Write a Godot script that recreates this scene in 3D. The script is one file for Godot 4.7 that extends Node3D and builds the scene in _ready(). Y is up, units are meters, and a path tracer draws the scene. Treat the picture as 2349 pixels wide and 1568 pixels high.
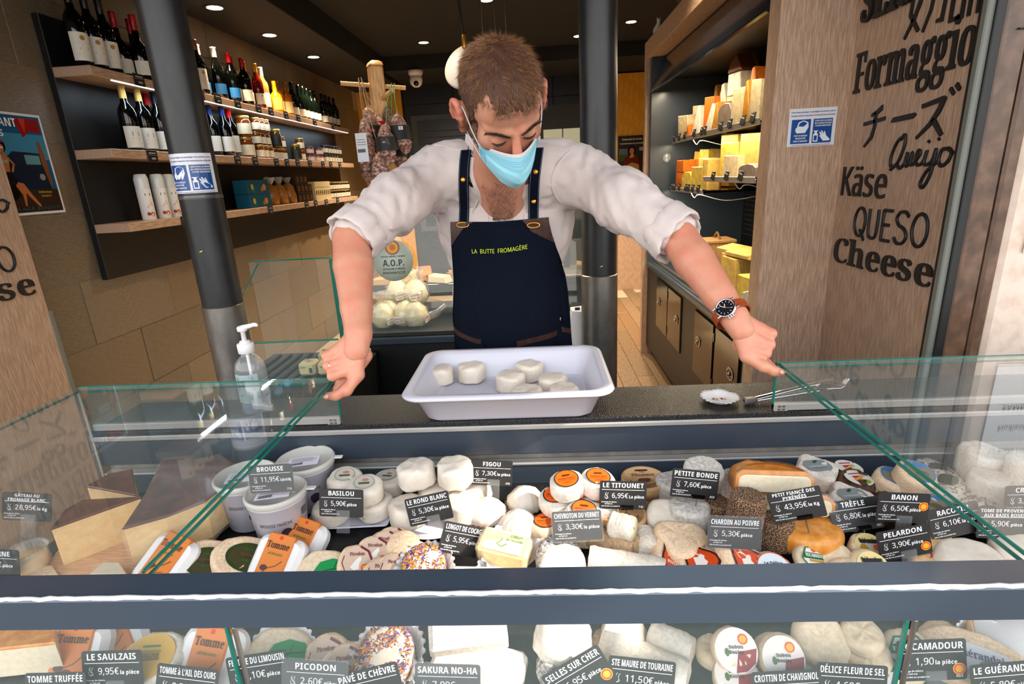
extends Node3D
# A cheese counter on a street, with the shop behind it. Metres, y up; the street is y 0, the camera looks along -z.

var M := {}
var taken := {}
var discs := []
var rng := RandomNumberGenerator.new()


func _ready():
	rng.seed = 7
	view_and_light()
	materials()
	rinds()
	shell()
	shop_lamps()
	counter()
	wine_shelves()
	back_of_shop()
	fridge()
	shopkeeper()
	on_the_counter()
	cheeses()
	price_tags()


func view_and_light():
	var cam := Camera3D.new()
	cam.name = "camera"
	cam.fov = 63.985
	cam.near = 0.02
	cam.rotation_order = EULER_ORDER_YXZ
	cam.rotation_degrees = Vector3(-16.85, 3.1, -3.04)
	cam.position = Vector3(0, 1.62, 0)
	add_child(cam)
	var e := Environment.new()
	e.background_mode = Environment.BG_SKY
	var sm := ProceduralSkyMaterial.new()
	sm.sky_top_color = Color(0.82, 0.85, 0.90)
	sm.sky_horizon_color = Color(0.96, 0.93, 0.89)
	sm.ground_bottom_color = Color(0.42, 0.41, 0.40)
	sm.ground_horizon_color = Color(0.66, 0.65, 0.63)
	sm.sky_curve = 0.25
	var sky := Sky.new()
	sky.sky_material = sm
	e.sky = sky
	e.background_energy_multiplier = 2.6
	e.tonemap_mode = Environment.TONE_MAPPER_LINEAR
	e.tonemap_exposure = 1.8
	e.sdfgi_enabled = true
	e.ssao_enabled = true
	e.ssil_enabled = true
	var we := WorldEnvironment.new()
	we.name = "world"
	we.environment = e
	add_child(we)
	var sun := DirectionalLight3D.new()
	sun.name = "sun"
	sun.light_energy = 1.7
	sun.light_color = Color(1, 0.95, 0.88)
	sun.light_angular_distance = 1.2
	sun.shadow_enabled = true
	sun.look_at_from_position(Vector3(1.22, 1.0, 0.3), Vector3.ZERO)
	add_child(sun)


# ---------------------------------------------------------------- naming
func numbered(called: String) -> String:
	var n: int = taken.get(called, 0)
	taken[called] = n + 1
	return called if n == 0 else "%s_%03d" % [called, n]


func tag(o: Node3D, label: String, category: String, group := "") -> Node3D:
	o.set_meta("label", label)
	o.set_meta("category", category)
	if group != "":
		o.set_meta("group", group)
	return o


func thing(called: String, label: String, category: String, at := Vector3.ZERO, turn := 0.0, group := "") -> Node3D:
	var o := Node3D.new()
	o.name = numbered(called)
	add_child(o)
	o.position = at
	o.rotation.y = turn
	tag(o, label, category, group)
	return o


func obj(called: String, mesh: Mesh, m: Material, parent: Node = self, xf := Transform3D()) -> MeshInstance3D:
	var o := MeshInstance3D.new()
	o.name = numbered(called) if parent == self else called
	o.mesh = mesh
	o.material_override = m
	o.transform = xf
	parent.add_child(o, true)
	return o


func solo(called: String, mesh: Mesh, m: Material, label: String, category: String, xf := Transform3D(), group := "") -> MeshInstance3D:
	var o := obj(called, mesh, m, self, xf)
	tag(o, label, category, group)
	return o


func struct(called: String, mesh: Mesh, m: Material, xf := Transform3D(), parent: Node = self) -> MeshInstance3D:
	var o := obj(called, mesh, m, parent, xf)
	if parent == self:
		o.set_meta("kind", "structure")
	return o


func dup(root: Node3D, at: Vector3, turn: float, label: String, group := "") -> Node3D:
	var r: Node3D = root.duplicate()
	var base: String = root.get_meta("kindname", String(root.name))
	r.name = numbered(base)
	add_child(r)
	r.position = at
	r.rotation = Vector3(0, turn, 0)
	r.set_meta("label", label)
	if group != "":
		r.set_meta("group", group)
	return r


func T(p := Vector3.ZERO, r := Vector3.ZERO, s := Vector3.ONE) -> Transform3D:
	return Transform3D(Basis.from_euler(r * PI / 180.0).scaled_local(s), p)


# ---------------------------------------------------------------- materials
func mat(c: Color, rough := 0.6, metal := 0.0, o := {}) -> StandardMaterial3D:
	var m := StandardMaterial3D.new()
	m.albedo_color = c
	m.roughness = rough
	m.metallic = metal
	for k in o:
		m.set(k, o[k])
	return m


func noise_tex(freq: float, a: Color, b: Color, o := {}) -> NoiseTexture2D:
	var n := FastNoiseLite.new()
	n.seed = o.get("seed", 3)
	n.frequency = freq
	n.noise_type = o.get("type", FastNoiseLite.TYPE_SIMPLEX_SMOOTH)
	n.fractal_octaves = o.get("oct", 4)
	n.fractal_gain = o.get("gain", 0.55)
	if n.noise_type == FastNoiseLite.TYPE_CELLULAR:
		n.cellular_return_type = FastNoiseLite.RETURN_DISTANCE
	var t := NoiseTexture2D.new()
	t.width = o.get("size", 256)
	t.height = o.get("size", 256)
	t.seamless = true
	t.noise = n
	var g := Gradient.new()
	g.offsets = PackedFloat32Array([o.get("lo", 0.2), o.get("hi", 0.8)])
	g.colors = PackedColorArray([a, b])
	if o.has("mid"):
		g.add_point(o.get("midat", 0.5), o.mid)
	t.color_ramp = g
	return t


# a material whose colour varies; scale is repeats per metre on the object's own axes
func vmat(tex: Texture2D, scale: Vector3, rough := 0.6, o := {}) -> StandardMaterial3D:
	var d := {"albedo_texture": tex, "uv1_triplanar": true, "uv1_scale": scale}
	d.merge(o, true)
	return mat(Color.WHITE, rough, 0.0, d)


func bump(m: StandardMaterial3D, tex: Texture2D, height: float) -> StandardMaterial3D:
	m.heightmap_enabled = true
	m.heightmap_texture = tex
	m.heightmap_scale = height
	return m


# ---------------------------------------------------------------- meshes
func mb() -> SurfaceTool:
	var st := SurfaceTool.new()
	st.begin(Mesh.PRIMITIVE_TRIANGLES)
	return st


func done(st: SurfaceTool) -> ArrayMesh:
	st.index()
	st.generate_normals()
	return st.commit()


func tri(st: SurfaceTool, a: Vector3, b: Vector3, c: Vector3) -> void:
	st.add_vertex(a)
	st.add_vertex(b)
	st.add_vertex(c)


# a convex face turned so that it looks away from the middle
func face(st: SurfaceTool, p: Array, mid := Vector3.ZERO) -> void:
	var n: Vector3 = (p[2] - p[0]).cross(p[1] - p[0])
	var q := p.duplicate()
	if n.dot(p[0] - mid) <= 0:
		q.reverse()
	for i in range(1, q.size() - 1):
		tri(st, q[0], q[i], q[i + 1])


func box_into(st: SurfaceTool, size: Vector3, b: float, at := Vector3.ZERO) -> void:
	var h := size / 2.0
	b = minf(b, minf(h.x, minf(h.y, h.z)) * 0.9)
	st.set_smooth_group(-1)
	var pt := func(k: int, s: Vector3) -> Vector3:
		var v := Vector3(h.x - b, h.y - b, h.z - b)
		v[k] = h[k]
		return v * s + at
	for k in 3:
		var i := (k + 1) % 3
		var j := (k + 2) % 3
		for sg in [-1.0, 1.0]:
			var q := []
			for c in [[-1, -1], [1, -1], [1, 1], [-1, 1]]:
				var s := Vector3.ONE
				s[k] = sg
				s[i] = c[0]
				s[j] = c[1]
				q.append(pt.call(k, s))
			face(st, q, at)
			if b > 0.0:
				for sj in [-1.0, 1.0]:
					var e := []
					for c in [[i, -1], [i, 1], [j, 1], [j, -1]]:
						var s := Vector3.ONE
						s[i] = sg
						s[j] = sj
						s[k] = c[1]
						e.append(pt.call(c[0], s))
					face(st, e, at)
	if b > 0.0:
		for n in 8:
			var s := Vector3(1 if n & 1 else -1, 1 if n & 2 else -1, 1 if n & 4 else -1)
			face(st, [pt.call(0, s), pt.call(1, s), pt.call(2, s)], at)


func bx(size: Vector3, b := 0.0) -> ArrayMesh:
	var st := mb()
	box_into(st, size, b)
	return done(st)


# rings of equal length joined by strips; sharp lists the rings at which the shading breaks
func loft_into(st: SurfaceTool, rings: Array, caps := true, sharp := [], flat := false, closed := true) -> void:
	var g := 1
	var n: int = rings[0].size()
	for k in rings.size() - 1:
		if k in sharp:
			g += 1
		st.set_smooth_group(-1 if flat else g)
		var a: PackedVector3Array = rings[k]
		var b: PackedVector3Array = rings[k + 1]
		for i in (n if closed else n - 1):
			var j := (i + 1) % n
			tri(st, a[i], b[i], b[j])
			tri(st, a[i], b[j], a[j])
	if caps:
		for e in 2:
			var r: PackedVector3Array = rings[0] if e == 0 else rings[-1]
			var mid := Vector3.ZERO
			for v in r:
				mid += v / n
			if r[0].distance_to(mid) < 1e-6:
				continue
			st.set_smooth_group(g + 1 + e)
			for i in n:
				if e == 0:
					tri(st, mid, r[i], r[(i + 1) % n])
				else:
					tri(st, mid, r[(i + 1) % n], r[i])


func loft(rings: Array, caps := true, sharp := [], flat := false, closed := true) -> ArrayMesh:
	var st := mb()
	loft_into(st, rings, caps, sharp, flat, closed)
	return done(st)


# profile of (radius, height) from the bottom up, turned round y; flat pairs listed twice make a sharp edge
func lathe_into(st: SurfaceTool, prof: Array, seg := 28, shape = null) -> void:
	var rings := []
	var sharp := []
	for k in prof.size():
		var p: Vector2 = prof[k]
		if k > 0 and p == prof[k - 1]:
			sharp.append(rings.size() - 1)
			continue
		var r := PackedVector3Array()
		for i in seg:
			var a := -TAU * i / seg
			var v := Vector3(cos(a) * p.x, p.y, sin(a) * p.x)
			r.append(shape.call(v) if shape != null else v)
		rings.append(r)
	loft_into(st, rings, prof[0] != prof[-1], sharp)


func lathe(prof: Array, seg := 28, shape = null) -> ArrayMesh:
	var st := mb()
	lathe_into(st, prof, seg, shape)
	return done(st)


func V(x: float, y: float) -> Vector2:
	return Vector2(x, y)


# flattened list of numbers to points
func pts(a: Array) -> PackedVector2Array:
	var r := PackedVector2Array()
	for i in a.size() / 2:
		r.append(Vector2(a[i * 2], a[i * 2 + 1]))
	return r


func ccw(p: PackedVector2Array) -> PackedVector2Array:
	if Geometry2D.is_polygon_clockwise(p):
		var q := p.duplicate()
		q.reverse()
		return q
	return p


func inset(p: PackedVector2Array, d: float) -> PackedVector2Array:
	var r := PackedVector2Array()
	var n := p.size()
	for i in n:
		var a := (p[i] - p[(i - 1 + n) % n]).normalized()
		var b := (p[(i + 1) % n] - p[i]).normalized()
		var na := Vector2(-a.y, a.x)
		var nb := Vector2(-b.y, b.x)
		var m := na + nb
		var l := maxf(m.dot(na), 0.35)
		r.append(p[i] + m * (d / l))
	return r


# an outline in xy given thickness along z, its edges chamfered by b
func prism_into(st: SurfaceTool, poly: PackedVector2Array, depth: float, b := 0.0, smooth := false, xf := Transform3D()) -> void:
	var p := ccw(poly)
	var small := inset(p, b) if b > 0.0 else p
	var h := depth / 2.0
	var rings := [[small, -h], [p, -h + b], [p, h - b], [small, h]] if b > 0.0 else [[p, -h], [p, h]]
	var n := p.size()
	for k in rings.size() - 1:
		st.set_smooth_group(k + 1 if smooth else -1)
		for i in n:
			var j := (i + 1) % n
			var a0 := xf * Vector3(rings[k][0][i].x, rings[k][0][i].y, rings[k][1])
			var a1 := xf * Vector3(rings[k][0][j].x, rings[k][0][j].y, rings[k][1])
			var b0 := xf * Vector3(rings[k + 1][0][i].x, rings[k + 1][0][i].y, rings[k + 1][1])
			var b1 := xf * Vector3(rings[k + 1][0][j].x, rings[k + 1][0][j].y, rings[k + 1][1])
			tri(st, a0, b0, b1)
			tri(st, a0, b1, a1)
	st.set_smooth_group(-1)
	var t := Geometry2D.triangulate_polygon(small)
	for i in range(0, t.size(), 3):
		var q := [small[t[i]], small[t[i + 1]], small[t[i + 2]]]
		if (q[1] - q[0]).cross(q[2] - q[0]) < 0:
			q.reverse()
		tri(st, xf * Vector3(q[0].x, q[0].y, h), xf * Vector3(q[2].x, q[2].y, h), xf * Vector3(q[1].x, q[1].y, h))
		tri(st, xf * Vector3(q[0].x, q[0].y, -h), xf * Vector3(q[1].x, q[1].y, -h), xf * Vector3(q[2].x, q[2].y, -h))


func prism(poly: PackedVector2Array, depth: float, b := 0.0, smooth := false) -> ArrayMesh:
	var st := mb()
	prism_into(st, poly, depth, b, smooth)
	return done(st)


func rrect(w: float, h: float, r: float, n := 4) -> PackedVector2Array:
	var p := PackedVector2Array()
	for c in 4:
		var cx: float = [1, -1, -1, 1][c] * (w / 2 - r)
		var cy: float = [1, 1, -1, -1][c] * (h / 2 - r)
		for i in n + 1:
			var a := PI / 2 * (c + float(i) / n)
			p.append(Vector2(cx + cos(a) * r, cy + sin(a) * r))
	return p


func disc(rx: float, ry: float, n := 24) -> PackedVector2Array:
	var p := PackedVector2Array()
	for i in n:
		p.append(Vector2(cos(TAU * i / n) * rx, sin(TAU * i / n) * ry))
	return p


# a smooth curve through points
func curve(p: Array, n := 6) -> Array:
	var r := []
	for i in p.size() - 1:
		var a: Vector3 = p[maxi(i - 1, 0)]
		var d: Vector3 = p[mini(i + 2, p.size() - 1)]
		for k in n:
			r.append(p[i].cubic_interpolate(p[i + 1], a, d, float(k) / n))
	r.append(p[-1])
	return r


func tube_into(st: SurfaceTool, path: Array, radius, sides := 8, squash := 1.0, up := Vector3(0.13, 1, 0.07)) -> void:
	var rings := []
	var side := Vector3.ZERO
	for i in path.size():
		var d: Vector3 = (path[mini(i + 1, path.size() - 1)] - path[maxi(i - 1, 0)]).normalized()
		side = d.cross(up).normalized() if i == 0 else (side - d * side.dot(d)).normalized()
		if side.length() < 0.5:
			side = d.cross(Vector3(1, 0.2, 0)).normalized()
		var w := d.cross(side).normalized()
		var rad: float = radius[i] if radius is Array else radius
		var r := PackedVector3Array()
		for k in sides:
			var a := TAU * k / sides
			r.append(path[i] + side * cos(a) * rad + w * sin(a) * rad * squash)
		rings.append(r)
	loft_into(st, rings, true)


func tube(path: Array, radius, sides := 8, squash := 1.0) -> ArrayMesh:
	var st := mb()
	tube_into(st, path, radius, sides, squash)
	return done(st)


# a cloth: rows of points with a thickness
func sheet_into(st: SurfaceTool, rows: Array, thick: float, flip := false) -> void:
	var h := rows.size()
	var w: int = rows[0].size()
	var back := []
	for y in h:
		var r := []
		for x in w:
			var du: Vector3 = rows[y][mini(x + 1, w - 1)] - rows[y][maxi(x - 1, 0)]
			var dv: Vector3 = rows[mini(y + 1, h - 1)][x] - rows[maxi(y - 1, 0)][x]
			var n := dv.cross(du).normalized() * (-1.0 if flip else 1.0)
			r.append(rows[y][x] - n * thick)
		back.append(r)
	var put := func(a: Vector3, b: Vector3, c: Vector3, d: Vector3, f: bool):
		if f != flip:
			tri(st, a, b, c)
			tri(st, a, c, d)
		else:
			tri(st, a, c, b)
			tri(st, a, d, c)
	for y in h - 1:
		for x in w - 1:
			st.set_smooth_group(1)
			put.call(rows[y][x], rows[y + 1][x], rows[y + 1][x + 1], rows[y][x + 1], false)
			st.set_smooth_group(2)
			put.call(back[y][x], back[y + 1][x], back[y + 1][x + 1], back[y][x + 1], true)
	st.set_smooth_group(3)
	for y in h - 1:
		put.call(rows[y][0], rows[y + 1][0], back[y + 1][0], back[y][0], true)
		put.call(rows[y][w - 1], rows[y + 1][w - 1], back[y + 1][w - 1], back[y][w - 1], false)
	for x in w - 1:
		put.call(rows[0][x], rows[0][x + 1], back[0][x + 1], back[0][x], false)
		put.call(rows[h - 1][x], rows[h - 1][x + 1], back[h - 1][x + 1], back[h - 1][x], true)


func sheet(rows: Array, thick: float, flip := false) -> ArrayMesh:
	var st := mb()
	sheet_into(st, rows, thick, flip)
	return done(st)


func merge(list: Array) -> ArrayMesh:
	var st := SurfaceTool.new()
	for e in list:
		for s in e[0].get_surface_count():
			st.append_from(e[0], s, e[1] if e.size() > 1 else Transform3D())
	return st.commit()


# every corner of a mesh moved by a function, normals made again
func warp(mesh: Mesh, f: Callable) -> ArrayMesh:
	var a := mesh.surface_get_arrays(0)
	var v: PackedVector3Array = a[Mesh.ARRAY_VERTEX]
	for i in v.size():
		v[i] = f.call(v[i])
	var ix = a[Mesh.ARRAY_INDEX]
	var n: PackedVector3Array
	n.resize(v.size())
	var cnt: int = ix.size() if ix != null else v.size()
	for t in range(0, cnt, 3):
		var p: int = ix[t] if ix != null else t
		var q: int = ix[t + 1] if ix != null else t + 1
		var r: int = ix[t + 2] if ix != null else t + 2
		var m := (v[r] - v[p]).cross(v[q] - v[p])
		n[p] += m
		n[q] += m
		n[r] += m
	for i in n.size():
		n[i] = n[i].normalized()
	a[Mesh.ARRAY_VERTEX] = v
	a[Mesh.ARRAY_NORMAL] = n
	a[Mesh.ARRAY_TANGENT] = null
	var out := ArrayMesh.new()
	out.add_surface_from_arrays(Mesh.PRIMITIVE_TRIANGLES, a)
	return out


func fnl(freq: float, sd := 1, oct := 3) -> FastNoiseLite:
	var n := FastNoiseLite.new()
	n.seed = sd
	n.frequency = freq
	n.fractal_octaves = oct
	return n


func lumpy(mesh: Mesh, amp: float, freq: float, sd := 1) -> ArrayMesh:
	var n := fnl(freq, sd)
	return warp(mesh, func(v: Vector3) -> Vector3: return v + Vector3(n.get_noise_3d(v.x, v.y, v.z), n.get_noise_3d(v.x + 7, v.y, v.z), n.get_noise_3d(v.x, v.y + 9, v.z)) * amp)


# lettering; high is the height of a capital, wide squeezes it to that width; the baseline lies at y 0
func text_shape(s: String, o := {}) -> TextMesh:
	var t := TextMesh.new()
	var key := "font %s %s" % [o.get("font", "Droid Sans"), o.get("bold", true)]
	if not M.has(key):
		var f := SystemFont.new()
		f.font_names = PackedStringArray([o.get("font", "Droid Sans")])
		f.font_weight = 700 if o.get("bold", true) else 400
		M[key] = f
	t.font = M[key]
	t.text = s
	t.font_size = o.get("res", 32)
	t.curve_step = o.get("step", 4.0)
	t.pixel_size = 1.0 / t.font_size
	t.depth = o.get("depth", 0.0)
	t.horizontal_alignment = HORIZONTAL_ALIGNMENT_LEFT
	t.vertical_alignment = VERTICAL_ALIGNMENT_BOTTOM
	return t


func words(s: String, high: float, o := {}) -> ArrayMesh:
	var key := "cap %s %s" % [o.get("font", "Droid Sans"), o.get("bold", true)]
	if not M.has(key):
		M[key] = text_shape("H", o).get_aabb()
	var cap: AABB = M[key]
	var k := high / cap.size.y
	var d: Dictionary = o.duplicate()
	d["depth"] = o.get("depth", 0.0) / k
	var t := text_shape(s, d)
	var bb := t.get_aabb()
	var sx := k
	if o.has("wide"):
		sx = o.wide / maxf(bb.size.x, 0.001)
		if o.get("only_shrink", false):
			sx = minf(sx, k)
	var x0: float = {"l": bb.position.x, "c": bb.get_center().x, "r": bb.end.x}[o.get("align", "c")]
	return merge([[t, T(o.get("at", Vector3.ZERO)) * Transform3D(Basis.from_scale(Vector3(sx, k, k)), Vector3(-x0 * sx, -cap.position.y * k, 0))]])


# flat print in xy: layers of [colour, outline], each a hair above the one before; colours are sRGB
func print_mesh(layers: Array, shape = null, lift := 0.00012) -> ArrayMesh:
	var st := mb()
	st.set_smooth_group(-1)
	var z := 0.0
	for l in layers:
		var p: PackedVector2Array = l[1] if l[1] is PackedVector2Array else pts(l[1])
		if l[0] == null:
			continue
		z += lift
		var c: Color = Color(l[0]).srgb_to_linear()
		var t := Geometry2D.triangulate_polygon(p)
		for i in range(0, t.size(), 3):
			var q := [p[t[i]], p[t[i + 1]], p[t[i + 2]]]
			if (q[1] - q[0]).cross(q[2] - q[0]) > 0:
				q.reverse()
			for v in q:
				st.set_color(c)
				var w := Vector3(v.x, v.y, z)
				st.add_vertex(shape.call(w) if shape != null else w)
	st.generate_normals()
	return st.commit()


func stroke(p: Array, w: float) -> PackedVector2Array:
	var q := pts(p)
	var l := PackedVector2Array()
	var r := PackedVector2Array()
	for i in q.size():
		var d := (q[mini(i + 1, q.size() - 1)] - q[maxi(i - 1, 0)]).normalized()
		l.append(q[i] + Vector2(-d.y, d.x) * w / 2)
		r.append(q[i] - Vector2(-d.y, d.x) * w / 2)
	r.reverse()
	l.append_array(r)
	return l


func off(p: PackedVector2Array, x: float, y: float, s := 1.0) -> PackedVector2Array:
	return Transform2D(0, Vector2(s, s), 0, Vector2(x, y)) * p


# ---------------------------------------------------------------- bodies: tapered bones joined smoothly, meshed as surface nets
# a bone is [from, to, radius, radius] or, for a dent, the same with -1 at the end; a flattened blob is [centre, Basis, radii]
func dist(b: Array, p: Vector3) -> float:
	if b[1] is Basis:
		var q: Vector3 = (p - b[0]) * b[1]
		var r: Vector3 = b[2]
		var k := (q / r).length()
		var k1 := (q / (r * r)).length()
		return k * (k - 1.0) / maxf(k1, 1e-6)
	var d: Vector3 = b[1] - b[0]
	var t := clampf((p - b[0]).dot(d) / maxf(d.length_squared(), 1e-9), 0.0, 1.0)
	return p.distance_to(b[0] + d * t) - lerpf(b[2], b[3], t)


func field(bones: Array, p: Vector3, k: float) -> float:
	var f := 1.0
	for b in bones:
		var d := dist(b, p)
		if b.size() > 4 or (b[1] is Basis and b.size() > 3):
			d = -d
			var h := maxf(k - absf(d - f), 0.0) / k
			f = maxf(d, f) + h * h * k * 0.25
		else:
			var h := maxf(k - absf(d - f), 0.0) / k
			f = minf(d, f) - h * h * k * 0.25
	return f


func nets(bones: Array, cell: float, k: float, wave = null, tint = null, keep = null) -> ArrayMesh:
	var box := AABB()
	var boxes := []
	for b in bones:
		var bb: AABB
		if b[1] is Basis:
			var r: float = maxf(b[2].x, maxf(b[2].y, b[2].z))
			bb = AABB(b[0] - Vector3.ONE * r, Vector3.ONE * r * 2)
		else:
			bb = AABB(b[0] - Vector3.ONE * b[2], Vector3.ONE * b[2] * 2).merge(AABB(b[1] - Vector3.ONE * b[3], Vector3.ONE * b[3] * 2))
		bb = bb.grow(k + cell * 3.0)
		boxes.append(bb)
		box = bb if boxes.size() == 1 else box.merge(bb)
	var o := box.position
	var n := Vector3i((box.size / cell).ceil()) + Vector3i.ONE
	var f := PackedFloat32Array()
	f.resize(n.x * n.y * n.z)
	f.fill(1.0)
	for bi in bones.size():
		var b: Array = bones[bi]
		var lo := Vector3i(((boxes[bi].position - o) / cell).floor()).clamp(Vector3i.ZERO, n - Vector3i.ONE)
		var hi := Vector3i(((boxes[bi].end - o) / cell).ceil()).clamp(Vector3i.ZERO, n - Vector3i.ONE)
		var neg: bool = b.size() > 4 or (b[1] is Basis and b.size() > 3)
		for z in range(lo.z, hi.z + 1):
			for y in range(lo.y, hi.y + 1):
				var i := lo.x + n.x * (y + n.y * z)
				for x in range(lo.x, hi.x + 1):
					var d := dist(b, o + Vector3(x, y, z) * cell)
					var g := f[i]
					if neg:
						d = -d
						var h := maxf(k - absf(d - g), 0.0) / k
						f[i] = maxf(d, g) + h * h * k * 0.25
					else:
						var h := maxf(k - absf(d - g), 0.0) / k
						f[i] = minf(d, g) - h * h * k * 0.25
					i += 1
	if wave != null:
		for z in n.z:
			for y in n.y:
				for x in n.x:
					var i := x + n.x * (y + n.y * z)
					if absf(f[i]) < cell * 6.0:
						f[i] += wave.call(o + Vector3(x, y, z) * cell)
	var st := mb()
	var at := {}
	var vs := PackedVector3Array()
	var dx := [0, 1, n.x, n.x + 1, n.x * n.y, n.x * n.y + 1, n.x * n.y + n.x, n.x * n.y + n.x + 1]
	for z in n.z - 1:
		for y in n.y - 1:
			for x in n.x - 1:
				var i := x + n.x * (y + n.y * z)
				var first := f[i] < 0.0
				if f[i] > cell * 6.0 or f[i] < -cell * 6.0:
					continue
				var mixed := false
				for c in range(1, 8):
					if (f[i + dx[c]] < 0.0) != first:
						mixed = true
						break
				if not mixed:
					continue
				var sum := Vector3.ZERO
				var cnt := 0
				for e in EDGES:
					var fa := f[i + dx[e[0]]]
					var fb := f[i + dx[e[1]]]
					if (fa < 0.0) != (fb < 0.0):
						var t := fa / (fa - fb)
						var pa := Vector3(e[0] & 1, (e[0] >> 1) & 1, e[0] >> 2)
						var pb := Vector3(e[1] & 1, (e[1] >> 1) & 1, e[1] >> 2)
						sum += pa.lerp(pb, t)
						cnt += 1
				at[i] = vs.size()
				vs.append(o + (Vector3(x, y, z) + sum / cnt) * cell)
	var index := PackedInt32Array()
	for i in at:
		var first := f[i] < 0.0
		for axis in 3:
			var step: int = [1, n.x, n.x * n.y][axis]
			if (f[i + step] < 0.0) == first:
				continue
			var u: int = [n.x, n.x * n.y, 1][axis]
			var w: int = [n.x * n.y, 1, n.x][axis]
			if not (at.has(i - u) and at.has(i - w) and at.has(i - u - w)):
				continue
			var q := [at[i], at[i - u], at[i - u - w], at[i - w]]
			if not first:
				q.reverse()
			if keep != null and not keep.call(vs[q[0]]):
				continue
			index.append_array([q[0], q[2], q[1], q[0], q[3], q[2]])
	var nn := PackedVector3Array()
	nn.resize(vs.size())
	for t in range(0, index.size(), 3):
		var m := (vs[index[t + 2]] - vs[index[t]]).cross(vs[index[t + 1]] - vs[index[t]])
		for c in 3:
			nn[index[t + c]] += m
	for i in nn.size():
		nn[i] = nn[i].normalized()
	var a := []
	a.resize(Mesh.ARRAY_MAX)
	a[Mesh.ARRAY_VERTEX] = vs
	a[Mesh.ARRAY_NORMAL] = nn
	a[Mesh.ARRAY_INDEX] = index
	if tint != null:
		var cs := PackedColorArray()
		for v in vs:
			cs.append(tint.call(v))
		a[Mesh.ARRAY_COLOR] = cs
	var out := ArrayMesh.new()
	out.add_surface_from_arrays(Mesh.PRIMITIVE_TRIANGLES, a)
	return out


const EDGES := [[0, 1], [2, 3], [4, 5], [6, 7], [0, 2], [1, 3], [4, 6], [5, 7], [0, 4], [1, 5], [2, 6], [3, 7]]


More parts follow.
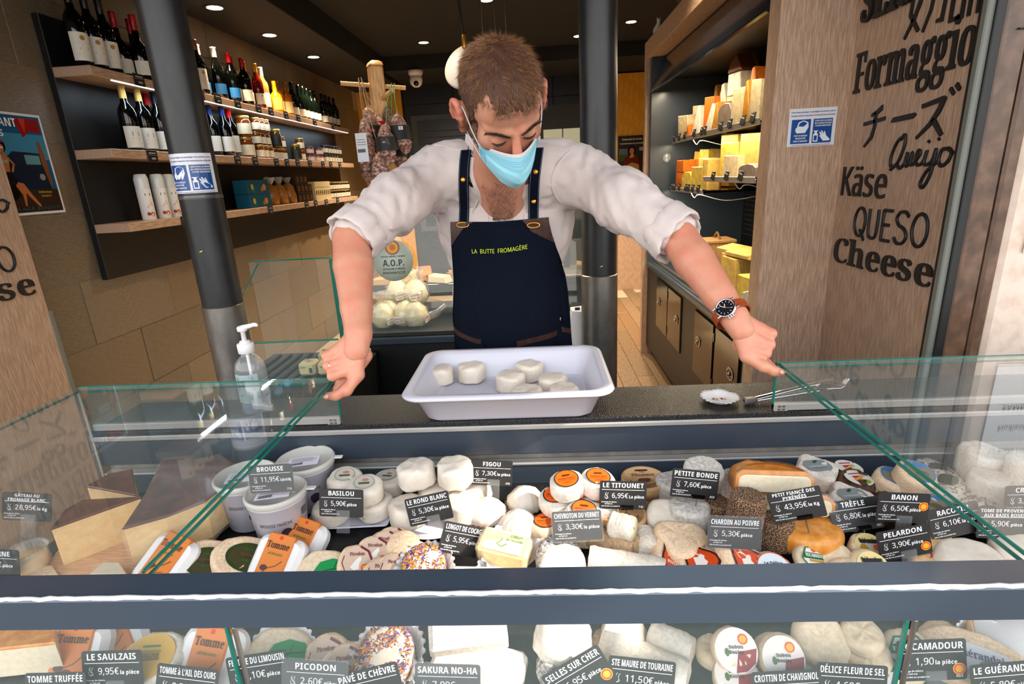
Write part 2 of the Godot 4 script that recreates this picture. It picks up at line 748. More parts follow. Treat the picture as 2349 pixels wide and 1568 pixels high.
func materials():
	var oak := noise_tex(0.035, Color(0.62, 0.50, 0.41), Color(0.77, 0.65, 0.55), {"oct": 5, "gain": 0.65, "size": 512, "lo": 0.25, "hi": 0.75})
	M.oak = vmat(oak, Vector3(9, 0.55, 9), 0.55)
	M.oak_flat = vmat(oak, Vector3(0.7, 9, 9), 0.5)
	M.oak_deep = vmat(oak, Vector3(9, 9, 0.7), 0.5)
	M.pine = vmat(noise_tex(0.03, Color(0.74, 0.53, 0.31), Color(0.87, 0.69, 0.46), {"oct": 4, "seed": 5}), Vector3(14, 1.4, 14), 0.5)
	M.board = vmat(noise_tex(0.03, Color(0.72, 0.52, 0.36), Color(0.86, 0.68, 0.50), {"oct": 4, "seed": 6}), Vector3(2.0, 16, 16), 0.5)
	var grain := noise_tex(0.05, Color(0.40, 0.345, 0.28), Color(0.53, 0.465, 0.385), {"oct": 5, "gain": 0.7, "seed": 8, "size": 512})
	M.tile = vmat(grain, Vector3(0.9, 12, 0.9), 0.42)
	M.tile_b = vmat(grain, Vector3(0.8, 9, 0.8), 0.45, {"uv1_offset": Vector3(0.3, 0.7, 0.2), "albedo_color": Color(0.93, 0.93, 0.92)})
	M.tile_c = vmat(grain, Vector3(1.1, 15, 1.1), 0.4, {"uv1_offset": Vector3(0.6, 0.1, 0.5), "albedo_color": Color(0.97, 0.95, 0.92)})
	for k in ["tile", "tile_b", "tile_c"]:
		bump(M[k], grain, 0.25)
	M.grout = mat(Color(0.66, 0.60, 0.51), 0.9)
	var plank := noise_tex(0.04, Color(0.34, 0.27, 0.20), Color(0.56, 0.46, 0.35), {"oct": 5, "gain": 0.65, "seed": 12, "size": 512})
	M.plank = vmat(plank, Vector3(7, 7, 0.8), 0.35)
	M.plank_b = vmat(plank, Vector3(7, 7, 0.6), 0.4, {"albedo_color": Color(0.88, 0.87, 0.85), "uv1_offset": Vector3(0.4, 0.2, 0.3)})
	M.plank_c = vmat(plank, Vector3(8, 8, 0.9), 0.38, {"albedo_color": Color(0.95, 0.9, 0.85), "uv1_offset": Vector3(0.7, 0.5, 0.6)})
	M.black = mat(Color(0.035, 0.037, 0.042), 0.5)
	M.black_gloss = mat(Color(0.03, 0.03, 0.035), 0.12)
	M.ceiling = mat(Color(0.055, 0.06, 0.07), 0.8)
	M.darktile = mat(Color(0.10, 0.105, 0.12), 0.35)
	M.letter = mat(Color(0.06, 0.055, 0.055), 0.55)
	M.iron = vmat(noise_tex(0.02, Color(0.075, 0.085, 0.095), Color(0.135, 0.145, 0.155), {"seed": 21}), Vector3(3, 1.2, 3), 0.38)
	M.steel = mat(Color(0.62, 0.60, 0.57), 0.3, 0.9)
	M.steel_dull = vmat(noise_tex(0.02, Color(0.50, 0.485, 0.465), Color(0.57, 0.555, 0.53), {"seed": 22}), Vector3(4, 2, 4), 0.36, {"metallic": 0.85})
	M.chrome = mat(Color(0.85, 0.85, 0.85), 0.1, 1.0)
	M.silver = mat(Color(0.72, 0.71, 0.69), 0.38, 0.6)
	M.brass = mat(Color(0.80, 0.55, 0.22), 0.3, 0.9)
	M.anthracite = mat(Color(0.20, 0.235, 0.275), 0.3)
	M.rail = mat(Color(0.22, 0.26, 0.305), 0.22, 0.0, {"clearcoat_enabled": true, "clearcoat": 0.6, "clearcoat_roughness": 0.08})
	M.counter_top = bump(mat(Color(0.085, 0.085, 0.09), 0.36), noise_tex(0.2, Color.BLACK, Color.WHITE, {"seed": 33}), 0.08)
	M.counter_top.uv1_triplanar = true
	M.counter_top.uv1_scale = Vector3(6, 6, 6)
	M.slate = vmat(noise_tex(0.03, Color(0.05, 0.052, 0.056), Color(0.115, 0.115, 0.12), {"seed": 31, "oct": 5}), Vector3(5, 5, 5), 0.5)
	M.marble = vmat(noise_tex(0.025, Color(0.30, 0.215, 0.16), Color(0.43, 0.32, 0.245), {"seed": 41, "oct": 5}), Vector3(2.5, 2.0, 2.5), 0.35)
	M.stone = vmat(noise_tex(0.03, Color(0.82, 0.725, 0.655), Color(0.875, 0.795, 0.725), {"seed": 42, "oct": 5, "lo": 0.15, "hi": 0.6}), Vector3(2.2, 2.2, 2.2), 0.7)
	M.asphalt = vmat(noise_tex(0.05, Color(0.20, 0.195, 0.19), Color(0.27, 0.265, 0.26), {"seed": 43}), Vector3(1, 1, 1), 0.85)
	M.canopy = mat(Color(0.16, 0.17, 0.19), 0.8)
	M.glass = mat(Color(0.86, 0.97, 0.94, 0.03), 0.02, 0.0, {"transparency": BaseMaterial3D.TRANSPARENCY_ALPHA, "metallic_specular": 0.36})
	M.glass_top = M.glass.duplicate()
	M.glass_top.metallic_specular = 0.5
	M.acrylic = mat(Color(0.95, 0.97, 0.97, 0.04), 0.05, 0.0, {"transparency": BaseMaterial3D.TRANSPARENCY_ALPHA, "metallic_specular": 0.36})
	M.clear = mat(Color(0.95, 0.97, 0.97, 0.10), 0.06, 0.0, {"transparency": BaseMaterial3D.TRANSPARENCY_ALPHA})
	M.film = mat(Color(1, 1, 1, 0.04), 0.16, 0.0, {"transparency": BaseMaterial3D.TRANSPARENCY_ALPHA})
	M.glass_edge = mat(Color(0.05, 0.42, 0.36), 0.15)
	M.white = mat(Color(0.86, 0.85, 0.84), 0.5)
	M.paper = mat(Color(0.88, 0.87, 0.86), 0.8)
	M.paper_gloss = mat(Color(0.88, 0.87, 0.86), 0.3)
	M.plastic_white = mat(Color(0.78, 0.775, 0.815), 0.35, 0.0, {"subsurf_scatter_enabled": true, "subsurf_scatter_strength": 0.15})
	M.print = mat(Color.WHITE, 0.5, 0.0, {"vertex_color_use_as_albedo": true})
	M.print_gloss = mat(Color.WHITE, 0.25, 0.0, {"vertex_color_use_as_albedo": true})
	M.chalk = mat(Color(0.92, 0.92, 0.92), 0.7)
	M.tag_black = mat(Color(0.115, 0.11, 0.108), 0.42)
	M.led = mat(Color(0.9, 0.95, 1.0), 0.4, 0.0, {"emission_enabled": true, "emission": Color(0.85, 0.93, 1.0), "emission_energy_multiplier": 1.5})
	M.bulb = mat(Color(1, 1, 1), 0.4, 0.0, {"emission_enabled": true, "emission": Color(1.0, 0.88, 0.70), "emission_energy_multiplier": 9.0})


func slab(called: String, lo: Vector3, hi: Vector3, m: Material, b := 0.0, parent: Node = self) -> MeshInstance3D:
	return struct(called, bx(hi - lo, b), m, T((lo + hi) / 2), parent)


func shell():
	# the street in front and the shop's floor, a step up
	slab("ground", Vector3(-9, -0.2, -2.0), Vector3(9, 0, 12), M.asphalt)
	var fl := slab("floor", Vector3(-2.3, -0.2, -7.3), Vector3(2.0, 0.14, -2.0), M.grout)
	var meshes := [bx(Vector3(0.1245, 0.02, 1.196), 0.0015)]
	var mid := Vector3(-0.15, -0.03, -4.65)
	for i in 14:
		var z := -7.6 + fmod(i * 0.47, 1.2)
		while z < -2.9:
			var x := -0.25 + i * 0.127
			var zc := clampf(z + 0.6, -6.65, -2.62)
			if z + 0.6 > -6.7 and (x > 0.2 or z + 0.6 < -5.0):
				obj("plank", meshes[0], [M.plank, M.plank_b, M.plank_c][rng.randi() % 3], fl, T(Vector3(x, 0.146 + rng.randf() * 0.0006, zc) - mid))
			z += 1.2
	# left wall: stone-look tiles
	var wl := slab("wall_left", Vector3(-2.3, 0, -7.3), Vector3(-2.1015, 2.9, -2.1), M.grout)
	var wm := Vector3(-2.20075, 1.45, -4.7)
	var tm := [bx(Vector3(0.014, 0.298, 0.597), 0.002), bx(Vector3(0.018, 0.298, 0.597), 0.002)]
	var half := bx(Vector3(0.014, 0.298, 0.297), 0.002)
	for r in 9:
		var y := 0.205 + 0.3 * r
		var z := -2.1 - (0.3 if r % 2 else 0.6) + 0.3
		if r % 2:
			obj("tile", half, M.tile_b, wl, T(Vector3(-2.105, y, -2.25) - wm))
			z = -2.7
		else:
			z = -2.4
		var k := 0
		while z > -7.0:
			obj("tile", tm[(k + r) % 2], [M.tile, M.tile_b, M.tile_c][(k * 2 + r) % 3], wl, T(Vector3(-2.105, y, z) - wm))
			z -= 0.6
			k += 1
	# back wall: dark tiles and yellow panels
	var wb := slab("wall_back", Vector3(-2.3, 0, -7.4), Vector3(2.0, 2.95, -7.12), M.black)
	var bm := Vector3(-0.15, 1.475, -7.26)
	var dt := bx(Vector3(0.594, 0.394, 0.02), 0.002)
	for r in 7:
		for c in 5:
			var x := -1.24 + c * 0.6
			var y := 0.30 + r * 0.4
			if y > 0.3:
				obj("tile", dt, M.darktile, wb, T(Vector3(x, y, -7.11) - bm))
	yellow_wall("wall_panel_yellow", Vector3(-2.1, 0.15, -7.1), Vector3(-1.56, 2.72, -7.08))
	yellow_wall("wall_panel_yellow", Vector3(1.02, 1.1, -7.1), Vector3(1.6, 2.70, -7.08))
	slab("trim_1", Vector3(1.02, 0.14, -7.1), Vector3(1.6, 1.1, -7.0), M.oak)
	# doorways in the back wall: a framed hatch and a door with a lit room behind its pane
	var w1 := slab("window_1", Vector3(-1.46, 1.0, -7.1), Vector3(-0.70, 2.37, -7.05), mat(Color(0.28, 0.29, 0.29), 0.5))
	struct("pane", bx(Vector3(0.62, 1.24, 0.01)), mat(Color(0.10, 0.085, 0.065), 0.25), T(Vector3(0, 0, 0.026)), w1)
	for k in 5:
		struct("slat", bx(Vector3(0.6, 0.012, 0.012), 0.002), mat(Color(0.22, 0.19, 0.15), 0.5), T(Vector3(0, 0.5 - k * 0.07, 0.035)), w1)
	var d1 := slab("door_1", Vector3(0.02, 0.14, -7.1), Vector3(0.74, 2.40, -7.04), mat(Color(0.17, 0.18, 0.18), 0.5))
	struct("pane", bx(Vector3(0.5, 0.28, 0.012), 0.002), mat(Color(0.5, 0.48, 0.4), 0.4, 0.0, {"emission_enabled": true, "emission": Color(0.75, 0.72, 0.58), "emission_energy_multiplier": 0.35}), T(Vector3(0.0, 0.72, 0.028)), d1)
	struct("frame", bx(Vector3(0.012, 0.28, 0.02), 0.002), mat(Color(0.3, 0.3, 0.28), 0.5), T(Vector3(-0.02, 0.72, 0.034)), d1)
	struct("frame", bx(Vector3(0.16, 0.1, 0.02), 0.002), mat(Color(0.12, 0.12, 0.11), 0.5), T(Vector3(0.12, 0.64, 0.034)), d1)
	# right wall behind the fridge, ceilings, the wall over the opening
	slab("wall_right", Vector3(1.75, 0, -7.3), Vector3(2.0, 2.95, -2.0), M.black)
	slab("ceiling", Vector3(-2.3, 2.86, -7.3), Vector3(2.0, 3.0, -1.9), M.ceiling)
	slab("ceiling_soffit", Vector3(-2.12, 2.67, -7.12), Vector3(-1.52, 2.87, -2.1), M.ceiling, 0.004)
	slab("ceiling_soffit_back", Vector3(-1.52, 2.72, -7.12), Vector3(1.8, 2.87, -6.2), M.ceiling, 0.004)
	slab("wall_front", Vector3(-4, 2.62, -1.95), Vector3(4, 4.2, -1.65), M.marble)
	slab("wall_front_beam", Vector3(-4, 2.62, -1.65), Vector3(4, 3.3, -1.30), M.canopy)
	# right side of the opening: two oak panels at an angle, grey and black strips, marble, stone
	slab("wall_right_panel", Vector3(0.822, 0.1, -2.085), Vector3(1.08, 2.9, -2.05), M.oak, 0.002)
	slab("wall_right_reveal", Vector3(1.07, 0.1, -2.06), Vector3(1.10, 2.9, -1.47), M.oak, 0.002)
	slab("trim_2", Vector3(1.042, 0.1, -1.47), Vector3(1.09, 2.9, -1.45), mat(Color(0.42, 0.43, 0.40), 0.45), 0.003)
	slab("trim_3", Vector3(1.058, 0.1, -1.50), Vector3(1.085, 2.9, -1.443), M.black, 0.002)
	slab("wall_right_marble", Vector3(1.078, 0.0, -1.6), Vector3(1.135, 2.9, -1.44), M.marble, 0.004)
	var mw := slab("wall_right_marble_edge", Vector3(1.137, 0.0, -1.6), Vector3(1.17, 2.9, -1.435), M.marble, 0.006)
	slab("joint", Vector3(-0.045, 0.43, 0.0), Vector3(0.018, 0.433, 0.0835), M.black, 0.0, mw)
	slab("wall_right_stone", Vector3(1.17, 0, -1.9), Vector3(4, 2.9, -1.43), M.stone, 0.01)
	# left side: the oak reveal
	slab("wall_left_reveal", Vector3(-2.06, 0.1, -2.1), Vector3(-2.0, 2.9, -1.4), M.oak, 0.002)
	slab("trim_4", Vector3(-2.06, 0.1, -2.115), Vector3(-1.997, 1.19, -2.095), mat(Color(0.42, 0.43, 0.40), 0.45), 0.002)
	slab("wall_left_stone", Vector3(-4.5, 0, -1.9), Vector3(-2.06, 2.9, -1.35), M.stone)
	sign_words(Transform3D(Basis(Vector3.UP, -PI / 2).scaled_local(Vector3(0.955, 1, 1)), Vector3(1.068, 0, -2.05)), "right")
	sign_words(Transform3D(Basis(Vector3.UP, PI / 2), Vector3(-1.998, 0, -1.51)), "left")
	# canopies over the pavement, the sun comes down between them
	slab("ceiling_canopy", Vector3(-3.4, 3.0, -1.30), Vector3(2.22, 3.04, 0.2), M.canopy)
	slab("ceiling_canopy_link", Vector3(2.22, 3.0, -1.30), Vector3(2.60, 3.04, -0.53), M.canopy)
	slab("ceiling_canopy_side", Vector3(2.60, 3.0, -1.30), Vector3(5.0, 3.04, 0.2), M.canopy)
	# cast-iron columns with steel sleeves
	for s in [[-1.115, -1.85, 1.24], [0.235, -2.1, 1.245]]:
		var c := struct("column", lathe([V(0.066, 0.14), V(0.066, 2.9)], 40), M.iron, T(Vector3(s[0], 0, s[1])))
		obj("sleeve", lathe([V(0.07, 0.14), V(0.07, s[2] - 0.003), V(0.07, s[2] - 0.003), V(0.0665, s[2])], 40), M.steel_dull, c)
	for y in [1.43, 1.28]:
		struct("paint_mark", print_mesh([[Color(0.75, 0.85, 0.15), [-0.006, 0, 0.004, 0.001, 0.008, 0.006, 0.0, 0.004]]], bend(0.0665)), M.print, T(Vector3(0, y, 0)), get_node("column" if y > 1.4 else "column_001"))


func bend(r: float) -> Callable:
	return func(v: Vector3) -> Vector3: return Vector3(sin(v.x / r) * (r + v.z), v.y, cos(v.x / r) * (r + v.z))


func yellow_wall(called: String, lo: Vector3, hi: Vector3):
	var w := slab(called, lo, hi, mat(Color(0.86, 0.60, 0.10), 0.6))
	var layers := []
	var sz := hi - lo
	for c in int(sz.x / 0.062):
		for r in int(sz.y / 0.018):
			var sh := absf(fmod(c * 0.5 + r * 0.0, 2.0) - 1.0)
			if fmod(r + c * 3, 13) < 9 - sh * 3:
				var x := -sz.x / 2 + 0.01 + c * 0.062 + fmod(floor(r / 4.0), 3) * 0.008
				var y := -sz.y / 2 + 0.01 + r * 0.018
				layers.append([Color(0.95, 0.78, 0.35), [x, y, x + 0.036, y, x + 0.036, y + 0.0045, x, y + 0.0045]])
	var o := obj("pattern", print_mesh(layers, null, 0.0), M.print, w, T(Vector3(0, 0, sz.z / 2 + 0.0008)))
	o.set_meta("kind", "stuff")


# the word cheese in eight languages, cut-out letters; local x runs along the panel, y is height
func sign_words(xf: Transform3D, side: String):
	var d := 0.007
	var put := func(m: Mesh, text: String):
		var o := solo("sign_word", m, M.letter, "black cut-out word %s on the oak panel %s" % [text, "beside the stone wall" if side == "right" else "below the beach poster"], "sign", xf, "cut-out words on the %s oak panel" % side)
	put.call(words("Cheese", 0.085, {"font": "Droid Serif", "wide": 0.53, "depth": d, "align": "l", "at": Vector3(0.03, 1.268, 0)}), "Cheese")
	var sk := func(lines: Array, w: float) -> Mesh:
		var st := mb()
		for l in lines:
			var q := []
			for p in pts(l):
				q.append(Vector3(p.x, p.y, 0))
			tube_into(st, curve(q, 5) if q.size() > 2 else q, w / 2, 6, 1.0)
		return done(st)
	# QUESO in round-ended strokes
	var b := 1.372
	var oo := func(x: float, w: float) -> Array:
		var a := []
		for i in 15:
			a.append_array([x + w / 2 - sin(TAU * i / 14) * w / 2, b + 0.045 + cos(TAU * i / 14) * 0.045])
		return a
	put.call(sk.call([oo.call(0.14, 0.062), [0.175, b + 0.02, 0.205, b - 0.012], [0.225, b + 0.09, 0.225, b + 0.03, 0.232, b + 0.004, 0.25, b, 0.266, b + 0.006, 0.272, b + 0.03, 0.272, b + 0.09],
		[0.345, b + 0.09, 0.30, b + 0.09], [0.30, b + 0.09, 0.30, b], [0.30, b, 0.345, b], [0.30, b + 0.047, 0.335, b + 0.047],
		[0.422, b + 0.078, 0.405, b + 0.09, 0.38, b + 0.088, 0.368, b + 0.07, 0.38, b + 0.052, 0.408, b + 0.042, 0.422, b + 0.022, 0.408, b + 0.002, 0.38, b, 0.365, b + 0.014], oo.call(0.445, 0.065)], 0.0105), "QUESO")
	put.call(words("K\u00e4se", 0.095, {"bold": false, "wide": 0.26, "depth": d, "align": "l", "at": Vector3(0.03, 1.497, 0)}), "K\u00e4se")
	# Queijo as one brush line
	var q := 1.588
	put.call(sk.call([[0.345, q + 0.085, 0.315, q + 0.07, 0.295, q + 0.03, 0.30, q + 0.002, 0.33, q + 0.012, 0.352, q + 0.06, 0.345, q + 0.088, 0.33, q + 0.075], [0.30, q - 0.008, 0.325, q + 0.004, 0.345, q - 0.004, 0.365, q + 0.01],
		[0.372, q + 0.04, 0.366, q + 0.008, 0.378, q + 0.004, 0.394, q + 0.038, 0.39, q + 0.008, 0.402, q + 0.006, 0.418, q + 0.02, 0.428, q + 0.036, 0.418, q + 0.042, 0.41, q + 0.018, 0.424, q + 0.004, 0.446, q + 0.012, 0.455, q + 0.04, 0.45, q + 0.01, 0.462, q + 0.004, 0.482, q + 0.014, 0.492, q + 0.045, 0.484, q - 0.02, 0.462, q - 0.055, 0.448, q - 0.045, 0.468, q - 0.012, 0.51, q + 0.014],
		[0.535, q + 0.042, 0.515, q + 0.04, 0.508, q + 0.015, 0.522, q, 0.545, q + 0.012, 0.552, q + 0.034, 0.535, q + 0.044, 0.56, q + 0.03], [0.456, q + 0.062, 0.459, q + 0.066], [0.495, q + 0.066, 0.498, q + 0.07]], 0.0105), "Queijo")
	# the Japanese word, brush strokes
	var j := 1.68
	var br := func(list: Array) -> Mesh:
		var st := mb()
		for s in list:
			prism_into(st, pts(s), d)
		return done(st)
	put.call(br.call([[0.215, j + 0.075, 0.192, j + 0.065, 0.16, j + 0.06, 0.162, j + 0.07, 0.19, j + 0.078, 0.214, j + 0.09], [0.122, j + 0.036, 0.236, j + 0.044, 0.236, j + 0.055, 0.122, j + 0.047], [0.188, j + 0.072, 0.19, j + 0.03, 0.178, j - 0.005, 0.14, j - 0.03, 0.136, j - 0.025, 0.168, j + 0.002, 0.178, j + 0.03, 0.176, j + 0.07],
		[0.27, j + 0.035, 0.28, j + 0.048, 0.375, j + 0.052, 0.385, j + 0.046, 0.37, j + 0.037, 0.28, j + 0.034],
		[0.405, j + 0.07, 0.49, j + 0.082, 0.5, j + 0.076, 0.486, j + 0.045, 0.455, j + 0.012, 0.402, j - 0.02, 0.398, j - 0.014, 0.445, j + 0.02, 0.474, j + 0.055, 0.478, j + 0.068, 0.408, j + 0.059], [0.455, j + 0.022, 0.498, j - 0.018, 0.508, j - 0.012, 0.465, j + 0.032],
		[0.505, j + 0.094, 0.522, j + 0.078, 0.528, j + 0.084, 0.512, j + 0.1], [0.525, j + 0.1, 0.541, j + 0.086, 0.547, j + 0.092, 0.532, j + 0.108]]), "in Japanese characters")
	put.call(words("Formaggio", 0.12, {"font": "Droid Serif", "wide": 0.54, "depth": d, "align": "l", "at": Vector3(0.03, 1.822, 0)}), "Formaggio")
	# the Chinese word
	var c := 1.935
	put.call(br.call([[0.33, c + 0.16, 0.342, c + 0.16, 0.335, c + 0.08, 0.315, c + 0.04, 0.28, c - 0.002, 0.275, c + 0.004, 0.305, c + 0.045, 0.323, c + 0.085], [0.29, c + 0.1, 0.30, c + 0.1, 0.297, c + 0.06, 0.34, c + 0.012, 0.333, c + 0.006, 0.287, c + 0.055], [0.275, c + 0.098, 0.35, c + 0.104, 0.35, c + 0.113, 0.275, c + 0.107],
		[0.36, c + 0.13, 0.43, c + 0.13, 0.43, c + 0.12, 0.36, c + 0.12], [0.385, c + 0.12, 0.395, c + 0.12, 0.385, c + 0.05, 0.36, c + 0.0, 0.355, c + 0.005, 0.376, c + 0.052], [0.42, c + 0.12, 0.43, c + 0.12, 0.43, c + 0.07, 0.42, c + 0.075], [0.415, c + 0.08, 0.44, c + 0.08, 0.435, c + 0.01, 0.41, c + 0.012, 0.41, c + 0.02, 0.426, c + 0.022, 0.43, c + 0.07, 0.415, c + 0.07],
		[0.46, c, 0.47, c, 0.47, c + 0.12, 0.46, c + 0.12], [0.50, c, 0.51, c, 0.51, c + 0.12, 0.50, c + 0.12], [0.47, c + 0.11, 0.50, c + 0.11, 0.50, c + 0.12, 0.47, c + 0.12], [0.47, c + 0.05, 0.50, c + 0.05, 0.50, c + 0.06, 0.47, c + 0.06], [0.47, c, 0.50, c, 0.50, c + 0.01, 0.47, c + 0.01],
		[0.525, c, 0.534, c, 0.534, c + 0.12, 0.525, c + 0.12], [0.555, c, 0.564, c, 0.564, c + 0.12, 0.555, c + 0.12], [0.534, c + 0.11, 0.555, c + 0.11, 0.555, c + 0.12, 0.534, c + 0.12], [0.534, c + 0.04, 0.555, c + 0.04, 0.555, c + 0.05, 0.534, c + 0.05]]), "in Chinese characters")
	put.call(words("SER.", 0.12, {"font": "Droid Serif", "wide": 0.25, "depth": 0.02, "align": "l", "at": Vector3(0.035, 2.027, 0)}), "SER")


func shop_lamps():
	var spots := [[-1.865, -3.633, 2.67], [-1.85, -4.31, 2.67], [-1.83, -5.073, 2.67], [-0.30, -4.55, 2.86], [-0.99, -5.7, 2.86], [0.90, -5.45, 2.86], [0.47, -5.85, 2.86], [-0.32, -4.0, 2.86], [-0.9, -2.9, 2.86], [0.5, -2.9, 2.86]]
	var names := ["nearest of the three on the left soffit", "second of the three on the left soffit", "third on the left soffit, behind the sausage stand", "above the shopkeeper's head, the brightest", "small one beside the security camera", "right of the dark column, above the yellow panel", "just left of the dark column", "at the top edge above the pendant", "hidden over the left of the counter", "hidden over the right of the counter"]
	for i in spots.size():
		var s: Array = spots[i]
		var p := Vector3(s[0], s[2], s[1])
		var t := thing("ceiling_downlight", "round recessed ceiling downlight, %s" % names[i], "lamp", p, 0.0, "recessed ceiling downlights")
		obj("rim", lathe([V(0.062, -0.004), V(0.066, -0.002), V(0.066, 0), V(0.05, 0.0), V(0.045, -0.003), V(0.062, -0.004)], 28), M.black, t)
		obj("lens", lathe([V(0, -0.0025), V(0.047, -0.0025), V(0.047, -0.0005), V(0, -0.0005)], 24), M.bulb, t)
		var l := SpotLight3D.new()
		l.name = "beam"
		l.light_color = Color(1.0, 0.90, 0.76)
		l.light_energy = 1.5 if s[1] > -5.3 else 7.0
		l.light_size = 0.045
		l.spot_angle = 52
		l.spot_angle_attenuation = 0.7
		l.spot_range = 6
		l.spot_attenuation = 2
		l.shadow_enabled = true
		l.rotation_degrees.x = -90
		l.position.y = -0.012
		t.add_child(l)


func counter():
	# the serve-over case: floor of the well, back, service ledge, front rail and glass
	var t := thing("display_counter", "long anthracite cheese display counter with a dark slate deck", "counter", Vector3.ZERO)
	var ob := func(called: String, lo: Vector3, hi: Vector3, m: Material, b := 0.001) -> MeshInstance3D:
		return obj(called, bx(hi - lo, b), m, t, T((lo + hi) / 2))
	ob.call("deck", Vector3(-1.018, 0.90, -1.10), Vector3(1.75, 0.95, -0.456), M.slate)
	ob.call("body", Vector3(-1.03, 0.03, -1.24), Vector3(1.75, 0.90, -0.46), M.anthracite)
	ob.call("back_panel", Vector3(-1.03, 0.95, -1.13), Vector3(1.75, 0.998, -1.096), M.anthracite)
	ob.call("air_slot", Vector3(-1.03, 0.998, -1.16), Vector3(1.75, 1.026, -1.118), M.steel_dull)
	ob.call("slot_lip", Vector3(-1.03, 0.998, -1.118), Vector3(1.75, 1.003, -1.094), M.silver)
	ob.call("back_rail", Vector3(-1.03, 1.026, -1.16), Vector3(1.75, 1.088, -1.092), M.anthracite, 0.003)
	ob.call("ledge_trim", Vector3(-1.03, 1.088, -1.16), Vector3(1.75, 1.1005, -1.086), M.silver, 0.003)
	ob.call("ledge", Vector3(-1.03, 1.1005, -1.262), Vector3(1.75, 1.112, -1.088), M.counter_top, 0.002)
	ob.call("ledge_back", Vector3(-1.03, 0.15, -1.262), Vector3(1.75, 1.1005, -1.20), M.anthracite)
	ob.call("front_rail", Vector3(-1.4, 1.186, -0.485), Vector3(1.4, 1.224, -0.444), M.rail, 0.0015)
	var q := []
	var n := fnl(90.0, 4)
	for i in 240:
		var x := -1.1 + 2.2 * i / 239.0
		q.append(Vector3(x, 1.2237 + n.get_noise_1d(x) * 0.0008, -0.4475 + n.get_noise_1d(x + 9) * 0.0012))
	var rad := []
	for i in 240:
		rad.append(0.0026 + n.get_noise_1d(i * 3.1) * 0.0008)
	obj("sealant", tube(q, rad, 6), M.white, t)
	# glass: front panes under the rail, end pane, the two upright screens and the two lids
	for k in [[-1.4, -0.339], [-0.331, 0.349], [0.357, 1.4]]:
		var g := thing("front_glass", "clear front glass pane under the rail, %s" % ("left of the brushed joint by the goat cheeses" if k[0] < -1 else "between the two upright joints" if k[0] < 0 else "right of the joint by the round stacks"), "glass pane", Vector3((k[0] + k[1]) / 2, 1.04, -0.449), 0.0, "front glass panes of the counter")
		obj("pane", bx(Vector3(k[1] - k[0], 0.29, 0.005)), M.glass, g)
		obj("edge", bx(Vector3(0.0035, 0.29, 0.0052), 0.0008), M.glass_edge, g, T(Vector3((k[1] - k[0]) / 2, 0, 0)))
		obj("edge", bx(Vector3(0.0035, 0.29, 0.0052), 0.0008), M.steel, g, T(Vector3(-(k[1] - k[0]) / 2, 0, 0)))
	for s in [-1.0, 1.0]:
		var x0 := -1.022 if s < 0 else 0.49
		var x1 := -0.449 if s < 0 else 1.72
		var wide := x1 - x0
		var inner := x1 if s < 0 else x0
		var side := "left" if s < 0 else "right"
		var l := thing("glass_cover", "flat double glass lid with green edges covering the %s of the counter" % side, "glass lid", Vector3((x0 + x1) / 2, 1.224, -0.788), 0.0, "flat glass lids")
		for y in [-0.0025, -0.0125]:
			if y > -0.005:
				obj("pane", bx(Vector3(wide, 0.004, 0.594)), M.glass_top, l, T(Vector3(0, y, 0)))
			obj("edge", bx(Vector3(wide, 0.0042, 0.003), 0.0006), M.glass_edge, l, T(Vector3(0, y, -0.301)))
			obj("edge", bx(Vector3(0.0032, 0.0042, 0.598), 0.0006), M.glass_edge, l, T(Vector3(inner - (x0 + x1) / 2, y, 0)))
		var u := thing("glass_screen", "low upright glass screen at the back of the %s of the counter" % side, "glass screen", Vector3((x0 + x1) / 2, 1.1125, -1.0985), 0.0, "upright glass screens")
		obj("pane", bx(Vector3(wide, 0.094, 0.005)), M.glass, u, T(Vector3(0, 0.062, 0)))
		obj("edge", bx(Vector3(0.004, 0.094, 0.0052), 0.0008), M.glass_edge, u, T(Vector3(inner - (x0 + x1) / 2, 0.062, 0)))
		obj("channel", bx(Vector3(wide, 0.0165, 0.012), 0.002), M.silver, u, T(Vector3(0, 0.0085, 0.0)))
		var c := obj("clip", bx(Vector3(0.03, 0.018, 0.014), 0.002), M.silver, u, T(Vector3(inner - (x0 + x1) / 2 - s * -0.015 , 0.0085, 0.001)))
		for k in 4:
			obj("catch", bx(Vector3(0.006, 0.005, 0.002), 0.0005), M.steel, c, T(Vector3(-0.0045 + 0.009 * (k % 2), -0.0035 + 0.007 * (k / 2), 0.0075)))
	var e := thing("end_glass", "upright glass pane closing the left end of the counter", "glass pane", Vector3(-1.024, 1.08, -0.785))
	obj("pane", bx(Vector3(0.005, 0.262, 0.60)), M.glass, e)
	obj("edge", bx(Vector3(0.0052, 0.262, 0.004), 0.0008), M.silver, e, T(Vector3(0, 0, -0.302)))
	obj("edge", bx(Vector3(0.0052, 0.004, 0.60), 0.0008), M.glass_edge, e, T(Vector3(0, 0.132, 0)))


const HEAD := Transform3D(Basis(Vector3(0.953, 0.174, -0.248), Vector3(0.095, 0.605, 0.790), Vector3(0.287, -0.777, 0.560)), Vector3(-0.057, 1.751, -1.169))


func skin_at(p: Vector3, red: float) -> Color:
	var n: float = M.skin_noise.get_noise_3d(p.x, p.y, p.z)
	var c := Color(0.78, 0.555, 0.445).lerp(Color(0.80, 0.47, 0.385), clampf(red + n * 0.5, 0.0, 1.0))
	return c.srgb_to_linear()


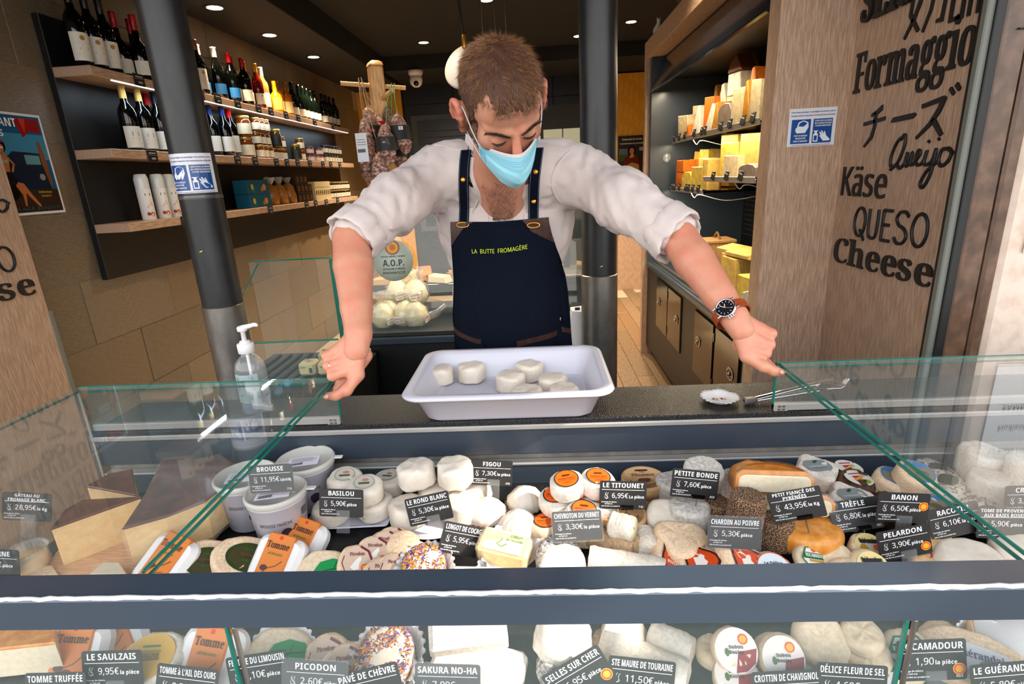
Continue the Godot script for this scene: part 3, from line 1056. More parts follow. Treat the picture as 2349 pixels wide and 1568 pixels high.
func hand_bones(w: Vector3, mcp: Array, pip: Array, back: Vector3, idx: Array, thumb: Array) -> Array:
	# palm from the wrist to the knuckles, three fingers curled under, index stretched, thumb behind it
	var b := []
	for k in 4:
		b.append([w.lerp(mcp[k], 0.12), mcp[k], 0.021 if k in [1, 2] else 0.019, 0.0125])
	b.append([w.lerp(mcp[1], 0.45) + back * 0.006, w.lerp(mcp[2], 0.75) + back * 0.004, 0.02, 0.016])
	for k in 3:
		var d: Vector3 = (pip[k] - mcp[k]).normalized()
		var dip: Vector3 = pip[k] + back * 0.021 - d * 0.008
		var tip: Vector3 = dip - d * 0.017 + back * 0.004
		b.append([mcp[k], pip[k], 0.0118, 0.0098])
		b.append([pip[k], dip, 0.0098, 0.0088])
		b.append([dip, tip, 0.0088, 0.0078])
	for k in idx.size() - 1:
		b.append([idx[k], idx[k + 1], [0.0128, 0.0108, 0.0092][k], [0.0108, 0.0092, 0.0078][k]])
	for k in thumb.size() - 1:
		b.append([thumb[k], thumb[k + 1], [0.018, 0.0125, 0.0105][k], [0.0125, 0.0105, 0.0085][k]])
	return b


func march(bones: Array, k: float, from: Vector3, dir: Vector3, miss: float) -> Vector3:
	var p := from
	for i in 40:
		var d := field(bones, p, k)
		if d < 0.0008:
			return p
		p += dir * maxf(d * 0.8, 0.0008)
		if p.distance_to(from) > miss:
			break
	return from + dir * miss


func shopkeeper():
	M.skin_noise = fnl(28.0, 11)
	M.skin = mat(Color.WHITE, 0.48, 0.0, {"vertex_color_use_as_albedo": true, "subsurf_scatter_enabled": true, "subsurf_scatter_strength": 0.12})
	var weave := noise_tex(0.35, Color(0.77, 0.715, 0.695), Color(0.84, 0.79, 0.77), {"seed": 51, "oct": 2})
	M.shirt = bump(vmat(weave, Vector3(9, 9, 9), 0.85, {"rim_enabled": true, "rim": 0.15}), weave, 0.03)
	var dn := noise_tex(0.3, Color(0.025, 0.04, 0.075), Color(0.08, 0.115, 0.18), {"seed": 52, "oct": 5, "gain": 0.8, "lo": 0.25, "hi": 0.85})
	M.denim = bump(vmat(dn, Vector3(5, 3.2, 5), 0.9, {"metallic_specular": 0.2}), dn, 0.05)
	M.leather = vmat(noise_tex(0.05, Color(0.16, 0.085, 0.065), Color(0.26, 0.145, 0.115), {"seed": 53}), Vector3(6, 6, 6), 0.5)
	M.tan_leather = vmat(noise_tex(0.05, Color(0.50, 0.20, 0.07), Color(0.66, 0.30, 0.12), {"seed": 54}), Vector3(9, 9, 9), 0.45)
	M.stitch = mat(Color(0.40, 0.46, 0.55), 0.8)
	M.mask = mat(Color(0.60, 0.86, 0.93), 0.8, 0.0, {"backlight_enabled": true, "backlight": Color(0.2, 0.3, 0.34)})
	M.hair = mat(Color(0.26, 0.145, 0.08), 0.65)
	M.strand = mat(Color.WHITE, 0.45, 0.0, {"vertex_color_use_as_albedo": true})
	var man := thing("person", "man in white shirt, denim bib apron and blue face mask leaning over the counter", "person", Vector3(-0.09, 0.15, -1.55))
	var inv := Transform3D(Basis(), -man.position)
	# --- skin: chest, neck and forearms
	var neck := Vector3(-0.083, 1.635, -1.42)
	var elbows := [Vector3(-0.429, 1.499, -1.269), Vector3(0.3259, 1.4637, -1.2887)]
	var wrists := [Vector3(-0.3845, 1.3171, -1.1011), Vector3(0.4048, 1.3164, -1.1227)]
	var core := [[HEAD * Vector3(0, -0.03, -0.03), neck, 0.056, 0.064], [neck, Vector3(-0.085, 1.54, -1.55), 0.064, 0.075],
		[Vector3(-0.14, 1.55, -1.585), Vector3(-0.03, 1.55, -1.585), 0.09, 0.09], [Vector3(-0.12, 1.44, -1.585), Vector3(-0.05, 1.44, -1.585), 0.085, 0.085]]
	var limbs := []
	for s in 2:
		var e: Vector3 = elbows[s]
		var w: Vector3 = wrists[s]
		var sh: Vector3 = [Vector3(-0.2786, 1.6438, -1.5199), Vector3(0.131, 1.6272, -1.5056)][s]
		limbs.append([sh.lerp(e, 0.55), e, 0.042, 0.042])
		limbs.append([e, e.lerp(w, 0.3), 0.0415, 0.044])
		limbs.append([e.lerp(w, 0.3), e.lerp(w, 0.75), 0.044, 0.034])
		limbs.append([e.lerp(w, 0.75), w, 0.034, 0.028])
		limbs.append([w, w.lerp(Vector3(-0.3876, 1.2777, -1.0733) if s == 0 else Vector3(0.4179, 1.286, -1.0985), 0.8), 0.029, 0.026])
	var skin := nets(core, 0.008, 0.018, null, func(p): return skin_at(p, 0.30 if p.y < 1.5 and absf(p.x + 0.08) > 0.2 else 0.12))
	var arms := nets(limbs, 0.007, 0.006, null, func(p): return skin_at(p, 0.30))
	# --- head
	var hb := [[Vector3(0, 0.036, -0.014), Basis(), Vector3(0.075, 0.072, 0.089)], [Vector3(0, 0.045, 0.036), Basis(), Vector3(0.062, 0.056, 0.046)], [Vector3(0, -0.03, 0.03), Basis(), Vector3(0.0585, 0.075, 0.052)],
		[Vector3(0, -0.085, 0.052), Vector3(0, -0.098, 0.064), 0.026, 0.02]]
	for s in [-1.0, 1.0]:
		hb.append([Vector3(s * 0.05, -0.05, -0.008), Vector3(s * 0.02, -0.1, 0.055), 0.02, 0.017])
		hb.append([Vector3(s * 0.044, -0.024, 0.045), Basis(), Vector3(0.021, 0.017, 0.027)])
		hb.append([Vector3(s * 0.012, 0.019, 0.077), Vector3(s * 0.047, 0.017, 0.056), 0.0105, 0.0095])
		hb.append([Vector3(s * 0.031, -0.006, 0.090), Basis(), Vector3(0.017, 0.011, 0.013), -1])
		hb.append([Vector3(s * 0.031, -0.004, 0.0665), Basis(), Vector3(0.0155, 0.012, 0.0135)])
		hb.append([Vector3(s * 0.012, -0.043, 0.098), Vector3(s * 0.010, -0.045, 0.1), 0.008, 0.008])
		hb.append([Vector3(s * 0.080, -0.010, -0.016), Basis(Vector3.UP, s * -0.5), Vector3(0.0085, 0.031, 0.019)])
		hb.append([Vector3(s * 0.089, -0.010, -0.010), Basis(Vector3.UP, s * -0.5), Vector3(0.0075, 0.019, 0.0115), -1])
		var prev := Vector3.ZERO
		for k in 10:
			var a := lerpf(-0.9, 3.9, k / 9.0)
			var q := Vector3(s * (0.0865 + 0.009 * (0.5 - 0.5 * cos(a))), -0.008 + 0.030 * sin(a), -0.016 + 0.0185 * cos(a))
			if k > 0:
				hb.append([prev, q, 0.0036, 0.0036])
			prev = q
		hb.append([Vector3(s * 0.081, -0.042, -0.006), Vector3(s * 0.083, -0.036, -0.012), 0.0075, 0.007])
	hb.append([Vector3(0, 0.01, 0.083), Vector3(0, -0.034, 0.104), 0.007, 0.0115])
	var face := nets(hb, 0.0031, 0.009, null, func(p):
		var red := 0.08
		red += 0.75 * smoothstep(0.075, 0.086, absf(p.x)) + 0.5 * exp(-p.distance_squared_to(Vector3(0, -0.035, 0.11)) / 0.0012)
		red += 0.3 * exp(-Vector3(absf(p.x), p.y, p.z).distance_squared_to(Vector3(0.045, -0.03, 0.07)) / 0.0008)
		var c := skin_at(p, red)
		var jaw := smoothstep(0.0, -0.03, p.y - 0.3 * maxf(p.z - 0.045, 0.0)) * smoothstep(0.042, 0.055, absf(p.x)) * smoothstep(-0.028, -0.008, p.z) * smoothstep(0.088, 0.078, absf(p.x))
		return c.lerp(Color(0.10, 0.06, 0.04), jaw * 0.55))
	# --- hands
	var back := Vector3(-0.052, -0.29, -0.956)
	var ha := hand_bones(wrists[0], [Vector3(-0.4293, 1.2862, -1.0788), Vector3(-0.4164, 1.2652, -1.068), Vector3(-0.4023, 1.2498, -1.0609), Vector3(-0.3829, 1.2417, -1.0574)], [Vector3(-0.4469, 1.2799, -1.0707), Vector3(-0.443, 1.2612, -1.0601), Vector3(-0.4339, 1.2415, -1.0525)], back,
		[Vector3(-0.3827, 1.2392, -1.0588), Vector3(-0.4032, 1.2143, -1.0375), Vector3(-0.4261, 1.2051, -1.0335), Vector3(-0.447, 1.2034, -1.0371)], [Vector3(-0.3775, 1.2693, -1.0975), Vector3(-0.4089, 1.2236, -1.0871), Vector3(-0.4291, 1.2139, -1.0779), Vector3(-0.4351, 1.2063, -1.0648)])
	var hbn := hand_bones(wrists[1], [Vector3(0.4531, 1.2928, -1.1025), Vector3(0.4431, 1.2733, -1.0908), Vector3(0.431, 1.2566, -1.083), Vector3(0.4197, 1.2446, -1.0808)], [Vector3(0.47, 1.2861, -1.0909), Vector3(0.4644, 1.266, -1.0814), Vector3(0.4558, 1.2495, -1.0759)], back,
		[Vector3(0.4205, 1.2428, -1.0803), Vector3(0.4484, 1.2268, -1.0613), Vector3(0.4691, 1.2164, -1.0593), Vector3(0.4871, 1.212, -1.062)], [Vector3(0.4208, 1.257, -1.116), Vector3(0.4518, 1.2291, -1.1092), Vector3(0.4656, 1.2202, -1.0968), Vector3(0.4743, 1.2162, -1.0804)])
	var hands := []
	for h in [ha, hbn]:
		hands.append([nets(h, 0.0028, 0.0085, null, func(p):
			var r := 0.30
			for k in 3:
				r += 0.30 * exp(-p.distance_squared_to(h[k][1]) / 0.00012) + 0.25 * exp(-p.distance_squared_to(h[5 + 3 * k][1]) / 0.0001)
			return skin_at(p, r)), inv])
	obj("body", merge([[skin, inv], [arms, inv], [face, inv * HEAD]] + hands), M.skin, man)
	for s in 2:
		var tip: Vector3 = [Vector3(-0.4436, 1.2066, -1.0267), Vector3(0.4818, 1.2172, -1.0508)][s]
		var dir: Vector3 = [(Vector3(-0.447, 1.2034, -1.0371) - Vector3(-0.4261, 1.2051, -1.0335)).normalized(), (Vector3(0.4871, 1.212, -1.062) - Vector3(0.4691, 1.2164, -1.0593)).normalized()][s]
		var nail := lathe([V(0, -0.0008), V(0.0045, -0.0006), V(0.0052, 0), V(0.003, 0.0012), V(0, 0.0015)], 12)
		var y := (Vector3(0, 0.5, 1.0) - dir * dir.dot(Vector3(0, 0.5, 1.0))).normalized()
		obj("fingernail", nail, mat(Color(0.86, 0.66, 0.58), 0.3), man, inv * Transform3D(Basis(dir * 1.15, y, dir.cross(y)), tip))
	# --- hair, brows, stubble, chest hair
	hair(man, inv * HEAD, hb)
	var strands := []
	for i in 700:
		var u := rng.randf_range(-1, 1)
		var t := pow(rng.randf(), 0.8)
		var p := Vector3(-0.085 + u * 0.05 * (1.0 - t * 0.75), 1.61 - 0.14 * t, -1.35)
		var q := march(core, 0.018, p, Vector3(0, -0.1, -1).normalized(), 0.2)
		strands.append([inv * q, Vector3(rng.randf_range(-0.7, 0.7) - u * 0.5, -0.7 + rng.randf() * 0.5, 0.28), rng.randf_range(0.012, 0.024), Color(0.10, 0.06, 0.04)])
	tuft("chest_hair", strands, man, 0.00035)
	strands = []
	for s in 2:
		for i in 420:
			var t := rng.randf_range(0.08, 0.95)
			var a := rng.randf() * TAU
			var ax: Vector3 = (wrists[s] - elbows[s]).normalized()
			var side := ax.cross(Vector3.UP).normalized()
			var from: Vector3 = elbows[s].lerp(wrists[s], t) + (side * cos(a) + ax.cross(side) * sin(a)) * 0.07
			var q := march(limbs, 0.006, from, (elbows[s].lerp(wrists[s], t) - from).normalized(), 0.07)
			strands.append([inv * q, ax * 0.9 + side * rng.randf_range(-0.4, 0.4) + (from - q).normalized() * 0.25, rng.randf_range(0.007, 0.013), Color(0.35, 0.2, 0.12)])
	tuft("arm_hair", strands, man, 0.00014)
	face_mask(man, inv * HEAD)
	clothes(man, inv, elbows, neck)
	# --- trousers and shoes, behind the counter
	obj("trousers", nets([[Vector3(-0.15, 1.1, -1.64), Vector3(-0.03, 1.1, -1.64), 0.09, 0.09], [Vector3(-0.18, 1.05, -1.62), Vector3(-0.20, 0.24, -1.62), 0.10, 0.065], [Vector3(0.0, 1.05, -1.62), Vector3(0.03, 0.24, -1.62), 0.10, 0.065]], 0.02, 0.04), M.denim, man, inv)
	for x in [-0.20, 0.03]:
		obj("shoe", nets([[Vector3(x, 0.20, -1.66), Vector3(x, 0.185, -1.5), 0.045, 0.035]], 0.01, 0.01), M.black, man, inv)
	# --- wedding ring and watch
	var ring := thing("ring", "thin silver ring on the finger of the hand at the left glass lid", "ring", Vector3(-0.4397, 1.2616, -1.0614))
	var fd: Vector3 = (Vector3(-0.443, 1.2612, -1.0601) - Vector3(-0.4164, 1.2652, -1.068)).normalized()
	var rz := fd.cross(Vector3(0, 0.3, 1)).normalized()
	ring.basis = Basis(rz, fd, rz.cross(fd))
	obj("band", lathe([V(0.0108, -0.002), V(0.0118, -0.0016), V(0.0121, 0), V(0.0118, 0.0016), V(0.0108, 0.002), V(0.0108, -0.002)], 32), M.chrome, ring)
	watch(elbows[1], wrists[1])


func tuft(called: String, list: Array, parent: Node, wide: float, xf := Transform3D()):
	var st := mb()
	st.set_smooth_group(1)
	var pt := func(t: float) -> Vector3: return Vector3(0, t - 0.12 * t * t, 0.22 * t * t)
	for k in 3:
		for i in 3:
			var a := TAU * i / 3
			var b := TAU * (i + 1) / 3
			var r0 := 1.0 - k / 3.0
			var r1 := 1.0 - (k + 1) / 3.0
			var p0: Vector3 = pt.call(k / 3.0)
			var p1: Vector3 = pt.call((k + 1) / 3.0)
			var v00 := p0 + Vector3(cos(a), 0, sin(a)) * r0
			var v01 := p0 + Vector3(cos(b), 0, sin(b)) * r0
			var v10 := p1 + Vector3(cos(a), 0, sin(a)) * r1
			var v11 := p1 + Vector3(cos(b), 0, sin(b)) * r1
			tri(st, v00, v11, v01)
			if k < 2:
				tri(st, v00, v10, v11)
	# the blade is unit sized: scaled thin in x and z
	var mesh := warp(done(st), func(v: Vector3) -> Vector3: return v)
	var mm := MultiMesh.new()
	mm.transform_format = MultiMesh.TRANSFORM_3D
	mm.use_colors = true
	mm.mesh = warp(mesh, func(v: Vector3) -> Vector3: return v * Vector3(0.02, 1, 0.02) + Vector3(0, 0, v.y * v.y * 0.18))
	mm.instance_count = list.size()
	for i in list.size():
		var s: Array = list[i]
		var y: Vector3 = s[1].normalized()
		var x := y.cross(Vector3(0.3, 0.5, 0.8)).normalized()
		var w := wide / 0.02
		mm.set_instance_transform(i, Transform3D(Basis(x * w, y * s[2], x.cross(y) * w * 0.8), s[0]))
		var c: Color = s[3]
		mm.set_instance_color(i, c * rng.randf_range(0.7, 1.3))
	var o := MultiMeshInstance3D.new()
	o.name = called
	o.multimesh = mm
	o.material_override = M.strand
	o.transform = xf
	o.set_meta("kind", "stuff")
	parent.add_child(o, true)


# how far above the hairline a point of the head lies
func hairline(p: Vector3) -> float:
	var th := absf(rad_to_deg(atan2(p.x, p.z + 0.012)))
	var line: float
	if th < 26.0:
		line = 0.064 + 0.004 * cos(th * 0.12)
	elif th < 42.0:
		line = lerpf(0.066, 0.077, (th - 26) / 16.0)
	elif th < 57.0:
		line = lerpf(0.077, 0.04, (th - 42) / 15.0)
	elif th < 65.0:
		line = lerpf(0.04, -0.038, (th - 57) / 8.0)
	elif th < 92.0:
		line = -0.038 if th < 85.0 else lerpf(-0.038, 0.02, (th - 85) / 7.0)
	elif th < 112.0:
		line = 0.022
	else:
		line = lerpf(0.0, -0.075, (th - 112) / 68.0)
	if th < 50.0:
		line -= 0.004 * smoothstep(-0.012, 0.022, p.x)
	return p.y - line


func hair(man: Node3D, xf: Transform3D, hb: Array):
	var n := fnl(45.0, 31)
	var cap := nets([[Vector3(0, 0.036, -0.018), Basis(), Vector3(0.081, 0.077, 0.094)], [Vector3(0, 0.045, 0.03), Basis(), Vector3(0.065, 0.060, 0.0565)], [Vector3(0, -0.02, -0.045), Basis(), Vector3(0.066, 0.07, 0.06)]], 0.004, 0.015,
		func(p): return n.get_noise_3d(p.x * 2.0, p.y * 2.0, p.z * 0.6) * 0.004 + clampf(0.008 - hairline(p) * 0.6, 0.0, 0.003) + (0.002 if absf(p.x) > 0.06 else 0.0),
		null, func(p): return hairline(p) > 0.003 + n.get_noise_3d(p.x * 4, p.y * 4, p.z * 4) * 0.004)
	obj("hair", cap, M.hair, man, xf)
	var v: PackedVector3Array = cap.surface_get_arrays(0)[Mesh.ARRAY_VERTEX]
	var nn: PackedVector3Array = cap.surface_get_arrays(0)[Mesh.ARRAY_NORMAL]
	var list := []
	var crown := Vector3(0.01, 0.12, -0.06)
	while list.size() < 15000:
		var i := rng.randi() % v.size()
		var p: Vector3 = v[i] + Vector3(rng.randf_range(-1, 1), rng.randf_range(-1, 1), rng.randf_range(-1, 1)) * 0.003 - nn[i] * 0.003
		var h := hairline(p)
		if h < -0.002:
			continue
		var away := p - crown
		var d := (away - nn[i] * away.dot(nn[i])).normalized()
		d = (d + Vector3(n.get_noise_3d(p.x, p.y, p.z) * 1.2 + 0.25 * smoothstep(0.0, 0.08, p.z), 0, n.get_noise_3d(p.y, p.z + 5, p.x) * 1.2)).normalized()
		var top := smoothstep(0.03, 0.09, p.y)
		var len := lerpf(0.011, 0.024, top) * rng.randf_range(0.7, 1.25)
		var lift := lerpf(0.25, 0.42, top) + rng.randf_range(-0.1, 0.2)
		var c := Color(0.09, 0.040, 0.016).lerp(Color(0.42, 0.19, 0.075), rng.randf() * (0.3 + 0.7 * top))
		list.append([p, d + nn[i] * lift, len, c])
	tuft("hair_strands", list, man, 0.00028, xf)
	# brows, lashes and stubble lie on the face
	var on := func(x: float, y: float) -> Vector3: return march(hb, 0.009, Vector3(x, y, 0.16), Vector3(0, 0, -1), 0.2)
	for s in [-1.0, 1.0]:
		list = []
		for i in 420:
			var t := rng.randf()
			var x := lerpf(0.011, 0.054, t)
			var y := 0.0115 + 0.0085 * sin(t * 2.5) - 0.003 * t + rng.randf_range(-0.0055, 0.0055) * (1.1 - t)
			var p: Vector3 = on.call(s * x, y)
			list.append([p, Vector3(s * (0.9 - 0.2 * (1 - t)), 0.55 - t * 0.9, 0.35), rng.randf_range(0.005, 0.009), Color(0.065, 0.038, 0.022)])
		tuft("eyebrow", list, man, 0.0005, xf)
		var lash := []
		for k in 9:
			var t := k / 8.0
			lash.append(on.call(s * lerpf(0.0175, 0.0445, t), -0.005 - 0.0035 * sin(t * PI)) + Vector3(0, 0, 0.0006))
		var st := mb()
		tube_into(st, lash, [0.0008, 0.0013, 0.0018, 0.0023, 0.0024, 0.0023, 0.0018, 0.0013, 0.0008], 6)
		obj("eyelash", done(st), mat(Color(0.09, 0.055, 0.04), 0.6), man, xf)
		list = []
		for i in 900:
			var t := rng.randf()
			var p := Vector3(s * 0.12, lerpf(-0.005, -0.10, t), lerpf(-0.006, 0.04, t) + rng.randf_range(-0.012, 0.014) * (0.6 + t))
			var q := march(hb, 0.009, p, Vector3(-s, 0, 0), 0.1)
			list.append([q, Vector3(s * 0.5, -0.8, 0.35), rng.randf_range(0.004, 0.008), Color(0.07, 0.04, 0.025)])
		tuft("stubble", list, man, 0.0003, xf)


func mask_at(u: float, v: float) -> Vector3:
	# the mask's outer face in the head's own axes; u across, v down
	var a := absf(u)
	var x := u * lerpf(0.066, 0.060, v)
	var top := lerpf(-0.012, -0.03, pow(a, 0.9))
	var bottom := lerpf(-0.120, -0.078, pow(a, 2.3))
	var zc := 0.110 + 0.018 * sin(minf(v * 2.6, PI)) - 0.012 * smoothstep(0.55, 1.0, v)
	var zs := lerpf(0.047, 0.040, v)
	var z := lerpf(zc, zs, pow(a, 1.45 if v < 0.4 else 1.7))
	return Vector3(x, lerpf(top, bottom, v), z)


func face_mask(man: Node3D, xf: Transform3D):
	var n := fnl(35.0, 77)
	var rows := []
	for j in 31:
		var v := j / 30.0
		var r := []
		for i in 33:
			var u := i / 16.0 - 1.0
			var p := mask_at(u, v)
			var pleat := 0.0014 * (fmod(v * 3.0, 1.0) - 0.5) if v > 0.3 and v < 0.95 else 0.0
			p += Vector3(0, 0, pleat + n.get_noise_3d(p.x, p.y * 2.0, 0) * 0.003 * smoothstep(0.2, 0.6, v))
			r.append(p)
		rows.append(r)
	var m := obj("face_mask", sheet(rows, 0.0012), M.mask, man, xf)
	var band := []
	for j in 3:
		var r := []
		for i in 33:
			r.append(mask_at(i / 16.0 - 1.0, -0.012 + j * 0.028) + Vector3(0, 0, 0.0009))
		band.append(r)
	obj("white_edge", sheet(band, 0.0022), M.white, m)
	# embossed rows of dots along the nose wire and down both sides
	var st := mb()
	for i in 60:
		var u := -0.93 + i * 0.0315
		for v in [0.13, 0.17, 0.215]:
			box_into(st, Vector3(0.0009, 0.0009, 0.0004), 0.0, mask_at(u, v) + Vector3(0, 0, 0.0005))
	for s in [-1.0, 1.0]:
		for i in 4:
			for j in 9:
				box_into(st, Vector3(0.0012, 0.0012, 0.0012), 0.0, mask_at(s * (0.97 - i * 0.035), 0.3 + j * 0.06) + Vector3(s * 0.0003, 0, 0.0006))
	obj("weld_dots", done(st), mat(Color(0.33, 0.62, 0.74), 0.7), m)
	for s in [-1.0, 1.0]:
		var loop := [mask_at(s * 0.98, 0.03), Vector3(s * 0.072, -0.012, 0.03), Vector3(s * 0.078, 0.012, 0.006), Vector3(s * 0.082, 0.018, -0.014), Vector3(s * 0.080, 0.0, -0.03), Vector3(s * 0.078, -0.03, -0.026), Vector3(s * 0.073, -0.052, 0.0), mask_at(s * 0.98, 0.96)]
		obj("ear_loop", tube(curve(loop, 5), 0.0013, 6), M.white, m)


func clothes(man: Node3D, inv: Transform3D, elbows: Array, neck: Vector3):
	var sh := [Vector3(-0.2786, 1.6438, -1.5199), Vector3(0.131, 1.6272, -1.5056)]
	var b := [[Vector3(-0.086, 1.50, -1.585), Basis(), Vector3(0.195, 0.20, 0.115)], [Vector3(-0.095, 1.25, -1.595), Basis(), Vector3(0.160, 0.26, 0.125)],
		[sh[0] + Vector3(0.02, -0.02, 0), sh[1] + Vector3(-0.02, -0.02, 0), 0.064, 0.064], [sh[0].lerp(neck, 0.35) + Vector3(0, 0.01, -0.03), neck + Vector3(-0.035, -0.005, -0.04), 0.066, 0.058], [sh[1].lerp(neck, 0.35) + Vector3(0, 0.01, -0.03), neck + Vector3(0.035, -0.005, -0.04), 0.066, 0.058]]
	for s in 2:
		var e: Vector3 = sh[s].lerp(elbows[s], 0.90)
		b.append([sh[s] + Vector3(0, -0.02, 0), sh[s].lerp(elbows[s], 0.45) + Vector3(0, -0.008, 0), 0.068, 0.063])
		b.append([sh[s].lerp(elbows[s], 0.45) + Vector3(0, -0.008, 0), e, 0.063, 0.058])
	var n := fnl(7.0, 61, 2)
	var n2 := fnl(16.0, 62, 2)
	var wave := func(p: Vector3) -> float:
		var arm := smoothstep(0.17, 0.26, absf(p.x + 0.08))
		var q := Vector3(p.x * 0.8, p.y * 1.1, p.z * 1.2) if arm < 0.5 else Vector3(p.x * 1.3, p.y * 0.9, p.z * 0.9)
		var r := absf(n.get_noise_3d(q.x, q.y + (q.x * 0.5 if arm > 0.5 else 0.0), q.z))
		var r2 := absf(n2.get_noise_3d(q.x * 1.1, q.y * 0.7 + q.x * 0.6, q.z * 0.8))
		return 0.026 * (0.12 - minf(r, 0.3)) * (0.4 + arm * 0.6) + 0.012 * (0.15 - minf(r2, 0.35))
	# the open neck: a V down the front and the neck hole
	var vtop := Vector3(-0.0808, 1.6996, -1.4847)
	var vlow := Vector3(-0.1007, 1.5167, -1.5066)
	var open := func(p: Vector3) -> bool:
		if p.y > 1.60 and Vector2(p.x - neck.x, p.z - neck.z - 0.01).length() < 0.078:
			return false
		if p.z > -1.56 and p.y > vlow.y:
			var t := (p.y - vlow.y) / (vtop.y - vlow.y)
			return absf(p.x - lerpf(vlow.x, -0.083, t)) > 0.004 + 0.072 * pow(t, 0.85)
		return true
	var shirt := obj("shirt", nets(b, 0.0085, 0.045, wave, null, open), M.shirt, man, inv)
	# rolled cuffs
	for s in 2:
		var e: Vector3 = elbows[s]
		var ax: Vector3 = (e - sh[s]).normalized()
		var x := ax.cross(Vector3.UP).normalized()
		var y := x.cross(ax)
		var rings := []
		for k in 11:
			var t: float = [-0.052, -0.047, -0.03, -0.012, 0.0, 0.006, 0.004, -0.004, -0.012, -0.03, -0.05][k]
			var r: float = [0.060, 0.0655, 0.0675, 0.0675, 0.0675, 0.065, 0.0605, 0.058, 0.056, 0.055, 0.054][k]
			var ring := PackedVector3Array()
			for i in 48:
				var a := -TAU * i / 48
				var dir := x * cos(a) + y * sin(a)
				var w := n2.get_noise_3d(cos(a) * 0.1 + s, sin(a) * 0.1, t * 0.6)
				ring.append(e + ax * (t + 0.012 * n2.get_noise_2d(cos(a) * 0.09 + s * 3, sin(a) * 0.09)) + dir * (r + w * 0.007 + (0.0025 * sin(t * 260.0) if k > 0 and k < 5 else 0.0)))
			rings.append(ring)
		obj("cuff", loft(rings, false), M.shirt, shirt)
	var on := func(x: float, y: float, lift: float) -> Vector3:
		return march(b, 0.045, Vector3(x, y, -1.25), Vector3(0, 0, -1), 0.42) + Vector3(0, 0, lift)
	# collar: two turned-down wings, their lining blue
	for s in 2:
		var g: Array = [[[Vector3(-0.1723, 1.7317, -1.5), Vector3(-0.1485, 1.7098, -1.4527), Vector3(-0.1407, 1.7002, -1.4346)], [Vector3(-0.175, 1.6884, -1.4762), Vector3(-0.1568, 1.6653, -1.4388), Vector3(-0.1446, 1.657, -1.4212)], [Vector3(-0.1744, 1.6456, -1.4633), Vector3(-0.1556, 1.6265, -1.4323), Vector3(-0.1388, 1.6257, -1.4173)], [Vector3(-0.1741, 1.6124, -1.4584), Vector3(-0.1537, 1.6064, -1.4316), Vector3(-0.136, 1.5984, -1.4144)]],
			[[Vector3(-0.025, 1.6788, -1.4343), Vector3(-0.0007, 1.6939, -1.4559), Vector3(0.0202, 1.7158, -1.4951)], [Vector3(-0.0264, 1.6427, -1.4233), Vector3(-0.0024, 1.6501, -1.4426), Vector3(0.0184, 1.6711, -1.4814)], [Vector3(-0.0295, 1.6201, -1.4215), Vector3(-0.0056, 1.6231, -1.4394), Vector3(0.0147, 1.6348, -1.4598)], [Vector3(-0.0327, 1.5974, -1.4197), Vector3(-0.0132, 1.5993, -1.437), Vector3(0.007, 1.6076, -1.4511)]]][s]
		var rows := []
		for j in 13:
			var r := []
			for i in 9:
				var col := []
				for q in g:
					var c3: Array = curve(q, 4)
					col.append(c3[i])
				r.append(curve(col, 4)[j])
			rows.append(r)
		var c := obj("collar", sheet(rows, 0.0035), M.shirt, shirt, inv)
		c.transform = Transform3D()
		var inner := []
		for j in 13:
			var r := []
			for i in 4:
				var k := i / 3.0
				var edge: Vector3 = rows[j][8] if s == 0 else rows[j][0]
				var to: Vector3 = edge + Vector3(0.018 if s == 0 else -0.018, 0.004, -0.03)
				r.append(edge.lerp(to, k if s == 0 else 1.0 - k) if s == 0 else to.lerp(edge, k))
			inner.append(r)
		obj("collar_lining", sheet(inner, 0.002), mat(Color(0.33, 0.38, 0.47), 0.9), shirt)
	# front edges of the open shirt
	for s in [-1.0, 1.0]:
		var rows := []
		for j in 14:
			var t := j / 13.0
			var y := lerpf(vlow.y, vtop.y - 0.03, t)
			var xc := lerpf(vlow.x, -0.083, (y - vlow.y) / (vtop.y - vlow.y))
			var half := 0.002 + 0.072 * pow((y - vlow.y) / (vtop.y - vlow.y), 0.85)
			var r := []
			for i in 4:
				r.append(on.call(xc + s * (half - 0.002 + i * 0.008), y, 0.004 - 0.0006 * i))
			if s < 0:
				r.reverse()
			rows.push_front(r)
		obj("placket", sheet(rows, 0.003), M.shirt, shirt)
	# breast pockets
	for q in [[-0.235, -0.125, 1.545], [-0.03, 0.068, 1.525]]:
		var rows := []
		for j in 9:
			var r := []
			for i in 12:
				r.append(on.call(lerpf(q[0], q[1], i / 11.0), q[2] - j * 0.013, 0.004))
			rows.append(r)
		obj("pocket", sheet(rows, 0.004), M.shirt, shirt)
	# shoulder seams
	for s in 2:
		var ax: Vector3 = (elbows[s] - sh[s]).normalized()
		var x := ax.cross(Vector3.UP).normalized()
		var y := x.cross(ax)
		var c: Vector3 = sh[s] + Vector3(0, -0.015, 0)
		var q := []
		for i in 20:
			var a := TAU * i / 24 + PI * 0.65
			var dir := x * cos(a) + y * sin(a) - ax * 0.25 * sin(a)
			q.append(march(b, 0.045, c + dir * 0.17, -dir, 0.16) + dir * 0.001)
		obj("seam", tube(curve(q, 3), 0.0025, 5), M.shirt, shirt)
	apron(man, inv, b, on)


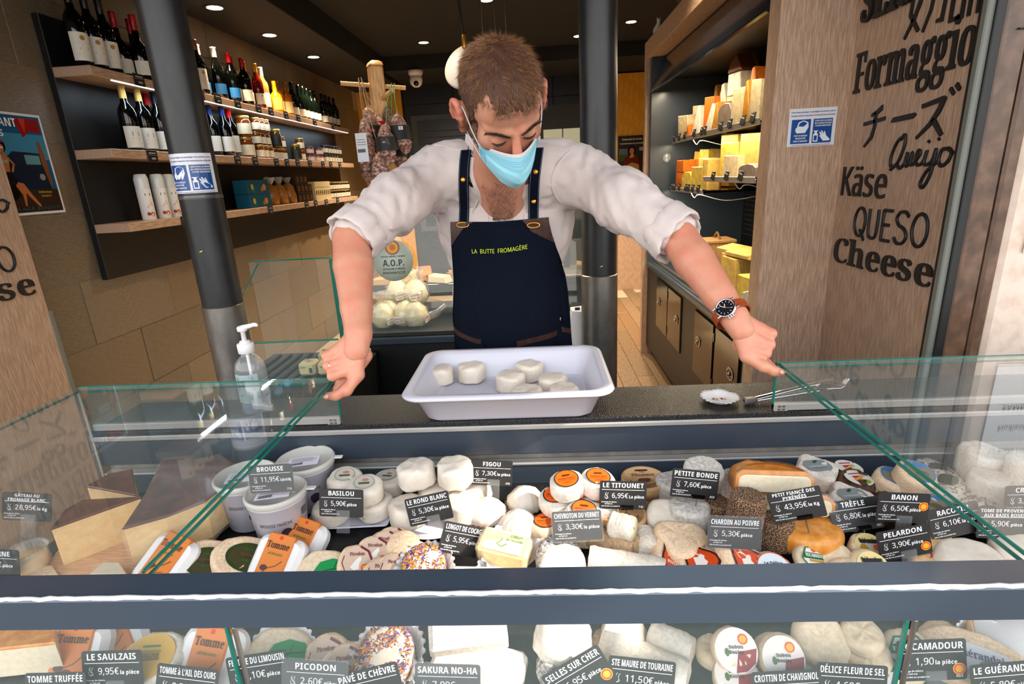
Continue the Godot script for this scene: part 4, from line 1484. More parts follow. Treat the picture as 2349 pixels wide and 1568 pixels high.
func apron(man: Node3D, inv: Transform3D, b: Array, on: Callable):
	# outline from the bib down, left and right edge at each height
	var ys := [1.512, 1.50, 1.47, 1.43, 1.39, 1.34, 1.29, 1.24, 1.19, 1.15, 1.05, 0.95]
	var xl := [-0.226, -0.227, -0.228, -0.231, -0.234, -0.238, -0.244, -0.251, -0.256, -0.258, -0.262, -0.268]
	var xr := [0.033, 0.034, 0.040, 0.052, 0.066, 0.078, 0.085, 0.088, 0.090, 0.092, 0.10, 0.11]
	var n := fnl(8.0, 91, 2)
	var at := func(k: float, u: float, lift: float) -> Vector3:
		var i := mini(int(k), ys.size() - 2)
		var f := k - i
		var y: float = lerpf(ys[i], ys[i + 1], f)
		var x := lerpf(lerpf(xl[i], xl[i + 1], f), lerpf(xr[i], xr[i + 1], f), u)
		var p: Vector3 = on.call(x, y, 0.0)
		p.z = maxf(p.z, -1.60)
		return p + Vector3(0, 0, 0.020 * pow(absf(u * 2.0 - 1.0), 5.0)) + Vector3(0, 0.004 * sin(u * PI) * (-1.0 if k < 0.5 else 0.0), 0.011 + lift + n.get_noise_3d(x, y * 0.6, 0) * 0.006)
	var rows := []
	for j in 34:
		var r := []
		for i in 29:
			r.append(at.call(j / 3.0, i / 28.0, 0.0))
		rows.append(r)
	var ap := obj("apron", sheet(rows, 0.003), M.denim, man, inv)
	var patch := func(called: String, m: Material, lift: float, thick: float, f: Callable, nu := 7, nv := 7) -> void:
		var rr := []
		for j in nv:
			var r := []
			for i in nu:
				var q: Vector2 = f.call(i / float(nu - 1), j / float(nv - 1))
				r.append(at.call(q.y, q.x, lift))
			rr.append(r)
		obj(called, sheet(rr, thick), m, ap)
	patch.call("leather_corner", M.leather, 0.003, 0.0025, func(i, j): return Vector2(i * lerpf(0.24, 0.015, j), j * 2.45))
	patch.call("leather_corner", M.leather, 0.003, 0.0025, func(i, j): return Vector2(1.0 - (1 - i) * lerpf(0.26, 0.12, j * j) if j < 0.7 else 1.0 - (1 - i) * lerpf(0.195, 0.01, (j - 0.7) / 0.3), j * 2.6))
	patch.call("top_hem", M.denim, 0.002, 0.0025, func(i, j): return Vector2(lerpf(0.02, 0.98, i), 0.05 + j * 1.0), 14, 3)
	patch.call("pocket_welt", M.leather, 0.006, 0.004, func(i, j): return Vector2(0.005 + i * 0.25, 7.75 + 0.42 * smoothstep(0, 1, i) + j * 0.35), 10, 3)
	patch.call("pocket_welt", M.leather, 0.006, 0.004, func(i, j): return Vector2(0.55 + i * 0.445, 8.35 - 0.35 * sin(i * 2.2) + 0.18 * i + j * 0.38), 12, 3)
	patch.call("apron_pocket", M.denim, 0.004, 0.004, func(i, j): return Vector2(0.006 + i * 0.27, 7.9 + 0.42 * smoothstep(0, 1, i) + j * 1.9), 9, 7)
	patch.call("apron_pocket", M.denim, 0.004, 0.004, func(i, j): return Vector2(0.53 + i * 0.46, 8.5 - 0.35 * sin(i * 2.2) + 0.18 * i + j * 1.5), 9, 7)
	for side in [0.004, 0.996]:
		var q := []
		for j in 24:
			q.append(at.call(0.3 + j * 0.35, side, 0.001))
		obj("edge_stitch", tube(q, 0.0016, 5), M.denim, ap)
	# embroidered shop name
	var mesh := words("LA  BUTTE  FROMAG\u00c8RE", 0.0115, {"wide": 0.150, "bold": false})
	var text := warp(mesh, func(v: Vector3) -> Vector3:
		var x := -0.100 + v.x
		var y := 1.4255 + v.y + 2.2 * (v.x + 0.03) * (v.x + 0.03) * 0.25 + 0.01 * v.x
		return on.call(x, y, 0.0) + Vector3(0, 0, 0.0145 + n.get_noise_3d(x, y * 0.6, 0) * 0.006))
	obj("embroidered_name", text, mat(Color(0.76, 0.82, 0.12), 0.7), ap)
	# straps, eyelets and buttons
	for s in 2:
		var way: Array = [[Vector3(-0.1939, 1.5018, -1.4762), Vector3(-0.1879, 1.543, -1.4628), Vector3(-0.1792, 1.5977, -1.4537), Vector3(-0.1727, 1.6455, -1.4581), Vector3(-0.1672, 1.688, -1.4765)], [Vector3(-0.0064, 1.4927, -1.4783), Vector3(-0.0048, 1.534, -1.4648), Vector3(-0.0015, 1.5887, -1.4554), Vector3(0.0048, 1.6363, -1.4545), Vector3(0.0133, 1.6837, -1.4745)]][s]
		var c: Array = curve(way, 5)
		var rr := []
		for p in c:
			var r := []
			for i in 5:
				var q: Vector3 = on.call(p.x + (i / 4.0 - 0.5) * 0.0265, p.y, 0.0)
				r.append(Vector3(q.x, q.y, q.z + 0.009))
			rr.push_front(r)
		var st := obj("strap", sheet(rr, 0.003), M.denim, ap)
		for e in [0, 4]:
			var line := []
			for r in rr:
				line.append(r[e].lerp(r[2], 0.18) + Vector3(0, 0, 0.001))
			obj("strap_stitch", tube(line, 0.0007, 4), M.stitch, st)
		var last: Vector3 = rr[-1][2]
		var ov := []
		for i in 17:
			ov.append(last + Vector3(cos(TAU * i / 16) * 0.0165, sin(TAU * i / 16) * 0.0065 + 0.001, 0.010))
		obj("eyelet", tube(ov, 0.0024, 7), M.brass, ap)
		var k := 12 if s == 0 else 7
		for kk in ([k] if s == 0 else [k, 14]):
			obj("button", lathe([V(0, 0), V(0.0062, 0), V(0.0068, 0.0012), V(0.0055, 0.003), V(0.002, 0.0036), V(0, 0.0034)], 20), M.brass, st, T(rr[rr.size() - 1 - kk][2] + Vector3(0, 0, 0.0005), Vector3(80, 0, 0)))


func watch(e: Vector3, w: Vector3):
	var ax := (w - e).normalized()
	var c := Vector3(0.4004, 1.3206, -1.129)
	var cam: Vector3 = (Vector3(0, 1.62, 0) - c).normalized()
	var up := (cam - ax * cam.dot(ax) + Vector3(-0.1, 0.05, 0)).normalized()
	var side := up.cross(ax).normalized()
	var t := thing("wristwatch", "chronograph wristwatch with dark blue dial and tan leather strap on the right-hand wrist", "watch", c + up * 0.036)
	t.set_meta("label", "chronograph wristwatch with dark blue dial and tan leather strap, worn by the man")
	t.basis = Basis(side, up, side.cross(up))
	obj("watch_case", lathe([V(0.019, -0.0045), V(0.0205, -0.003), V(0.0208, 0.001), V(0.0208, 0.001), V(0.0198, 0.0035), V(0.0178, 0.0042), V(0.0172, 0.0028), V(0, 0.0028)], 40), M.chrome, t)
	var face_ := []
	face_.append([Color(0.05, 0.07, 0.12), disc(0.0171, 0.0171, 36)])
	for k in 12:
		var a := TAU * k / 12
		face_.append([Color(0.86, 0.78, 0.6), stroke([cos(a) * 0.0118, sin(a) * 0.0118, cos(a) * 0.015, sin(a) * 0.015], 0.0011)])
	for k in 3:
		var a := TAU * (k + 0.25) / 4
		face_.append([Color(0.16, 0.19, 0.26), off(disc(0.0042, 0.0042, 20), cos(a) * 0.0078, sin(a) * 0.0078)])
		face_.append([Color(0.06, 0.08, 0.13), off(disc(0.0036, 0.0036, 20), cos(a) * 0.0078, sin(a) * 0.0078)])
	face_.append([Color(0.92, 0.84, 0.6), stroke([0, 0, 0.006, 0.006], 0.0014)])
	face_.append([Color(0.92, 0.84, 0.6), stroke([0, 0, -0.003, 0.012], 0.0012)])
	face_.append([Color(0.85, 0.7, 0.45), stroke([-0.002, 0.004, 0.006, -0.013], 0.0005)])
	obj("dial", print_mesh(face_, null, 0.00008), M.print_gloss, t, T(Vector3(0, 0.0028, 0), Vector3(-90, 25, 0)))
	for k in 3:
		obj("pusher", lathe([V(0.0015, 0), V(0.0015, 0.003), V(0.0024, 0.003), V(0.0024, 0.0055), V(0, 0.0058)], 12), M.chrome, t, Transform3D(Basis(Vector3(0, 1, 0), Vector3(-0.25 + 0.25 * k, 0, -1).normalized() * -1.0, Vector3(1, 0, 0)), Vector3(0.006 * (k - 1), 0, 0.0195)))
	for s in [-1.0, 1.0]:
		var r1 := []
		for j in 15:
			var a := 0.28 + j * 0.19
			var row := []
			for i in 4:
				row.append(Vector3(s * sin(a) * 0.0385, -0.0365 + cos(a) * 0.0375, (i / 3.0 - 0.5) * 0.020 * (1.0 - 0.01 * j)))
			r1.append(row)
		obj("watch_strap", sheet(r1, 0.0025, s > 0), M.tan_leather, t)
		for z in [-0.0105, 0.0105]:
			obj("lug", bx(Vector3(0.009, 0.0045, 0.0035), 0.001), M.chrome, t, T(Vector3(s * 0.0195, 0.0, z), Vector3(0, 0, -s * 20)))


const ORD := ["first", "second", "third", "fourth", "fifth", "sixth", "seventh", "eighth", "ninth", "tenth", "eleventh", "twelfth", "thirteenth", "fourteenth", "fifteenth", "sixteenth", "seventeenth", "eighteenth", "nineteenth", "twentieth", "twenty-first", "twenty-second", "twenty-third", "twenty-fourth", "twenty-fifth", "twenty-sixth", "twenty-seventh", "twenty-eighth", "twenty-ninth", "thirtieth", "thirty-first", "thirty-second", "thirty-third", "thirty-fourth"]


# a paper label wrapped round a bottle or jar, lines of grey print on it
func wrap_label(r: float, y: float, h: float, half: float, c: Color, ink: Color, mark := 0) -> ArrayMesh:
	var layers := []
	var n := 10
	for i in n:
		var x0 := r * half * (i * 2.0 / n - 1.0)
		var x1 := r * half * ((i + 1) * 2.0 / n - 1.0)
		layers.append([c, [x0, y, x1, y, x1, y + h, x0, y + h]])
	for k in 3:
		var w: float = r * half * [0.5, 0.34, 0.42][k]
		layers.append([ink, [-w, y + h * (0.2 + 0.2 * k), w, y + h * (0.2 + 0.2 * k), w, y + h * (0.2 + 0.2 * k) + h * 0.045, -w, y + h * (0.2 + 0.2 * k) + h * 0.045]])
	if mark == 1:
		layers.append([Color(0.62, 0.48, 0.16), off(disc(h * 0.09, h * 0.09, 10), 0, y + h * 0.8)])
	elif mark == 2:
		layers.append([Color(0.1, 0.09, 0.08), [-r * 0.35, y + h * 0.55, r * 0.35, y + h * 0.55, r * 0.35, y + h * 0.75, -r * 0.35, y + h * 0.75]])
	return print_mesh(layers, bend(r), 0.00006)


func bottle(kind: Dictionary) -> Node3D:
	var h: float = kind.get("h", 0.30)
	var r: float = kind.get("r", 0.0385)
	var t := Node3D.new()
	t.name = numbered(kind.get("name", "wine_bottle"))
	add_child(t)
	t.set_meta("kindname", kind.get("name", "wine_bottle"))
	t.set_meta("category", "bottle")
	var sh: float = kind.get("shoulder", 0.58)
	obj("body", lathe([V(0, 0.003), V(r * 0.8, 0.0), V(r, 0.006), V(r, h * sh), V(r * 0.88, h * (sh + 0.07)), V(0.0165, h * (sh + 0.17)), V(0.0145, h * 0.86), V(0.0145, h * 0.985), V(0, h * 0.99)], 20), kind.glass, t)
	if kind.has("cap"):
		obj("capsule", lathe([V(0.0152, h * kind.get("capfrom", 0.80)), V(0.0158, h * 0.82), V(0.0152, h * 0.965), V(0.0165, h * 0.97), V(0.0165, h * 0.998), V(0.013, h), V(0, h)], 18), kind.cap, t)
	obj("label", wrap_label(r + 0.0006, h * kind.get("ly", 0.1), h * kind.get("lh", 0.32), 1.25, kind.get("label", Color(0.85, 0.83, 0.78)), kind.get("ink", Color(0.25, 0.22, 0.2)), kind.get("mark", 0)), M.print, t, T(Vector3.ZERO, Vector3(0, 62, 0)))
	return t


func jar(called: String, r: float, h: float, fill: Material, lid: Material, lab: Color, cat := "jar") -> Node3D:
	var t := Node3D.new()
	t.name = numbered(called)
	add_child(t)
	t.set_meta("kindname", called)
	t.set_meta("category", cat)
	obj("body", lathe([V(0, 0.002), V(r * 0.9, 0), V(r, 0.005), V(r, h * 0.72), V(r * 0.9, h * 0.82), V(r * 0.86, h * 0.84), V(0, h * 0.84)], 18), fill, t)
	obj("lid", lathe([V(r * 0.9, h * 0.84), V(r * 0.94, h * 0.85), V(r * 0.94, h * 0.97), V(r * 0.88, h), V(0, h * 0.995)], 18), lid, t)
	obj("label", wrap_label(r + 0.0006, h * 0.12, h * 0.5, 1.3, lab, Color(0.35, 0.3, 0.25)), M.print, t, T(Vector3.ZERO, Vector3(0, 62, 0)))
	return t


# sets out copies of each kind; list holds [kind, z, x]; the first of a kind is the pattern itself
func set_out(list: Array, y: float, made: Dictionary, where: String, group: String):
	var columns := {}
	for e in list:
		var k: String = e[0]
		if not columns.has(k):
			columns[k] = []
		if not e[1] in columns[k]:
			columns[k].append(e[1])
		var src: Node3D = made[k][0]
		var at := Vector3(e[2], y + (e[3] if e.size() > 3 else 0.0), e[1])
		var stacked := list.any(func(f): return f[0] == k and f.size() > 3 and f[3] > 0.0)
		var text: String = made[k][1] + ((", %s from near end" if not stacked else ", %s column") % ORD[columns[k].find(e[1])] if columns[k].size() > 1 else "")
		if stacked:
			text += ", %s row" % ["bottom", "second", "top"][int(round((e[3] if e.size() > 3 else 0.0) / 0.09))]
		text += ", " + where
		if not made[k][2]:
			made[k][2] = true
			src.position = at
			src.set_meta("label", text)
			src.set_meta("group", group)
		else:
			dup(src, at, 0.0, text, group)


func wine_shelves():
	var dark := mat(Color(0.012, 0.016, 0.014), 0.08)
	var green := mat(Color(0.03, 0.06, 0.035), 0.08)
	var cap := func(c: Color) -> Material: return mat(c, 0.32, 0.25)
	var unit := thing("shelf_unit", "black wall panel with three oak shelves of wine bottles and jars", "shelf", Vector3(-2.08, 1.24, -4.3))
	obj("back_panel", bx(Vector3(0.03, 1.14, 3.5), 0.002), M.black, unit, T(Vector3(0.001, 0.57, 0.02)))
	for y in [2.13, 1.79, 1.46]:
		obj("shelf", bx(Vector3(0.17, 0.04, 3.46), 0.002), M.oak_deep, unit, T(Vector3(0.101, y + 0.02 - 1.24, 0.04)))
	obj("led_strip", bx(Vector3(0.008, 0.005, 3.3), 0.001), M.led, unit, T(Vector3(0.18, 2.1275 - 1.24, 0.0)))
	var led := AreaLight3D.new()
	led.name = "strip_light"
	led.area_size = Vector2(0.02, 3.2)
	led.light_energy = 0.5
	led.light_color = Color(0.85, 0.93, 1.0)
	led.area_range = 4
	led.shadow_enabled = true
	led.rotation_degrees = Vector3(-90, 0, 0)
	led.position = Vector3(0.178, 2.117 - 1.24, 0.0)
	unit.add_child(led)
	# wine
	var made := {}
	var red: Material = cap.call(Color(0.62, 0.03, 0.05))
	var kinds := {
		"yb": [{"glass": dark, "cap": cap.call(Color(0.06, 0.05, 0.02)), "ly": 0.08, "lh": 0.36, "mark": 1, "h": 0.315}, "dark wine bottle with black capsule and white label"],
		"rb": [{"glass": dark, "cap": red, "ly": 0.08, "lh": 0.22, "r": 0.043, "shoulder": 0.45, "capfrom": 0.76}, "broad dark wine bottle with long red capsule"],
		"gc": [{"glass": dark, "cap": cap.call(Color(0.70, 0.52, 0.28)), "lh": 0.4}, "dark wine bottle with gold capsule and tall label"],
		"co": [{"glass": dark, "cap": cap.call(Color(0.42, 0.20, 0.10)), "label": Color(0.7, 0.69, 0.66), "lh": 0.38, "mark": 1}, "dark wine bottle with copper capsule and grey label"],
		"si": [{"glass": dark, "cap": cap.call(Color(0.75, 0.75, 0.74)), "label": Color(0.10, 0.36, 0.58), "lh": 0.2}, "dark wine bottle with silver capsule and blue label"],
		"rd": [{"glass": dark, "cap": red, "label": Color(0.10, 0.36, 0.58), "lh": 0.2}, "dark wine bottle with red capsule and blue label"],
		"rw": [{"glass": dark, "cap": red, "lh": 0.24}, "dark wine bottle with red capsule and white label"],
		"ye": [{"glass": mat(Color(0.35, 0.07, 0.03), 0.1), "cap": cap.call(Color(0.72, 0.50, 0.10)), "lh": 0.24, "mark": 1}, "amber wine bottle with yellow capsule"],
		"ro": [{"glass": mat(Color(0.86, 0.45, 0.22), 0.1), "cap": cap.call(Color(0.9, 0.88, 0.86)), "lh": 0.32}, "pink wine bottle with white capsule"],
		"ju": [{"name": "juice_bottle", "glass": mat(Color(0.86, 0.52, 0.02), 0.2), "h": 0.24, "r": 0.045, "shoulder": 0.5, "label": Color(0.88, 0.70, 0.3), "ly": 0.12, "lh": 0.36}, "big orange juice bottle with pale label"],
		"ap": [{"name": "juice_bottle", "glass": mat(Color(0.62, 0.33, 0.06), 0.12), "h": 0.26, "label": Color(0.86, 0.76, 0.5)}, "amber juice bottle with cream label"],
		"dk": [{"glass": green, "h": 0.28, "lh": 0.2, "ly": 0.09}, "dark green bottle with low white label"],
		"gg": [{"glass": dark, "cap": cap.call(Color(0.80, 0.66, 0.36)), "ly": 0.05, "lh": 0.33, "mark": 2, "r": 0.04, "capfrom": 0.78}, "dark wine bottle with pale gold capsule and white label"],
		"nv": [{"glass": dark, "cap": cap.call(Color(0.05, 0.07, 0.12)), "ly": 0.05, "lh": 0.3, "r": 0.04}, "dark wine bottle with navy capsule and cream label"],
		"rr": [{"glass": dark, "cap": red, "label": Color(0.62, 0.58, 0.55), "lh": 0.36}, "dark wine bottle with red capsule and grey crest label"],
		"bl": [{"glass": dark, "cap": cap.call(Color(0.08, 0.16, 0.42)), "lh": 0.3}, "dark wine bottle with bright blue capsule and cream label"],
		"re": [{"glass": dark, "cap": cap.call(Color(0.78, 0.07, 0.10)), "lh": 0.34}, "dark wine bottle with scarlet capsule and cream label"],
	}
	for k in kinds:
		var b := bottle(kinds[k][0])
		b.position = Vector3(-1.98, 0, 0)
		made[k] = [b, kinds[k][1], false]
	var x := -1.97
	set_out([["yb", -2.60, x], ["yb", -2.69, x], ["yb", -2.78, x], ["rb", -2.90, -2.0], ["rb", -2.97, -1.95], ["rb", -3.03, -2.01], ["rb", -3.09, -1.95], ["gc", -3.28, -2.0], ["gc", -3.35, -1.96], ["co", -3.43, -2.02], ["co", -3.48, -1.95], ["si", -3.59, -2.0], ["si", -3.68, -1.95], ["rd", -3.77, -2.0], ["rd", -3.85, -1.95], ["rw", -3.95, -1.99], ["rw", -4.02, -1.95],
		["ye", -4.12, -1.99], ["ye", -4.20, -1.95], ["ro", -4.33, x], ["ju", -4.52, x], ["ap", -4.64, -2.0], ["ap", -4.72, x], ["dk", -4.84, x], ["dk", -4.98, x], ["dk", -5.07, x], ["dk", -5.16, x], ["dk", -5.25, x], ["dk", -5.34, x], ["dk", -5.43, -2.01], ["dk", -5.52, x], ["dk", -5.62, x], ["dk", -5.72, x], ["dk", -5.84, x]], 2.1715, made, "top shelf", "bottles on the top wine shelf")
	set_out([["gg", -2.80, x], ["gg", -2.91, x], ["nv", -3.02, -1.96], ["re", -3.06, -2.03], ["nv", -3.12, -1.95], ["rr", -3.21, -1.96], ["bl", -3.57, -1.99], ["bl", -3.66, -1.96], ["re", -3.76, -1.97]], 1.8315, made, "middle shelf", "bottles on the middle wine shelf")
	# jars and boxes
	var gold := mat(Color(0.66, 0.52, 0.24), 0.3, 0.6)
	var honey := mat(Color(0.40, 0.17, 0.05), 0.12)
	var olive := mat(Color(0.22, 0.17, 0.06), 0.12)
	var jam := mat(Color(0.10, 0.03, 0.03), 0.12)
	made = {
		"H": [jar("honey_jar", 0.052, 0.135, honey, gold, Color(0.82, 0.76, 0.62)), "large amber jar with gold lid", false],
		"O": [jar("preserve_jar", 0.034, 0.09, honey, gold, Color(0.84, 0.79, 0.66)), "small amber jar with cream label", false],
		"G": [jar("olive_jar", 0.04, 0.13, olive, gold, Color(0.12, 0.12, 0.11)), "olive jar with black label", false],
		"D": [jar("jam_jar", 0.032, 0.075, jam, M.black, Color(0.70, 0.66, 0.58)), "small dark jam jar with black lid", false],
		"P": [jar("spread_pot", 0.04, 0.06, mat(Color(0.45, 0.18, 0.12), 0.3), mat(Color(0.32, 0.12, 0.09), 0.4), Color(0.75, 0.68, 0.6)), "low reddish pot of spread", false],
	}
	for k in made:
		made[k][0].position = Vector3(-1.97, 0, 0)
	var l := [["H", -3.92, -1.97], ["H", -3.92, -1.97, 0.137], ["G", -4.72, -1.96], ["G", -4.40, -1.97, 0.092]]
	for k in 3:
		for h in 3:
			l.append(["O", -4.06 - k * 0.073, -1.95 - 0.01 * (h % 2), h * 0.091])
	for k in 5:
		for h in 2:
			if k != 3 or h == 0:
				l.append(["O", -4.40 - k * 0.075 - (0.12 if k > 2 else 0.0), -2.0 if k < 3 else -1.96, h * 0.091])
	for k in 3:
		for h in 2 - k % 2:
			l.append(["P", -5.0 - k * 0.11, -1.96, h * 0.062])
	for k in 6:
		for h in 2:
			l.append(["D", -5.35 - k * 0.075, -1.95, h * 0.077])
	set_out(l, 1.8315, made, "middle shelf", "jars on the middle shelf")
	var blackjar := {"D": [jar("jam_jar", 0.032, 0.075, jam, gold, Color(0.80, 0.78, 0.72)), "small dark jar with gold lid", false]}
	l = []
	for k in 8:
		for h in 2:
			l.append(["D", -5.32 - k * 0.073, -1.95, h * 0.077])
	set_out(l, 1.5015, blackjar, "low shelf", "jars on the low shelf")
	for k in 4:
		var at := Vector3(-1.965 + 0.01 * (k % 2), 1.50, -2.78 - k * 0.105)
		var t := thing("spray_can", "tall white spray can with peach print, %s from near end, low shelf" % ORD[k], "spray can", at, 0.0, "white spray cans on the low shelf")
		obj("body", lathe([V(0.03, 0), V(0.032, 0.003), V(0.032, 0.15), V(0.026, 0.163), V(0, 0.165)], 20), M.white, t)
		obj("cap", lathe([V(0.032, 0.152), V(0.0325, 0.2), V(0.026, 0.222), V(0, 0.224)], 18), mat(Color(0.80, 0.82, 0.82), 0.15), t)
		obj("printed_label", print_mesh([[Color(0.86, 0.85, 0.80), [-0.03, 0.01, 0.03, 0.01, 0.03, 0.14, -0.03, 0.14]], [Color(0.78, 0.35, 0.12), off(disc(0.012, 0.011, 12), 0.006, 0.028)], [Color(0.55, 0.12, 0.06), off(disc(0.008, 0.009, 12), -0.012, 0.03)], [Color(0.16, 0.32, 0.20), [-0.012, 0.118, 0.012, 0.118, 0.012, 0.13, -0.012, 0.13]], [Color(0.75, 0.5, 0.35), stroke([-0.012, 0.06, 0.0, 0.075, 0.012, 0.07, 0.006, 0.09], 0.003)]], bend(0.0325), 0.00006), M.print_gloss, t, T(Vector3.ZERO, Vector3(0, 60, 0)))
	for k in 3:
		var c: Color = [Color(0.62, 0.35, 0.03), Color(0.42, 0.36, 0.03), Color(0.16, 0.17, 0.03)][k]
		var t := thing("oil_jar", "flat %s jar with a round white label, beside the spray cans" % ["amber", "yellow-green", "dark green"][k], "jar", Vector3(-1.95, 1.50, -3.21 - k * 0.085), 0.0, "round-labelled jars on the low shelf")
		obj("body", lathe([V(0, 0), V(0.036, 0.002), V(0.04, 0.03), V(0.04, 0.11), V(0.034, 0.15), V(0.03, 0.17), V(0, 0.172)], 18), mat(c, 0.12), t)
		obj("lid", lathe([V(0.031, 0.17), V(0.032, 0.172), V(0.032, 0.19), V(0, 0.191)], 16), gold, t)
		obj("label", print_mesh([[Color(0.86, 0.86, 0.82), disc(0.028, 0.042, 18)], [Color(0.3, 0.3, 0.28), [-0.015, 0.004, 0.015, 0.004, 0.015, 0.008, -0.015, 0.008]]], bend(0.041), 0.00008), M.print, t, T(Vector3(0, 0.065, 0), Vector3(0, 62, 0)))
	for k in 2:
		var t := thing("biscuit_box", "turquoise biscuit carton, %s of the pair stacked right of the left column" % ["lower", "upper"][k], "box", Vector3(-1.955, 1.50 + k * 0.092, -3.86), 0.0, "turquoise biscuit cartons")
		obj("carton", bx(Vector3(0.10, 0.09, 0.30), 0.002), mat(Color(0.03, 0.30, 0.40), 0.4), t, T(Vector3(0, 0.046, 0)))
		obj("print", print_mesh([[Color(0.72, 0.50, 0.25), off(disc(0.028, 0.022, 9), 0.08, -0.005)], [Color(0.62, 0.40, 0.18), off(disc(0.02, 0.016, 8), 0.045, -0.018)], [Color(0.75, 0.62, 0.15), off(disc(0.018, 0.02, 10), -0.09, 0.0)], [Color(0.1, 0.45, 0.3), [-0.1, -0.03, -0.07, -0.035, -0.06, 0.0]]]), M.print, t, T(Vector3(0.0505, 0.046, 0), Vector3(0, 90, 0)))
	for k in 3:
		var t := thing("pasta_bag", "clear cellophane bag of golden pasta, %s from the turquoise cartons" % ORD[k], "bag", Vector3(-1.96, 1.50, -4.15 - k * 0.15), 0.0, "cellophane bags on the low shelf")
		obj("pasta", lumpy(lathe([V(0, 0), V(0.05, 0.004), V(0.055, 0.06), V(0.045, 0.13), V(0.015, 0.15), V(0, 0.15)], 14), 0.012, 30, k), vmat(noise_tex(0.12, Color(0.45, 0.25, 0.06), Color(0.75, 0.5, 0.2), {"seed": 70 + k, "size": 128}), Vector3(5, 5, 5), 0.3), t)
		obj("bag_neck", lumpy(lathe([V(0.012, 0.15), V(0.035, 0.19), V(0.04, 0.2)], 14), 0.012, 40, k), M.clear, t)
	for k in 8:
		for h in 3:
			if k < 4 and (h < 2 or k < 3):
				var t := thing("tea_tin", "small brown box with a gold square window, %s column, %s row" % [ORD[k], ["bottom", "middle", "top"][h]], "box", Vector3(-1.955, 1.50 + h * 0.072, -4.58 - k * 0.078), 0.0, "brown boxes on the low shelf")
				obj("carton", bx(Vector3(0.06, 0.07, 0.072), 0.002), mat(Color(0.13, 0.075, 0.04), 0.4), t, T(Vector3(0, 0.035, 0)))
				obj("window", bx(Vector3(0.002, 0.04, 0.04), 0.0005), mat(Color(0.5, 0.33, 0.12), 0.3, 0.4), t, T(Vector3(0.03, 0.037, 0)))
	for k in 8:
		var t := thing("cracker_box", "tall ivory box with an oval brown picture, %s of the ivory row" % ORD[k], "box", Vector3(-1.95, 1.50, -4.93 - k * 0.047), 0.0, "ivory boxes on the low shelf")
		obj("carton", bx(Vector3(0.06, 0.16, 0.044), 0.002), mat(Color(0.78, 0.72, 0.55), 0.5), t, T(Vector3(0, 0.08, 0)))
		obj("picture", print_mesh([[Color(0.33, 0.22, 0.12), disc(0.014, 0.024, 14)], [Color(0.25, 0.22, 0.2), off(rrect(0.026, 0.006, 0.001, 1), 0, 0.045)]]), M.print, t, T(Vector3(0.0303, 0.065, 0), Vector3(0, 90, 0)))
	# black price tags along the shelf edges
	var tags := [[2.122, [-2.83, -3.34, -3.52, -3.75, -4.03, -4.22, -4.47, -4.7, -5.05, -5.5]], [1.772, [-2.80, -3.02, -3.62, -3.85, -4.17, -4.35, -4.55, -4.8, -5.1, -5.3, -5.55]], [1.442, [-2.95, -3.12, -3.32, -3.95, -4.6, -4.8, -5.05, -5.35]]]
	var tm := bx(Vector3(0.003, 0.055, 0.075), 0.0008)
	var pm := print_mesh([[Color(0.75, 0.75, 0.75), [-0.025, 0.012, 0.025, 0.012, 0.025, 0.016, -0.025, 0.016]], [Color(0.5, 0.5, 0.5), [-0.03, 0.004, 0.03, 0.004, 0.03, 0.006, -0.03, 0.006]], [Color(0.6, 0.6, 0.6), [-0.01, -0.016, 0.02, -0.016, 0.02, -0.007, -0.01, -0.007]]])
	for s in 3:
		for i in tags[s][1].size():
			var t := thing("shelf_tag", "small black price tag on the edge of the %s shelf, %s from the near end" % [["top", "middle", "low"][s], ORD[i]], "price tag", Vector3(-1.8905, tags[s][0] + 0.033, tags[s][1][i]), 0.0, "price tags on the wine shelves")
			obj("card", tm, M.tag_black, t)
			obj("print", pm, M.print, t, T(Vector3(0.0017, 0, 0), Vector3(0, 90, 0)))
	beach_poster()


